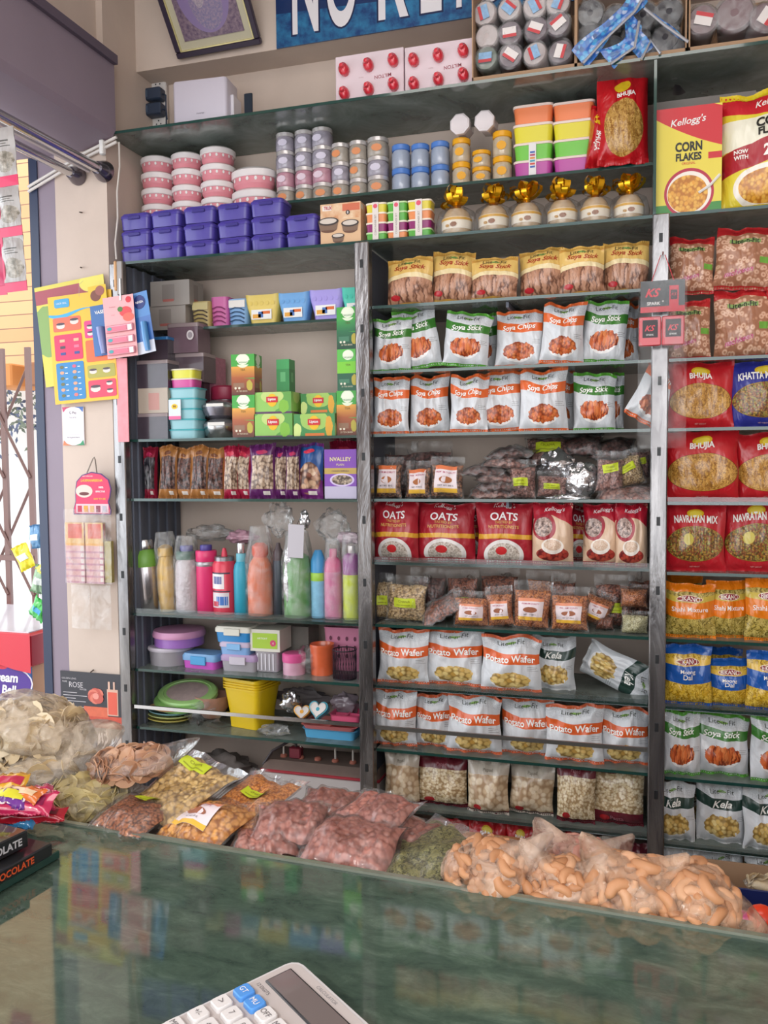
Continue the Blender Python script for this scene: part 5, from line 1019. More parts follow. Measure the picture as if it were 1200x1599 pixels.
def lockbox(x0, x1, yt, yb, bc, lc, label, Y=2.65, cc='#4a9ad0', d=.09, rz=0):
    x, w, _ = fit(x0, x1, yt, ZLe, Y, (yt+yb)/2); zb = zat((x0+x1)/2, yb, Y); h = zat((x0+x1)/2, yt, Y)-zb; b = MB(); b.loft([rrect(w*.88, d*.88, .012, 0), rrect(w*.95, d*.95, .014, h*.66)], bc if not isinstance(bc, str) else M(bc, .35, coat=.2)); o = b.build('lock_box')
    MB().loft([rrect(w, d, .014, h*.64), rrect(w, d, .014, h*.86), rrect(w*.92, d*.92, .014, h)], M(lc, .35)).build('lid', o); MB().box(-w*.22, w*.22, -d/2-.005, -d/2, h*.45, h*.9, M(cc, .35), .002).build('clasp', o); setloc(tag(o, label, 'container', 'plastic lock boxes'), x, Y+d/2, zb, rz)
lockbox(283, 340, 1022, 1052, '#c254b8', '#6f9cc8', 'magenta lock box with blue lid and clasp, front left', rz=-5); lockbox(343, 400, 1023, 1051, CT, '#a58ab0', 'clear lock box with mauve lid, bottom of the blue pile', cc='#c4bcc8'); lockbox(341, 390, 1003, 1025, '#7fa8d8', '#b8a8c0', 'light blue film-wrapped lock box, middle of the blue pile', cc='#7fb0dc'); lockbox(334, 391, 979, 1004, '#2f86c4', '#dcd8cc', 'blue lock box with cream lid, top of the pile', cc='#dcd8cc')
x, w, _ = fit(391, 437, 985, ZLe, 2.66, 1000); zb = zat(414, 1050, 2.66); h = zat(414, 982, 2.66)-zb; b = MB(); b.loft([rrect(w*.72, .08, .01, 0), rrect(w*.8, .085, .01, h*.48)], CT); o = b.build('storage_container'); q = MB()
for k in range(5): q.box(-w*.30+k*w*.13, -w*.26+k*w*.13, -.044, -.041, h*.04, h*.42, M('#d8d4dc', .3))
q.build('ribs', o); b = MB(); b.box(-w/2, w/2, -.05, .05, h*.48, h*.98, M('#d6d2c6', .5)); b.box(-w*.42, w*.42, -.0515, -.0505, h*.55, h*.90, M('#a3c43c', .5)); b.disc((w*.28, -.0522, h*.68), w*.10, w*.10, M('#c9406c', .5)); b.text('AIRTIGHT', (-w*.08, -.0522, h*.78), .006, M('#f2efe4', .5), maxw=w*.55); b.text('4', (w*.28, -.0528, h*.68), .008, WHITE); b.build('carton_sleeve', o); setloc(tag(o, 'ribbed clear container capped by a white and lime printed box', 'container'), x, 2.71, zb)
b = MB(); x, w, _ = fit(425, 482, 980, ZLe, 2.78, 1000); b.box(-w/2, w/2, 0, .1, 0, .14, M('#77726c', .5, var=.2)); setloc(tag(b.build('long_carton'), 'dull grey-brown carton behind the lime printed box', 'box'), x, 2.78, ZLe+.005)
rnd(437, 471, 1022, 1059, 2.65, [('body', [(.9, 0), (.97, .03), (.97, .66)], M('#d0a0b4', .2, coat=.7)), ('lid', [(1.0, .64), (1.02, .70), (1.02, .95), (.9, 1.0)], M('#d85a94', .35))], 'plastic_jar', 'clear pink jar with bright pink screw lid', 'jar')
rnd(480, 516, 1008, 1058, 2.67, [('body', [(.86, 0), (.92, .02), (1.0, .9), (1.02, .93), (1.0, 1.0), (.9, .9), (.85, .2)], M('#d8643c', .3, coat=.5, var=.15, vsc=30))], 'plastic_mug', 'orange-red film-wrapped mug left of the black mesh holder', 'mug')
crumple(483, 1030, .055, .045, 2.70, CLEARH, 'clear_bag', 'clear crumpled wrap around the orange-red mug', 21, .04)
def mesh_holder():
    x, w, _ = fit(518, 553, 1015, ZLe, 2.64, 1040); zb = ZLe+.005; h = zat(535, 1016, 2.64)-zb; r = w/2; o = None; mm = M('#2c2830', .4, .4); b = MB()
    for k in range(26):
        a = 2*math.pi*k/26; b.tube([(r*math.cos(a), r*math.sin(a), 0), (r*math.cos(a+.25), r*math.sin(a+.25), h)], .0007, mm, 4); b.tube([(r*math.cos(a), r*math.sin(a), 0), (r*math.cos(a-.25), r*math.sin(a-.25), h)], .0007, mm, 4)
    b.lathe([(r*.99, 0), (r*.99, .004), (0, .004)], mm, 24); o = b.build('pen_holder')
    q = MB(); q.tube([(r*math.cos(2*math.pi*k/24), r*math.sin(2*math.pi*k/24), h) for k in range(25)], .002, mm, 6); q.build('rim', o)
    setloc(tag(o, 'round black wire mesh pen holder at the shelf end', 'pen holder'), x, 2.66, zb)
mesh_holder()
x, w, _ = fit(503, 566, 983, ZLe, 2.74, 1010); h = zat(535, 981, 2.74)-ZLe-.005; pb = M('#d88aa8', .4); b = MB(); b.loft([rrect(w*.85, .09, .012, 0), rrect(w*.97, .10, .014, h*.95), rrect(w, .105, .014, h), rrect(w*.93, .095, .012, h), rrect(w*.8, .08, .01, .006)], pb); o = b.build('plastic_basket'); q = MB()
for i in range(4):
    for k in range(3): q.disc((-w*.3+i*w*.2, -.0515, h*(.35+.2*k)), .005, .008, M('#6a3048', .6), n=8)
q.build('heart_holes', o); setloc(tag(o, 'pink basket with punched holes behind the black mesh holder', 'basket'), x, 2.80, ZLe+.005)

# ---- plates, tubs and trays shelf
def plate(px0, px1, py, Y, c, label, n=1, tilt=(0, 0), lid=False, nm='plate', zb=None):
    x, w, _ = fit(px0, px1, py, ZLf, Y, py); r = w/2; b = MB(); b.lathe([(r*.6, 0), (r*.75, .003), (r*.97, .010), (r, .012), (r*.96, .0135), (r*.74, .006), (0, .006)] if not lid else [(r*.9, 0), (r, .004), (r, .016), (r*.95, .021), (r*.80, .022), (r*.78, .019), (0, .019)], M(c, .35, coat=.2), 34, sy=.72); o = b.build(nm)
    if lid: MB().lathe([(r*.7, .0195), (0, .0197)], M('#b8a4a0', .5, var=.3, vsc=40), 30, sy=.72).build('picture_insert', o)
    o.location = (x, Y+r*.72, zb); o.rotation_euler = (R(tilt[0]), R(tilt[1]), 0); tag(o, label, 'plate'); return o
for k, c in enumerate(('#cfc06a', '#c9d08c', '#7fb0bc', '#d8ac7c')): plate(218+k, 283+k*2, 1120-k*5, 2.63, c, f"flat plate in the pile under the green lids, {['lowest and yellow','second and pale green','third and bluish','top and peach'][k]}", zb=ZLf+.006+k*.013)
plate(226, 310, 1095, 2.64, '#7fb060', 'green oval tray lid, lower of two with picture centre', lid=True, nm='tray_lid', zb=ZLf+.066, tilt=(18, 0)); plate(231, 321, 1083, 2.66, '#a3d080', 'green oval tray lid, upper of two with picture centre', lid=True, nm='tray_lid', zb=ZLf+.085, tilt=(20, 0))
crumple(318, 1112, .062, .055, 2.72, CLEARH, 'clear_bag', 'clear bag holding bowls between the green lids and yellow tub', 31, .06)
rnd(296, 346, 1090, 1125, 2.70, [('body', [(.5, 0), (.9, .4), (1.0, 1.0), (.93, .95), (.8, .4), (.3, .1)], M('#b88a78', .4, var=.3, vsc=30))], 'bowl', 'brown patterned bowl inside the clear bag beside the yellow tub', 'bowl')
def ytub():
    zb = ZLf+.005
    for k in range(4):
        x, w, _ = fit(345, 412, 1075, ZLf, 2.65, 1090); h = zat(380, 1068, 2.65)-zb-.022; b = MB(); z0 = k*.009; s_ = 1
        L = [rrect(w*.74, .11, .014, z0), rrect(w*.78, .118, .016, z0+h*.5), rrect(w*.93*s_, .135, .02, z0+h*.97), rrect(w*s_, .145, .02, z0+h*.97), rrect(w*s_, .145, .02, z0+h), rrect(w*.95, .135, .018, z0+h), rrect(w*.72, .10, .014, z0+.006)]
        if k == 3: L[4] = [(a, c, d+.010*(abs(a)/(w/2))**2) for a, c, d in L[4]]
        b.loft(L, M('#e8c414', .35, coat=.2)); o = b.build('plastic_tub'); setloc(o, x, 2.73, zb, -12); tag(o, f"yellow tub nested in the yellow stack, {['lowest','second','third','top'][k]}", 'tub', 'nested yellow tubs')
ytub()
crumple(455, 1095, .032, .035, 2.70, SILVER, 'foil_bag', 'silvery crumpled bag standing right of the yellow tub', 41, .03)
crumple(428, 1140, .055, .02, 2.64, CLEARH, 'clear_bag', 'gathered clear bag end lying flat in front of the silvery bag', 42, .03)
o = crumple(470, 1088, .10, .03, 2.82, M('#5c5658', .6), 'dark_tray', 'dark grey oval tray leaning at the back of the plate shelf', 43, .02, 'tray')
def heart(px, py, c, label, s_=.028, rot=0):
    def H(k, z, sc): 
        out = []
        for i in range(32):
            t_ = 2*math.pi*i/32; X = .8*math.sin(t_)**3; Y_ = (13*math.cos(t_)-5*math.cos(2*t_)-2*math.cos(3*t_)-math.cos(4*t_))/17; out.append((X*s_*sc*1.15, Y_*s_*sc, z))
        return out
    b = MB(); b.loft([H(0, -.024, .95), H(0, -.004, 1.1), H(0, .007, 1.12)], M(c, .35)); o = b.build('heart_box'); MB().loft([H(0, .007, .95), H(0, .010, .95), H(0, .011, .88), H(0, .009, .86)], M('#dcd5d0', .35)).build('lid', o); q = MB(); q.lathe([(.007, .0085), (.006, .0105), (0, .0105)], M(c, .4), 10); q.build('clasp', o)
    o.location = tuple(at(px, py, 2.66)); o.rotation_euler = (R(62), 0, R(rot)); tag(o, label, 'container', 'heart-shaped boxes')
heart(472, 1112, '#e0a02c', 'yellow heart-shaped box with white lid, left of the teal one', rot=12); heart(498, 1108, '#2a9ab0', 'teal heart-shaped box with white lid leaning against pink trays', .034, rot=-5)
def tray(x0, x1, yt, yb, c, label, Y=2.64, n=1):
    x, w, _ = fit(x0, x1, yt, ZLf, Y, (yt+yb)/2); zb = zat((x0+x1)/2, yb, Y); h = zat((x0+x1)/2, yt, Y)-zb; b = MB(); d = .12
    b.loft([rrect(w*.86, d*.86, .012, 0), rrect(w*.93, d*.93, .014, h*.9), rrect(w, d, .016, h), rrect(w*.92, d*.92, .014, h), rrect(w*.84, d*.84, .012, h*.25)], M(c, .4)); o = b.build('ice_tray'); q = MB(); q.box(-.003, .003, -d*.42, d*.42, h*.2, h*.85, M(c, .4)); q.box(-w*.42, w*.42, -.003, .003, h*.2, h*.8, M(c, .4)); q.build('divider', o); setloc(tag(o, label, 'tray', 'stacked ice trays'), x, Y+d/2, zb); return o
tray(470, 556, 1141, 1158, '#58a8d4', 'blue divided tray at the bottom of the tray stack'); tray(468, 556, 1135, 1142, '#c9706c', 'salmon divided tray resting on the blue tray'); tray(512, 562, 1118, 1134, '#d85a80', 'pink divided tray on top beside the post', 2.66)
crumple(540, 1098, .05, .035, 2.76, M('#8a7c84', .3, coat=.5, var=.4, vsc=40), 'clear_bag', 'bag of dull mixed items behind the pink trays', 46, .04)
# ---- below the plate shelf
MB().box(-1.712, -.874, 2.6, 2.925, .33, .345, M('#b9b2ae', .6, var=.1)).build('base_board', rl)
o = crumple(345, 1200, .13, .055, 2.76, M('#6a605c', .8, var=.15, vsc=20), 'dusty_sack', 'dusty grey-brown sack lying under the plate shelf', 51, .09, 'sack')
def battery():
    x, w, _ = fit(408, 592, 1190, ZLf, 2.66, 1210); zt = zat(480, 1195, 2.66); t = empty('battery', (x, 2.66, .345)); h = zt-.345
    b = MB(); b.box(-w/2, w/2, 0, .17, 0, h*.72, M('#b8b0ae', .5), .004); b.build('case', t); b = MB(); b.box(-w/2-.003, w/2+.003, -.003, .173, h*.72, h*.80, M('#a02c38', .5), .003); b.build('red_rim', t)
    b = MB(); b.loft([rrect(w, .17, .01, h*.80, 0, .085), rrect(w*.97, .14, .012, h, 0, .095)], M('#6f5c54', .8, var=.2, vsc=25)); b.build('dusty_top', t)
    for k in range(6):
        q = MB(); cx = -w*.36+k*w*.15; q.lathe([(.012, h), (.012, h+.006), (.008, h+.010)], M('#b06a58', .6), 14, cx, .06); 
        if k != 2: q.lathe([(.0035, h+.01), (.0035, h+.04), (.002, h+.045)], M('#c9c0b8', .5), 8, cx, .06)
        q.build('vent_plug', t)
    q = MB(); q.tube([(-w*.5, .02, h*.85), (-w*.42, .02, h+.03), (-w*.30, .05, h+.06), (-w*.25, .06, h+.05), (-w*.25, .06, h)], .005, M('#3a3034', .5), 8); q.box(-w*.30, -w*.20, .045, .075, h, h+.04, M('#7a2434', .5), .004); q.build('terminal_cable', t)
    tag(t, 'dusty brown battery with red rim and row of vent plugs under the shelves', 'battery')
battery()
# ---------------- filled clear packets ----------------
def worley(x, z, g, seed):
    gx, gz = x/g, z/g; ix, iz = math.floor(gx), math.floor(gz); best = 9
    for a in (-1, 0, 1):
        for c in (-1, 0, 1):
            h = math.sin((ix+a)*127.1+(iz+c)*311.7+seed*17.3)*43758.5453; h2 = math.sin((ix+a)*269.5+(iz+c)*183.3+seed*9.1)*43758.5453
            dx = ix+a+.5+.7*((h-math.floor(h))-.5)-gx; dz = iz+c+.5+.7*((h2-math.floor(h2))-.5)-gz; best = min(best, dx*dx+dz*dz)
    return math.sqrt(max(0, 1-best*1.9)) if best*1.9 < 1 else 0
PC = {}
def packet(name, w, h, t, cm, seed=0, fill=.86, grain=0, film=CLEAR, sticker=None, flap=1.05, hi=False, side_margin=.92, oname='nut_packet'):
    """root = the loose contents, children = film and sticker"""
    key = (name, seed)
    if key not in PC:
        S = pouch_S(w*side_margin, h*fill, t, seed, .8); b = MB()
        nu, nv = (int(w/grain*4.5), int(h*fill/grain*4.5)) if hi else (20, 22)
        nu, nv = min(nu, 150), min(nv, 150)
        def f(side):
            def g_(a, c):
                p = S((a*2-1)*-side, .03+c*.94, side)
                if hi and side < 0: k = worley(p[0], p[2], grain, seed); return (p[0], p[1]-k*grain*.42*min(1, (1-abs(a*2-1))*8)*min(1, c*10, (1-c)*10), p[2]+.01*0)
                return p
            return g_
        b.grid(f(-1), nu, nv, cm); b.grid(f(1), 14, 14, cm); body = b.mesh('contents', 70)
        F = pouch_S(w, h, t*1.10+(.006 if hi else .003), seed, 1.1); q = MB()
        def F2(side):
            def g_(a, c):
                u = a*2-1; cc = min(1, c/fill*.95) if c < fill else 1; p = F(u*-side, cc, side); z = c*h*flap-.004
                return (p[0], p[1]*(1 if c < fill else .6), z) if c < fill else (p[0], p[1]*.4+.004*math.sin(a*9+seed), z)
            return g_
        q.grid(F2(-1), 26, 24, film); q.grid(F2(1), 12, 12, film); fm = q.mesh('film', 70); sk = None
        if sticker:
            s_ = MB(); cu, cv, sw, sh, rot, kind = sticker
            def P(lx, lz, off):
                ca, sa = math.cos(rot), math.sin(rot); x, z = lx*ca-lz*sa, lx*sa+lz*ca; return F((cu-.5)*2+x/(w/2), min(.98, cv+z/h), -1, .002+off)
            def patch(x0, x1, z0, z1, m_, off=0): s_.grid(lambda a, c: P((x0+(x1-x0)*a)*sw, (z0+(z1-z0)*c)*sh, off), 8, 5, m_)
            def txt(t_, x, z, hh, m_, off=.001, mw=.9):
                vs, fs, tw = T2D(t_, .01, 0); sx = min(hh*sh, mw*sw/tw); s_.add([P(x*sw+vx*sx, z*sh+vy*hh*sh, off) for vx, vy in vs], fs, m_)
            if kind == 'lime': 
                patch(-.5, .5, -.5, .5, M('#c4d22c', .45)); txt('CHANA', 0, .15, .25, M('#8a8a20', .5), mw=.6); patch(-.38, .38, -.3, -.2, M('#9aa024', .5), .0008)
            else:
                patch(-.5, .5, -.5, .5, M('#e8d9dc', .45)); patch(-.5, .5, -.5, -.34, M('#e6b43c', .5), .0006); patch(-.5, .5, .36, .5, M('#e2906c' if kind == 'pink' else '#d8703c', .5), .0006)
                s_.add([P(.28*sw*math.cos(2*math.pi*i/14), (-.02+.13*math.sin(2*math.pi*i/14))*sh, .001) for i in range(14)], [tuple(range(14))], M('#9a5a3c' if kind == 'pink' else '#b06a3c', .6, var=.4, vsc=200)); txt('PREMIUM QUALITY', 0, .25, .08, M('#b84a6a', .5)); txt('NET WT 500 G', 0, -.24, .06, M('#555', .5) if 0 else M('#5a5058', .5))
            sk = s_.mesh('sticker', 70)
        PC[key] = (body, fm, sk)
    body, fm, sk = PC[key]; o = put(body, oname); put(fm, 'film', o)
    if sk: put(sk, 'sticker', o)
    return o
MIXN = FOOD('mixed_nuts', 'cells', 85, ['#4a2c20', '#8f5a40', '#b5805c', '#74442f']); CHA = FOOD('pale_chickpeas', 'cells', 120, ['#7d6240', '#c9a878', '#dcc094', '#b8945f']); KID = FOOD('dark_beans', 'cells', 95, ['#3c2826', '#6a4440', '#7c524a', '#583632'])
LEN = FOOD('orange_lentils', 'cells', 150, ['#7c3a18', '#c2703a', '#d68a50', '#b05c28']); BRN = FOOD('brown_legumes', 'cells', 130, ['#4a2418', '#8f4e34', '#a8644a', '#74382a']); RCE = FOOD('pale_grain', 'cells', 160, ['#8c8458', '#c9c294', '#d8d2a8', '#b5ad80']); RASN = FOOD('reddish_beans', 'cells', 100, ['#5c3834', '#9a6a60', '#b08276', '#80544c'])
def stand(kind, x0, x1, yt, zb, label, cm, Y=2.66, tilt=0, lean=-5, yaw=0, sticker=None, seed=0, t=.05, film=CLEAR, group=None, fill=.84, zl=0, cat='packet', oname='nut_packet'):
    a, c = at(x0, yt+40, Y), at(x1, yt+40, Y); w = float(c[0]-a[0]); z0 = zb+.005+zl; h = max(.05, float(at((x0+x1)/2, yt, Y)[2])-z0)/1.05
    if tilt: w *= math.cos(R(tilt)); h -= .3*w*abs(math.sin(R(tilt)))
    o = packet(kind, .15, .18, t, cm, seed, fill, film=film, sticker=sticker, oname=oname); o.scale = (w/.15, 1, h/.18); o.location = (float(a[0]+c[0])/2, Y, z0+(.5*w*abs(math.sin(R(tilt))) if tilt else 0)); o.rotation_euler = (R(lean), R(tilt), R(yaw)); return tag(o, label, cat, group)
WL = (.5, .45, .10, .12, 0, 'white'); LM = (.5, .42, .085, .038, 0, 'lime'); LM2 = (.5, .5, .085, .038, .2, 'lime'); PKL = (.5, .42, .10, .085, 0, 'pink')
# dry fruit shelf (fourth row)
GN = 'packets on the nut shelf'
stand('mw', 585, 629, 712, ZE, 'clear packet of mixed nuts with white picture label, leftmost on the nut shelf', MIXN, sticker=WL, seed=1, group=GN); stand('mw', 634, 673, 718, ZE, 'clear packet of mixed nuts with white picture label, second on the nut shelf', MIXN, sticker=WL, seed=2, group=GN); stand('mw', 671, 724, 712, ZE, 'clear packet of mixed nuts with white picture label, third on the nut shelf', MIXN, sticker=WL, seed=3, group=GN, tilt=2)
stand('kd', 592, 650, 690, ZE, 'dark packet standing behind the leftmost white-labelled nut packet', KID, Y=2.80, seed=4); stand('kd', 640, 706, 686, ZE, 'dark packet standing behind the second and third nut packets', KID, Y=2.80, seed=5)
def lying(px, py, w, h, t, z, label, cm, seed, yaw=0, pitch=-78, sticker=None, film=CLEAR, kind='ly', Y=None, hi=False, grain=0, fill=.9, group=None, cat='packet', oname='nut_packet', roll=0):
    p = atz(px, py, z) if Y is None else at(px, py, Y); o = packet(kind, w, h, t, cm, seed, fill, grain, film, sticker, 1.03, hi, .9, oname); o.rotation_euler = (R(pitch), R(roll), R(yaw)); c = Matrix.Rotation(R(yaw), 4, 'Z') @ Matrix.Rotation(R(roll), 4, 'Y') @ Matrix.Rotation(R(pitch), 4, 'X') @ Vector((0, 0, h/2)); o.location = Vector(p)-c; return tag(o, label, cat, group)
for k, (py, px, nm) in enumerate(((770, 770, 'lowest'), (758, 782, 'second'), (746, 778, 'third'), (734, 760, 'fourth'), (722, 790, 'fifth'), (706, 800, 'topmost'))):
    lying(px, py, .15, .11, .035, 0, f'flat dark nut packet in silver film, {nm} of the lying pile', KID if k % 2 else RASN, 20+k, yaw=8*(-1)**k, pitch=-80, film=CLEARH, Y=2.70, group='lying nut packets', kind='ly1')
stand('kd2', 793, 838, 716, ZE, 'upright packet of reddish beans with lime sticker, left of two at the pile', RASN, sticker=LM, seed=6, yaw=-5); stand('kd2', 837, 886, 735, ZE, 'shorter packet of reddish beans with lime sticker, right of two at the pile', RASN, sticker=LM, seed=7, tilt=3)
lying(858, 703, .16, .12, .05, 0, 'packet of reddish beans with lime sticker lying high behind the pile', RASN, 31, pitch=-35, Y=2.80, sticker=LM, kind='ly2'); lying(905, 695, .15, .10, .05, 0, 'dark packet lying high behind the silver foil bags', KID, 32, pitch=-50, Y=2.82, kind='ly2'); lying(955, 700, .15, .10, .05, 0, 'dark packet lying high behind the sticker packets at right', KID, 33, pitch=-50, Y=2.83, kind='ly2')
crumple(868, 728, .05, .05, 2.72, SILVER, 'foil_bag', 'crumpled silver foil bag above the second lime-stickered packet', 61, .03); crumple(905, 752, .055, .055, 2.69, SILVER, 'foil_bag', 'large crumpled silver foil bag in the middle of the nut shelf', 62, .03); crumple(890, 778, .06, .012, 2.63, SILVER, 'foil_bag', 'flat silver foil scrap at the front edge of the nut shelf', 63, .02)
stand('rb', 929, 975, 703, ZE, 'tall packet of reddish beans with lime sticker near the right post', RASN, sticker=(.5, .6, .085, .038, .2, 'lime'), seed=8, zl=.015, tilt=4); stand('rb', 965, 1012, 702, ZE, 'packet of light nuts with lime sticker leaning beside the right post', CHA, sticker=LM2, seed=9, zl=.03, tilt=-14, Y=2.68); stand('rb', 985, 1016, 694, ZE, 'dark packet with lime sticker half hidden by the right post', RASN, sticker=LM2, seed=10, zl=.06, Y=2.75)
lying(980, 770, .18, .12, .04, 0, 'packet of reddish beans lying flat at the right end of the nut shelf', RASN, 34, Y=2.67, pitch=-70, film=CLEARH, kind='ly3')
b = MB(); b.lathe([(.012, 0), (.014, .06), (.008, .07), (.01, .085), (0, .09)], STEEL, 16); o = b.build('steel_flask'); o.location = (float(at(605, 690, 2.85)[0]), 2.86, ZE+.07); tag(o, 'small steel cap glinting behind the packets at left of the nut shelf', 'flask')
# lentil shelf (sixth row)
stand('ch', 585, 614, 893, ZG, 'packet of pale chickpeas behind the leftmost chickpea packet', CHA, Y=2.70, sticker=LM, seed=11); stand('ch', 603, 667, 898, ZG, 'packet of pale chickpeas with lime sticker at the left end', CHA, sticker=LM, seed=12, tilt=2)
stand('kd3', 640, 697, 885, ZG, 'dark bean packet with lime sticker behind the chickpea packets', KID, Y=2.76, sticker=(.3, .4, .05, .03, 0, 'lime'), seed=13); lying(690, 948, .15, .10, .04, 0, 'brown legume packet lying tilted right of the chickpeas', BRN, 41, Y=2.66, pitch=-50, roll=-28, kind='ly4', film=CLEARH)
stand('br', 697, 748, 888, ZG, 'brown legume packet with amber label standing at the back', BRN, Y=2.76, sticker=(.5, .3, .07, .03, 0, 'lime'), seed=14, zl=.02); stand('br', 748, 812, 886, ZG, 'brown packet at the back above the pink labelled packets', BRN, Y=2.80, seed=15, zl=.03); stand('br', 822, 880, 890, ZG, 'amber packet at the back between pink labelled packets', LEN, Y=2.80, seed=16)
for i, (x0, x1, yt, tl, s_) in enumerate(((708, 766, 922, 0, 17), (762, 806, 915, -6, 18), (799, 860, 906, 2, 19), (859, 921, 915, 0, 20), (898, 950, 922, 22, 21))):
    stand('ln', x0, x1, yt, ZG, f'orange lentil packet with pink picture label, {ordl(i, 5)} of the labelled ones', LEN, sticker=PKL, seed=s_, tilt=tl, group='pink labelled lentil packets', Y=2.64 if i != 4 else 2.69)
stand('rd', 928, 992, 896, ZG, 'brown lentil packet with lime sticker behind the right end packets', BRN, Y=2.74, sticker=(.5, .38, .06, .035, 0, 'lime'), seed=22); stand('or', 968, 1013, 912, ZG, 'orange lentil packet resting on the pale grain packet by the post', LEN, Y=2.66, seed=23, zl=.075); stand('pg', 970, 1014, 953, ZG, 'small pale yellow grain packet by the post', RCE, Y=2.64, seed=24, t=.04); stand('rd', 980, 1016, 890, ZG, 'brown packet at the back beside the right post', BRN, Y=2.80, seed=25)
stand('br', 860, 900, 894, ZG, 'brown packet standing behind the fourth pink labelled packet', BRN, Y=2.76, seed=26); stand('br', 930, 960, 960, ZG, 'small brown packet low between the tilted and brown lentil packets', BRN, Y=2.68, seed=27)

# ---------------- things on the beige wall ----------------
def card_at(x0, y0, x1, y1, Y): a, c = at(x0, y0, Y), at(x1, y1, Y); return float(a[0]), float(a[2]), float(c[0]), float(c[2])
def catalogue():
    Y = 2.57; xa, zt, xb, zb = card_at(74, 462, 178, 626, Y); w, h = xb-xa, zt-zb; t = empty('catalogue_sheet', (xa+w/2, Y, zt)); t.rotation_euler = (0, R(-3), 0)
    b = MB(); b.box(-w/2, w/2, 0, .001, -h, 0, M('#e9b636', .45)); b.build('sheet', t); g = MB(); y = -.0008
    def rc(u0, u1, v0, v1, c, yy=y): g.loft([[(a, yy-.0004, z) for a, z in q] for q in [[(x_, z_) for x_, z_, _ in rrect((u1-u0)*w, (v1-v0)*h, .006, 0, ((u0+u1)/2-.5)*w, -(v0+v1)/2*h, 2)]]]+[[(a, yy, z) for a, z in [(x_, z_) for x_, z_, _ in rrect((u1-u0)*w, (v1-v0)*h, .006, 0, ((u0+u1)/2-.5)*w, -(v0+v1)/2*h, 2)]]], M(c, .45))
    pts = []; N = 14
    for i in range(N+1): u = i/N; v = .155+.02*math.sin(u*7+.5); pts.append(((u-.5)*w, y-.0003, -v*h)); 
    vs = pts+[(p_[0], p_[1], p_[2]-(.018+.012*math.sin(i*.5))*h*1.2) for i, p_ in enumerate(pts)]; g.add(vs, [(i, i+1, N+2+i, N+1+i) for i in range(N)], M('#3fa4d0', .45))
    rc(.06, .50, .20, .33, '#e2684c'); rc(.06, .50, .36, .60, '#d8305c'); rc(.06, .50, .62, .97, '#2f7fb8'); rc(.55, .98, .26, .42, '#d83a7c'); rc(.55, .98, .44, .64, '#e8683c'); rc(.55, .98, .67, .79, '#a8a048'); rc(.55, .98, .81, .97, '#e0405c'); rc(.10, .34, .03, .11, '#3f9ac8')
    g.text('LOCK SEAL', ((.22-.5)*w, y-.001, -.07*h), .006, WHITE, maxw=.2*w); rr = random.Random(3)
    def pot(u, v, s_, c='#4a3a44'): X, Z = (u-.5)*w, -v*h; g.disc((X, y-.0008, Z), s_*w, s_*w*.55, M('#d8ccc4', .45), n=10); g.disc((X, y-.0011, Z+s_*w*.4), s_*w, s_*w*.25, M(c, .45), n=10)
    for u, v, s_ in ((.18, .28, .07), (.40, .25, .07), (.64, .73, .06), (.85, .73, .06), (.66, .89, .08), (.88, .85, .05), (.88, .92, .05), (.64, .32, .05), (.64, .38, .05)): pot(u, v, s_)
    for i in range(3):
        for j in range(2): g.box((.15+.22*j-.5)*w, (.23+.22*j-.5)*w, y-.0011, y-.0004, -(.43+.06*i)*h, -(.405+.06*i)*h, M(rr.choice(['#3a4a8c', '#d8b08c', '#4c4450', '#e0708c']), .5))
    for i in range(6):
        for j in range(2): g.disc(((.15+.20*j-.5)*w, y-.001, -(.66+.053*i)*h), .035*w, .016*h, M(rr.choice(['#d8706c', '#d89a7c', '#c85a7c', '#6a6a44']), .5), n=7); g.box((.20+.20*j-.5)*w, (.24+.20*j-.5)*w, y-.001, y-.0003, -(.67+.053*i)*h, -(.662+.053*i)*h, WHITE)
    g.add([((.72-.5)*w, y-.001, -.56*h), ((.84-.5)*w, y-.001, -.51*h), ((.92-.5)*w, y-.001, -.54*h), ((.8-.5)*w, y-.001, -.6*h)], [(0, 1, 2, 3)], M('#3f3c50', .5)); g.build('printed_panels', t)
    MB().tube([(0, 0, -.01), (.004, .0, .03), (.012, .02, .05)], .0006, M('#c9c4b8', .5), 4).build('string', t)
    tag(t, 'yellow catalogue sheet with coloured product panels hanging on the beige wall', 'poster')
    xa, zt, xb, zb = card_at(53, 448, 166, 600, 2.585); o = MB().box(-(xb-xa)/2, (xb-xa)/2, 0, .0012, -(zt-zb), 0, PRINT('back_sheet_print', '#cfc040', [(('band', .82, .96), '#9a3040'), (('ell', .1, .55, .2, .25, 15), '#7a9a48'), (('ell', .85, .95, .2, .1), '#e0d050')], (.3, .4), .45, .05)).build('catalogue_sheet'); o.location = ((xa+xb)/2, 2.585, zt+.01); o.rotation_euler = (0, R(-6), 0); tag(o, 'older yellow-green sheet peeking out behind the yellow catalogue sheet', 'poster')
catalogue()
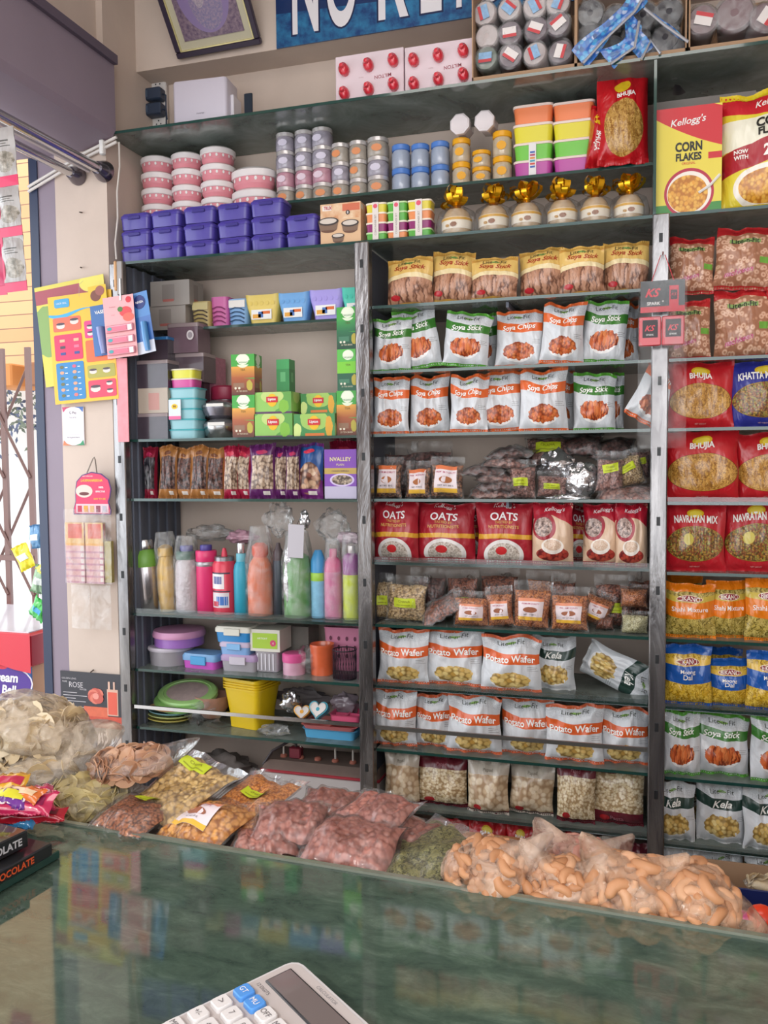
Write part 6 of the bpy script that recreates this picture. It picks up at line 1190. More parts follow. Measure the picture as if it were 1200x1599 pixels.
def snack_card():
    xa, zt, xb, zb = card_at(137, 447, 168, 555, 2.563); w, h = xb-xa, zt-zb; b = MB(); b.box(-w/2, w/2, 0, .001, -h, 0, M('#3f6aa4', .45)); b.box(-w/2, w/2, -.0006, 0, -h*.28, 0, M('#e0b82c', .45)); b.disc((-w*.1, -.001, -h*.14), w*.3, h*.08, M('#7a4438', .5)); b.disc((w*.15, -.0014, -h*.08), w*.25, h*.07, M('#9a5a50', .5)); b.text('VASE', (0, -.001, -h*.38), .012, WHITE, maxw=w*.7, bold=.02)
    o = b.build('balm_card'); q = MB(); q.tube([(0, -.004, -h*.60), (.004, -.006, -h*.8), (.006, -.004, -h*.98)], [.014, .013, .010], M('#7c86b8', .3, coat=.4), 10); q.build('tube', o); o.location = ((xa+xb)/2, 2.563, zt); o.rotation_euler = (0, R(-5), 0); tag(o, 'blue and yellow card with purple tube behind the pink balm card', 'card')
snack_card()
def balm():
    xa, zt, xb, zb = card_at(160, 464, 210, 557, 2.545); w, h = xb-xa, zt-zb; t = empty('balm_card', ((xa+xb)/2, 2.545, zt)); t.rotation_euler = (0, R(-4), 0); b = MB(); b.box(-w/2, w/2, 0, .001, -h, 0, M('#e8a8aa', .45)); b.disc((w*.34, -.001, -.08*h), w*.09, w*.09, M('#d0303c', .5)); b.disc((w*.22, -.001, -.27*h), w*.2, h*.085, M('#d8484c', .5)); b.disc((w*.30, -.0014, -.36*h), w*.18, h*.07, M('#e06858', .5)); b.disc((w*.05, -.0012, -.22*h), w*.09, h*.045, M('#4c7a3c', .5), n=8); b.text('Strawberry', (-w*.2, -.001, -.17*h), .005, M('#8c3c48', .5), maxw=w*.42); b.text('lip balm', (-w*.2, -.001, -.30*h), .004, M('#b05a64', .5), maxw=w*.3); b.build('card', t)
    for k in range(3):
        z = -h*(.47+.185*k); q = MB(); q.box(-w*.45, w*.45, -.009, -.001, z-h*.12, z, M('#d88a98', .3, coat=.5), .002); q.box(-w*.38, w*.25, -.0105, -.009, z-h*.10, z-h*.03, M('#cf5a74', .3, coat=.5)); q.disc((-w*.30, -.011, z-h*.06), w*.08, h*.03, M('#3f9aa0', .4), n=10); q.box(w*.30, w*.42, -.0105, -.009, z-h*.11, z-h*.02, M('#ece2e0', .3)); q.build('lip_balm_blister', t)
    tag(t, 'pink strawberry card holding three lip balms, clipped to the chrome post', 'card')
    xa, zt, xb, zb = card_at(206, 457, 232, 552, 2.555); w, h = xb-xa, zt-zb; t = empty('balm_card', ((xa+xb)/2, 2.555, zt)); t.rotation_euler = (0, R(-9), R(-4)); b = MB(); b.box(-w/2-.02, w/2, 0, .001, -h, 0, PRINT('blue_card_print', '#3f7ab8', [(('band', .0, .2), '#cfd0dc'), (('band', .2, .6), '#2f62a8')], (.06, .2), .4, .05)); b.disc((-w*.1, -.001, -h*.16), w*.40, w*.40, M('#1f2f70', .45)); b.text('NIVEA', (-w*.1, -.0014, -h*.16), .008, WHITE, maxw=w*.6, bold=.02); b.disc((w*.05, -.001, -h*.55), w*.18, w*.18, M('#1f2f70', .45), n=14); b.build('card', t)
    q = MB(); q.tube([(0.002, -.006, -h*.5), (.002, -.008, -h*.75), (.002, -.006, -h*.97)], [.011, .012, .009], M('#4f8cc4', .3, coat=.4), 10); q.build('tube', t); tag(t, 'blue skin cream card with round navy logo beside the pink balm card', 'card')
    b = MB(); p = at(189, 408, 2.56); b.box(-.012, .012, -.012, .012, -.115, 0, M('#8c8480', .3, .7), .003); b.box(-.020, -.010, -.016, -.004, -.10, 0, M('#d8a878', .5), .003); b.box(.002, .008, -.018, -.010, -.135, -.06, STEEL, .001); o = b.build('peg_clip'); o.location = (float(p[0]), 2.560, float(p[2])); tag(o, 'wood and metal peg clip holding the pink balm card at post top', 'clip')
balm()
def paycard():
    xa, zt, xb, zb = card_at(97, 636, 132, 695, 2.594); w, h = xb-xa, zt-zb; b = MB(); b.box(-w/2, w/2, 0, .003, -h, 0, M('#e4dce0', .4)); y = -.0006; 
    for sx, sz, c in ((-1, 0, '#c2406a'), (1, 0, '#3f6ab0'), (-1, -1, '#e07a50'), (1, -1, '#2f8a5c')):
        X = sx*w/2; Z = sz*h; dx = -sx*w*.42; dz = (-1 if sz == 0 else 1)*h*.14; b.add([(X, y, Z), (X+dx, y, Z), (X+dx*.45, y, Z+dz*.3), (X+dx*.1, y, Z+dz)], [(0, 1, 2, 3)], M(c, .45))
    b.text('G Pay', (0, y-.0004, -h*.16), .012, M('#6a6670', .5), maxw=w*.4); b.text('Scan & Pay', (0, y-.0004, -h*.28), .006, M('#6a6670', .5), maxw=w*.5); b.box(-w*.36, w*.36, y, 0, -h*.722, -h*.718, M('#8a8690', .5)); b.text('Accepted here', (0, y-.0004, -h*.80), .008, M('#5a5660', .5), maxw=w*.62)
    o = b.build('payment_card'); o.location = ((xa+xb)/2, 2.594, zt); tag(o, 'small white payment card with four coloured corners on the beige wall', 'card')
paycard()
def chalk():
    Y = 2.55; xa, zt, xb, zb = card_at(113, 737, 175, 804, Y); w, h = xb-xa, zt-zb; t = empty('hang_card', ((xa+xb)/2, Y, zb)); 
    def outl(s_, y): 
        P = [(-.5, .0), (-.5, .12), (-.44, .3), (-.44, .55), (-.40, .78), (-.25, .93), (0, 1.0), (.25, .96), (.44, .82), (.5, .6), (.46, .4), (.42, .3), (.48, .1), (.47, 0)]
        return [(a*w*s_, y, (c-.5)*h*s_+.5*h) for a, c in P]
    b = MB(); b.loft([outl(1.0, .002), outl(1.0, 0)], M('#4a2a6a', .45)); b.loft([outl(.95, 0), outl(.95, -.0006)], M('#d22f5c', .45)); b.build('card', t); g = MB(); y = -.0012
    g.text('LAXMANREKHA', (0, y, h*.80), .009, M('#e8b83c', .5), maxw=w*.72, bold=.03, shear=.2); g.text('NEW IMPROVED', (-.1*w, y, h*.90), .004, WHITE, maxw=w*.4); g.disc((-.20*w, y, h*.55), w*.22, h*.15, M('#dcc8bc', .5)); g.disc((-.20*w, y-.0004, h*.49), w*.13, h*.04, M('#6a2c2c', .5)); g.text('100%', (.24*w, y, h*.64), .007, WHITE, maxw=.3*w, bold=.02); g.text('EFFECTIVE', (.22*w, y, h*.54), .006, WHITE, maxw=.34*w, bold=.02); g.text('EASY TO USE', (.20*w, y, h*.37), .006, M('#e8b83c', .5), maxw=.4*w, bold=.02)
    g.box(-.42*w, .42*w, y, y+.0004, .04*h, .25*h, M('#e0b8c0', .5)); 
    for k, c in enumerate(('#b83048', '#d89a3c', '#c9a070', '#8a4050', '#b0a8b4')): g.box((-.38+.16*k)*w, (-.27+.16*k)*w, y-.0006, y, .06*h, .21*h, M(c, .5))
    g.build('print', t); q = MB(); q.tube([(-.12*w, .0, h*.97), (.0*w, .01, h*1.30), (.03*w, .012, h*1.34), (.06*w, .01, h*1.28), (.14*w, 0, h*.98)], .002, M('#7a7068', .4, .6), 6); q.build('wire_hook', t); tag(t, 'pink hanging card with yellow lettering and wire hook on the beige wall', 'card')
    xa, zt, xb, zb = card_at(103, 800, 178, 912, Y+.01); w, h = xb-xa, zt-zb; t = empty('sachet_strip', ((xa+xb)/2, Y+.01, zt)); cols_ = PRINT('sachet_print', '#cf9c98', [(('band', .66, 1.1), '#d8b070'), (('rect', .15, .9, .74, .98), '#d0624c'), (('rect', .8, .97, .0, .62), '#dccfc8'), (('band', .62, .66), '#d8a04c')]+[(('band', .1*k, .1*k+.03), '#b87a8c') for k in range(6)], (.1, .3), .3, .3)
    for k, (u0, u1) in enumerate(((.0, .41), (.44, .82))): MB().box((u0-.5)*w, (u1-.5)*w, -.008, .008, -h, -h*.14, cols_, 0).build('chalk_pack', t)
    MB().box((.83-.5)*w, .47*w, -.004, .012, -h*.98, -h*.4, M('#b0a060', .5, var=.4, vsc=90)).build('side_pack', t); g = MB(); g.grid(lambda a, c: ((a-.5)*w*1.02, -.012+.002*math.sin(a*30+c*3), -h*1.0+c*h*1.05), 30, 8, CLEARH); g.build('film', t, 60); tag(t, 'clear hanging pouch with two rows of pink and gold packs under the pink card', 'packet')
    xa, zt, xb, zb = card_at(108, 912, 178, 984, Y+.02); w, h = xb-xa, zt-zb; t = empty('clear_sleeve', ((xa+xb)/2, Y+.02, zt)); 
    for k, (u0, u1) in enumerate(((.04, .47), (.49, .95))):
        g = MB(); g.grid(lambda a, c: ((u0+(u1-u0)*a-.5)*w, -.004*math.sin(a*math.pi)+.004*noise.noise(Vector((a*3, c*3, k))), -h+c*h), 12, 12, FILM('sleeve_film', .2)); g.build('pocket', t, 60)
    tag(t, 'empty clear plastic sleeve with two pockets hanging lowest on the beige wall', 'sleeve')
chalk()
def rose():
    xa, zt, xb, zb = card_at(94, 1047, 195, 1140, 2.592); w, h = xb-xa, zt-zb; b = MB(); b.box(0, w, 0, .003, -h, 0, M('#2c2c36', .35, coat=.3)); y = -.0006; pk_ = M('#e0705c', .4)
    b.box(.40*w, w, y, 0, -h, -h*.78, M('#c8503c', .4, var=.4, vsc=60)); b.box(.37*w, .75*w, y-.0004, y, -h*.80, -h*.62, M('#d86a4c', .4, var=.2, vsc=50)); o = b.build('rose_poster')
    g = MB(); 
    for k in range(7): g.disc((.57*w+.05*w*math.cos(k*.9)*(k > 0), y-.0008-.0002*k, -.42*h+.05*h*math.sin(k*.9)*(k > 0)), w*.085, h*.10, M('#dc7c68' if k % 2 else '#c85c50', .4), n=12)
    g.disc((.57*w, y-.003, -.42*h), w*.05, h*.06, M('#e8988a', .4), n=10); g.build('rose', o)
    g = MB(); g.box(.74*w, .91*w, y-.0006, y, -.76*h, -.28*h, M('#d8b09c', .4)); g.box(.755*w, .895*w, y-.001, y, -.74*h, -.33*h, M('#e0604c', .4)); g.box(.76*w, .79*w, y-.001, y, -.28*h, -.14*h, M('#e0b8a4', .4)); g.box(.84*w, .865*w, y-.001, y, -.28*h, -.14*h, M('#e0b8a4', .4)); g.build('bottle_print', o)
    g = MB(); lt = M('#c9c4c8', .5); g.text('ROSE', (.25*w, y, -.24*h), .020, lt, maxw=.22*w); g.text('GOLDEN LONG', (.14*w, y, -.13*h), .006, lt, maxw=.25*w); g.text('PURE', (.07*w, y, -.19*h), .006, lt); g.text('WATER', (.36*w, y, -.32*h), .006, lt)
    for k, L in enumerate((.22, .38, .20, .36, .16, .36, .24)): g.box(.04*w, .04*w+L*w, y, 0, -(.395+.052*k)*h, -(.385+.052*k)*h, lt)
    g.build('lettering', o); o.location = (xa, 2.592, zt); tag(o, 'dark poster with pink rose and tall bottle, low on the beige wall', 'poster')
rose()
# ---- key ring card on the right post
def kscard():
    Y = 2.545; xa, zt, xb, zb = card_at(1001, 440, 1070, 485, Y); w = xb-xa; t = empty('hang_card', ((xa+xb)/2, Y, zt)); hh = zt-zb; b = MB(); b.box(-w/2, w/2, 0, .001, -hh, 0, M('#26272b', .4, coat=.3)); b.box(-w/2, w/2, -.0006, 0, -hh, -hh*.82, M('#c42c3a', .4)); y = -.001
    b.text('KS', (-w*.22, y, -hh*.38), .024, M('#d83c4a', .4), bold=.03, shear=.4); b.text('SPARK', (-w*.20, y, -hh*.72), .009, WHITE, maxw=w*.36, bold=.02); b.text('+', (.01*w, y, -hh*.66), .006, WHITE); b.box(w*.15, w*.36, y, 0, -hh*.86, -hh*.18, M('#c93040', .4)); b.box(w*.18, w*.33, y-.0005, y, -hh*.62, -hh*.32, M('#3a1c24', .4)); b.text('KS', (w*.255, y-.001, -hh*.46), .008, M('#d83c4a', .4), shear=.3); b.build('header_card', t)
    for k, cx in enumerate((-w*.28, w*.24)):
        z1 = -float(zt-at(1020, 495, Y)[2]); z0 = -float(zt-at(1020, 541, Y)[2]); q = MB(); q.box(cx-.030, cx+.030, -.012, -.001, z0, z1, M('#c42c3a', .3, coat=.5), .003); q.box(cx-.020, cx+.021, -.0126, -.0118, z0*.62+z1*.38-.008, z1-.010, M('#2a1a20', .4)); q.text('KS', (cx, -.0132, (z0+z1)/2+.008), .016, M('#d83c4a', .4), bold=.02, shear=.4); q.text('SPARK', (cx, -.0132, (z0+z1)/2-.010), .005, WHITE); q.build('red_pack', t)
    zz = float(at(1030, 700, Y)[2])-zt; g = MB(); g.grid(lambda a, c: ((a-.5)*w*1.1, -.014+.004*math.sin(a*6)+.003*math.sin(c*20+a*3), zz+c*(-zz)*1.0), 20, 20, FILM('card_sleeve', .05, wr=.2)); g.build('clear_sleeve', t, 60)
    q = MB(); q.tube([(-w*.25, 0, -.002), (-.006, .005, .070), (.006, .006, .070), (w*.25, 0, -.002)], .0012, M('#c23a44', .5), 5); q.build('red_string', t); q = MB(); q.tube([(0, .02, .075), (0, -.002, .072), (0, -.004, .078)], .002, M('#7a4a44', .5), 6); q.build('nail', t)
    tag(t, 'black and red card with two red packs hanging on the right chrome post', 'card')
kscard()
# ---- sachet strips hanging under the hood
def strips():
    for s_i, (dx, col) in enumerate(((0, None), (-.085, 1))):
        t = empty('sachet_strip', (float(at(18, 200, 2.0)[0])+dx-.030, 2.0+s_i*.03, float(at(18, 190, 2.0)[2]))); t.rotation_euler = (R(2), R(-2+s_i), 0); w = .072; zs_ = [0, -.155, -.29, -.44]; mt_ = PRINT('sachet_strip_print', '#a9a3a0', [(('ell', .5, .30, .42, .22, 40), ('noise', 60, '#6f685c', '#b5aca0')), (('rect', .12, .75, .70, .73), '#55524e'), (('rect', .12, .65, .65, .67), '#6a6660'), (('rect', .2, .8, .60, .62), '#55524e')], (.07, .14), .25, .6) if s_i == 0 else M('#c23a64', .3, coat=.4, var=.2, vsc=30)
        for k in range(3):
            z1, z0 = zs_[k]-.012, zs_[k+1]+.012; b = MB(); b.grid(lambda a, c: ((a-.5)*w, -.010*math.sin(a*math.pi)*math.sin(c*math.pi)-.003*math.sin(c*9+k), z0+(z1-z0)*c), 10, 12, mt_); b.grid(lambda a, c: ((.5-a)*w, .010*math.sin(a*math.pi)*math.sin(c*math.pi), z0+(z1-z0)*c), 10, 12, mt_); o = b.build('sachet', t, 60)
            q = MB(); q.box(-w/2, w/2, -.001, .001, zs_[k+1]-.014, zs_[k+1]+.014, M('#d22f5c', .3, coat=.4)); q.build('pink_seal', o); e = MB(); e.box(-w/2-.002, -w/2+.004, -.0015, .0015, z0, z1, M('#d22f5c', .3, coat=.4)); e.build('pink_edge', o)
        tag(t, ['hanging strip of silver-grey sachets with pink seals at upper left', 'pinker sachet strip at the very left frame edge behind the grey strip'][s_i], 'sachets')
strips()
# ---- ice cream freezer and snack packs outside the gate
def freezer():
    Y = 2.72; xr = float(at(48, 1080, Y)[0]); t = empty('ice_cream_freezer', (xr, Y, 0)); BL = PRINT('freezer_print', '#2f6cc0', [], (1, 1), .3, 0)
    b = MB(); b.box(-.9, 0, 0, .012, .05, .80, M('#2f6fc0', .3, coat=.4)); b.box(-.9, 0, .012, .55, .05, .80, M('#d89a6c', .5)); b.build('cabinet', t)
    lid = MB(); rd = M('#c22438', .3, coat=.4); zt = float(at(30, 988, Y)[2]); zb = zt-.13; n = 12; top = [(-.92+.94*i/n, -.02, zt) for i in range(n+1)]; bot = [(p_[0], -.02, zb+.035*(math.sin(i*.9)*.6)) for i, p_ in enumerate(top)]
    lid.add(top+bot, [(i, i+1, n+2+i, n+1+i) for i in range(n)], rd); lid.box(-.92, .02, -.019, .56, zb, zt, rd, .008); lid.build('lid', t); MB().box(-.9, .0, .0, .54, zt, zt+.004, M('#d8d4dc', .2, coat=.5)).build('lid_glass', t)
    q = MB(); c_ = (-.062-.03, -.003, float(at(12, 1065, Y)[2])); q.disc((c_[0]-.02, -.002, c_[2]), .125, .068, M('#dcd6e4', .4)); q.disc((c_[0]-.02, -.003, c_[2]), .119, .062, M('#4a2c84', .4)); q.text('Cream', (c_[0]-.03, -.004, c_[2]+.020), .038, WHITE, maxw=.16, bold=.03, shear=.15); q.text('Bell', (c_[0]-.005, -.004, c_[2]-.028), .034, WHITE, maxw=.12, bold=.03, shear=.15); q.disc((c_[0]-.035, -.0035, c_[2]+.075), .035, .025, M('#c22438', .4)); q.box(-.05, -.036, -.003, -.001, c_[2]+.062, c_[2]+.076, M('#d8dce8', .4)); q.build('logo', t)
    tag(t, 'blue ice cream freezer with red lid standing outside the side opening', 'freezer')
freezer()
for i, (px, py, c, w_, h_, nm) in enumerate(((44, 868, '#e0d02c', .08, .10, 'yellow'), (58, 838, '#5f8fb8', .06, .09, 'blue'), (58, 905, '#8fae8c', .07, .11, 'pale green'), (54, 948, '#3fb04c', .08, .08, 'bright green and blue'), (60, 880, '#e0d85c', .05, .08, 'lemon'))):
    k = 'hang_'+str(i); design(k, w_, h_, .03, M(c, .3, coat=.4, var=.35, vsc=40), [('r', .2, .8, .35, .6, '#dfe6e0' if i != 3 else '#4a9ad0', .001)], M(c, .35), nvar=1); p = at(px, py, 2.83); spawn(k, tuple(p-np.array([0, 0, h_/2])), w_, h_, (0, R(-25+20*i), 0), f'{nm} snack packet hanging outside beyond the folding gate', 'packet', 'snack packets hanging outside')
o = MB().tube([at(66, 815, 2.83), at(60, 860, 2.83), at(63, 930, 2.83)], .0012, M('#555', .5) if 0 else M('#5a5a60', .5), 5).build('hanging_wire'); tag(o, 'thin wire carrying the snack packets outside the gate', 'wire')
# ---------------- the counter in front ----------------
ZCN = .93
def counter_mat():
    g = NT('dark_green_counter'); tc = g.new('ShaderNodeTexCoord').outputs['Object']
    n = g.noise(g.vmap(tc, (16, 34, 16), (0, 0, .5)), 1, 9, .74, .5); n2 = g.noise(tc, 3.2, 4, .6, .5)
    c = g.ramp(g.m('ADD', g.m('MULTIPLY', n.outputs['Fac'], .6), g.m('MULTIPLY', n2.outputs['Fac'], .4)), [(.32, '#2c3a34'), (.50, '#46574c'), (.60, '#596a5d'), (.74, '#84907f')])
    g.link(c, g.b.inputs['Base Color']); g.b.inputs['IOR'].default_value = 1.75
    g.put(g.b.inputs['Roughness'], g.m('ADD', g.m('MULTIPLY', n.outputs['Fac'], .07), .015)); return g.mat
a_, c_ = atz(60, 1279, ZCN), atz(1200, 1466, ZCN); sl = float(c_[1]-a_[1])/float(c_[0]-a_[0])
ct = empty('shop_counter', (0, 0, 0)); tag(ct, 'long counter with glossy dark green glass top in the foreground', 'counter')
def yb(x): return float(a_[1])+(x-float(a_[0]))*sl
X0, X1, Y0 = -1.7, 1.25, -.15
b = MB(); b.loft([[(X0, Y0, z), (X1, Y0, z), (X1, yb(X1), z), (X0, yb(X0), z)] for z in (ZCN-.012, ZCN)], counter_mat()); b.build('counter_top', ct)
b = MB(); b.loft([[(X0+.03, Y0+.03, z), (X1-.03, Y0+.03, z), (X1-.03, yb(X1)-.03, z), (X0+.03, yb(X0)-.03, z)] for z in (0, ZCN-.012)], M('#5a5048', .6)); b.build('cabinet', ct)
rm = M('#6f7468', .25, coat=.5, var=.25, vsc=30); b = MB(); b.loft([[(X0, yb(X0)-.004, z), (X1, yb(X1)-.004, z), (X1, yb(X1)+.005, z), (X0, yb(X0)+.005, z)] for z in (ZCN-.014, ZCN+.0035)], rm); b.build('edge_strip', ct)
b = MB(); b.loft([[(X0, yb(X0)+.008, z), (.14, yb(.14)+.008, z), (.14, yb(.14)+.10, z), (-.45, yb(-.45)+.14, z), (-.75, yb(-.75)+.24, z), (X0, yb(X0)+.30, z)] for z in (ZCN-.05, ZCN-.032)], M('#5b4a3f', .6, var=.1)); o = b.build('rear_ledge'); 
for x, dy in ((-1.5, .05), (-1.5, .25), (.08, .05), (-.75, .18)): MB().box(x-.02, x+.02, yb(x)+dy-.02, yb(x)+dy+.02, 0, ZCN-.05, M('#4a3c34', .6)).build('leg', o)
tag(o, 'brown ledge just behind the counter top carrying loose snack bags', 'table')
ZL = ZCN-.032

# ---- loose contents
def pile(shape, n, rx, ry, rz, mats, seed, size, flat=.0):
    rr = random.Random(seed); b = MB(); k = 0
    while k < n:
        d = Vector((rr.gauss(0, 1), rr.gauss(0, 1), rr.gauss(0, 1))).normalized(); q = rr.uniform(.80, .96); p = Vector((d.x*rx*q, d.y*ry*q, rz+d.z*rz*q)); k += 1
        rot = d.to_track_quat('Z', 'Y').to_matrix().to_4x4() @ Matrix.Rotation(rr.uniform(0, 6.28), 4, 'Z') @ Matrix.Rotation(rr.uniform(-.5, .5), 4, 'X') @ Matrix.Rotation(rr.uniform(-.4, .4), 4, 'Y'); s_ = size*rr.uniform(.75, 1.2); b.T = Matrix.Translation(p) @ rot; m_ = rr.choice(mats)
        if shape == 'chip':
            cu = rr.uniform(-.15, .25); L = []
            for q2, zz in ((.3, 0), (1., 0), (1., -.0015), (.3, -.0015)): L.append([(s_*q2*math.cos(t_), s_*q2*.85*math.sin(t_), zz+cu*s_*(q2*math.cos(t_))**2+.08*s_*math.sin(3*t_+k)) for t_ in [2*math.pi*i/14 for i in range(14)]])
            b.loft(L, m_)
        elif shape == 'curl':
            pth = [(s_*math.cos(t_), s_*.8*math.sin(t_), .15*s_*t_) for t_ in [rr.uniform(-.2, .2)+i*.55 for i in range(7)]]; b.tube(pth, [s_*.25, s_*.42, s_*.50, s_*.52, s_*.50, s_*.42, s_*.25], m_, 8)
    b.T = Matrix(); 
    core = [[(rx*.84*math.cos(t_)*math.cos(ph), ry*.84*math.sin(t_)*math.cos(ph), rz+rz*.84*math.sin(ph)) for t_ in [2*math.pi*i/14 for i in range(14)]] for ph in [-1.4, -.8, -.2, .4, 1.0, 1.45]]; b.loft(core, mats[0])
    return b
def film_over(rx, ry, rz, seed, mat, ears=(), fl=.0, top=1.0):
    b = MB()
    def f(a, c):
        th = a*2*math.pi; ph = (c-.5)*math.pi; d = Vector((math.cos(ph)*math.cos(th), math.cos(ph)*math.sin(th), math.sin(ph))); k = 1.06+.13*noise.noise(d*2.5+Vector((seed, 0, 0)))+.06*noise.noise(d*7+Vector((seed, 3, 0))); p = Vector((d.x*rx*k, d.y*ry*k, max(.001, rz+d.z*rz*k)))
        for (ex, ey, ez, sh, ln) in ears:
            e = Vector((ex, ey, ez)).normalized(); q = max(0, d.dot(e)); p += e*ln*q**sh
        return tuple(p)
    b.grid(f, 44, 28, mat); return b
FLM = FILM('bag_film_clear', .12, wr=.7, sc=14, refl=.5); FLH = FILM('bag_film_cloudy', .46, wr=.6, sc=12, hz='#e6cbb6', refl=.5); FLG = FILM('packet_film', .05, wr=.45, sc=9, refl=.6); FLO = FILM('curl_bag_film', .34, wr=.6, sc=12, hz='#e2c4aa', refl=.5); FLW = FILM('bag_film_milky', .42, wr=.7, sc=9, hz='#e6d6c2', refl=.6)
def loose(px, py, zc, shape, n, dims, mats, size, seed, label, film, ears, rot=(0, 0, 0), nm='snack_bag', grp=None):
    t = empty(nm, tuple(atz(px, py, zc)-np.array([0, 0, dims[2]]))); t.rotation_euler = tuple(R(a) for a in rot); o = pile(shape, n, *dims, mats, seed, size).build('contents', t, 60); o['kind'] = 'stuff'; film_over(dims[0]*1.05, dims[1]*1.05, dims[2]*1.04, seed, film, ears).build('film', t, 60); tag(t, label, 'bag', grp); return t
PCH = [M('#d9c29c', .5, coat=.2), M('#e3d0b0', .5, coat=.2), M('#ccb288', .5, coat=.2)]; YCH = [M('#c9b67c', .5, coat=.3), M('#d3c28c', .5, coat=.3), M('#b5a168', .5, coat=.3)]; BCH = [M('#bc8c6c', .5, coat=.3), M('#cc9f7e', .5, coat=.3), M('#a8785a', .5, coat=.3)]; OCU = [M('#c08a62', .55), M('#ca9a76', .55), M('#b17c55', .55)]
loose(50, 1135, 1.025, 'chip', 240, (.088, .085, .042), PCH, .026, 1, 'large clear bag of pale flat chips on top of the left heap', FLW, [(-.3, 0, 1, 6, .02), (1, 0, -.5, 4, .03)], (0, 6, 10))
loose(62, 1200, .955, 'chip', 220, (.105, .075, .036), PCH, .026, 2, 'clear bag of pale chips in the middle of the left heap', FLW, [(1, .2, .5, 5, .06), (.5, 0, 1, 10, .03)], (0, -8, 15))
loose(132, 1248, .930, 'chip', 180, (.072, .05, .030), YCH, .026, 3, 'clear bag of yellowish chips at the counter edge, lowest of the heap', FLM, [(-1, 0, .8, 5, .04), (1, .4, .4, 9, .03)], (0, 0, 5))
loose(205, 1192, .985, 'chip', 160, (.072, .05, .022), BCH, .020, 4, 'clear bag of brownish chips lying on the yellow chickpea bag', FLM, [(1, .3, .4, 10, .05), (-1, 0, .3, 8, .03)], (0, -6, 10))
MB_ = lambda: None
GPN = FOOD('peanuts', 'cells', 110, ['#8a5248', '#b07467', '#bb7f72', '#a3665b'], bump=.25, dist=.002); GCH = FOOD('small_chickpeas', 'cells', 120, ['#8a6a3c', '#cda868', '#dbb97c', '#b8924f'], bump=.3, dist=.002); GOR = FOOD('split_lentils', 'cells', 230, ['#9c5420', '#d8883c', '#e29a50', '#c87830'], bump=.5, dist=.002); GOC = FOOD('orange_chickpeas', 'cells', 120, ['#9c5c20', '#d8954a', '#e4aa60', '#c48038'], bump=.3, dist=.002); GDB = FOOD('brown_lentils', 'cells', 220, ['#5c301e', '#a3623c', '#b8744c', '#8a4c30'], bump=.5, dist=.002); GFN = FOOD('green_seeds', 'sev', 300, ['#4a4a2a', '#8c8a54', '#a09c64', '#6f7040'], bump=.6, dist=.002)
def lay(px, py, z, w, h, t, cm, label, seed, yaw=0, pitch=-82, grain=.009, sticker=None, grp=None, roll=0, hi=True): return lying(px, py, w, h, t, z, label, cm, seed, yaw, pitch, sticker, FLG, 'lay'+str(seed), None, hi, grain, .93, grp, 'packet', 'nut_packet', roll)
lay(285, 1232, .955, .165, .16, .034, GCH, 'clear bag of small yellow chickpeas with lime sticker', 60, yaw=-28, pitch=-70, grain=.0085, sticker=(.45, .75, .055, .022, .2, 'lime'))
lay(392, 1250, .945, .135, .15, .030, GOR, 'clear bag of orange split lentils with lime sticker behind labelled bag', 61, yaw=-20, pitch=-76, grain=.004, sticker=(.55, .55, .050, .022, .1, 'lime'), hi=False)
lay(212, 1276, .935, .12, .11, .035, GDB, 'dark bag of brown lentils with lime sticker at the counter edge', 62, yaw=-12, pitch=-78, sticker=(.5, .8, .045, .018, .0, 'lime'), hi=False)
lay(325, 1284, .935, .145, .12, .034, GOC, 'bag of orange chickpeas with white and pink picture label', 63, yaw=-18, pitch=-74, grain=.009, sticker=(.46, .42, .075, .05, .0, 'pink'))
PG = 'bags of peanuts'
lay(512, 1258, .935, .11, .11, .035, GPN, 'bag of pink peanuts at the back of the peanut pile, middle', 64, yaw=5, grp=PG); lay(455, 1283, .945, .125, .10, .04, GPN, 'bag of pink peanuts resting on the left front peanut bag', 65, yaw=14, grp=PG, pitch=-75)
lay(418, 1312, .925, .11, .09, .035, GPN, 'bag of pink peanuts at the front left of the peanut pile', 66, yaw=22, grp=PG); lay(635, 1300, .925, .10, .10, .035, GPN, 'bag of pink peanuts mostly hidden right of the pile', 67, yaw=-15, grp=PG)
lay(592, 1268, .955, .125, .10, .04, GPN, 'bag of pink peanuts topmost at the right back of the pile', 68, yaw=-20, grp=PG, pitch=-75); lay(553, 1318, .935, .155, .11, .045, GPN, 'largest bag of pink peanuts at the front right of the pile', 69, yaw=-6, grp=PG, pitch=-74)
lay(672, 1330, .920, .15, .17, .03, GFN, 'flat bag of green seeds between peanuts and orange curls', 70, yaw=-32, hi=False, grain=.004); lay(625, 1352, .915, .10, .10, .028, GFN, 'small bag of green seeds tucked in front of the flat seed bag', 71, yaw=-10, hi=False, grain=.004)
EA = [(-.6, -.2, 1, 22, .045), (.7, -.1, .8, 30, .04)]
OG = 'bags of orange curls'
loose(768, 1362, .935, 'curl', 170, (.060, .05, .038), OCU, .013, 11, 'cloudy bag of orange curls, leftmost of the orange bags', FLH, [(.9, 0, .9, 18, .05)], (0, 0, 0), grp=OG); loose(874, 1384, .925, 'curl', 140, (.050, .045, .032), OCU, .013, 12, 'small cloudy bag of orange curls, second orange bag', FLH, EA, grp=OG)
loose(985, 1392, .932, 'curl', 200, (.066, .05, .042), OCU, .014, 13, 'clear bag of orange curls with pointed film ears, third orange bag', FLO, EA, grp=OG); loose(1082, 1408, .930, 'curl', 190, (.052, .055, .042), OCU, .014, 14, 'bag of orange curls with white film strip, rightmost orange bag', FLO, [(1, -.3, -.2, 10, .035)], grp=OG)
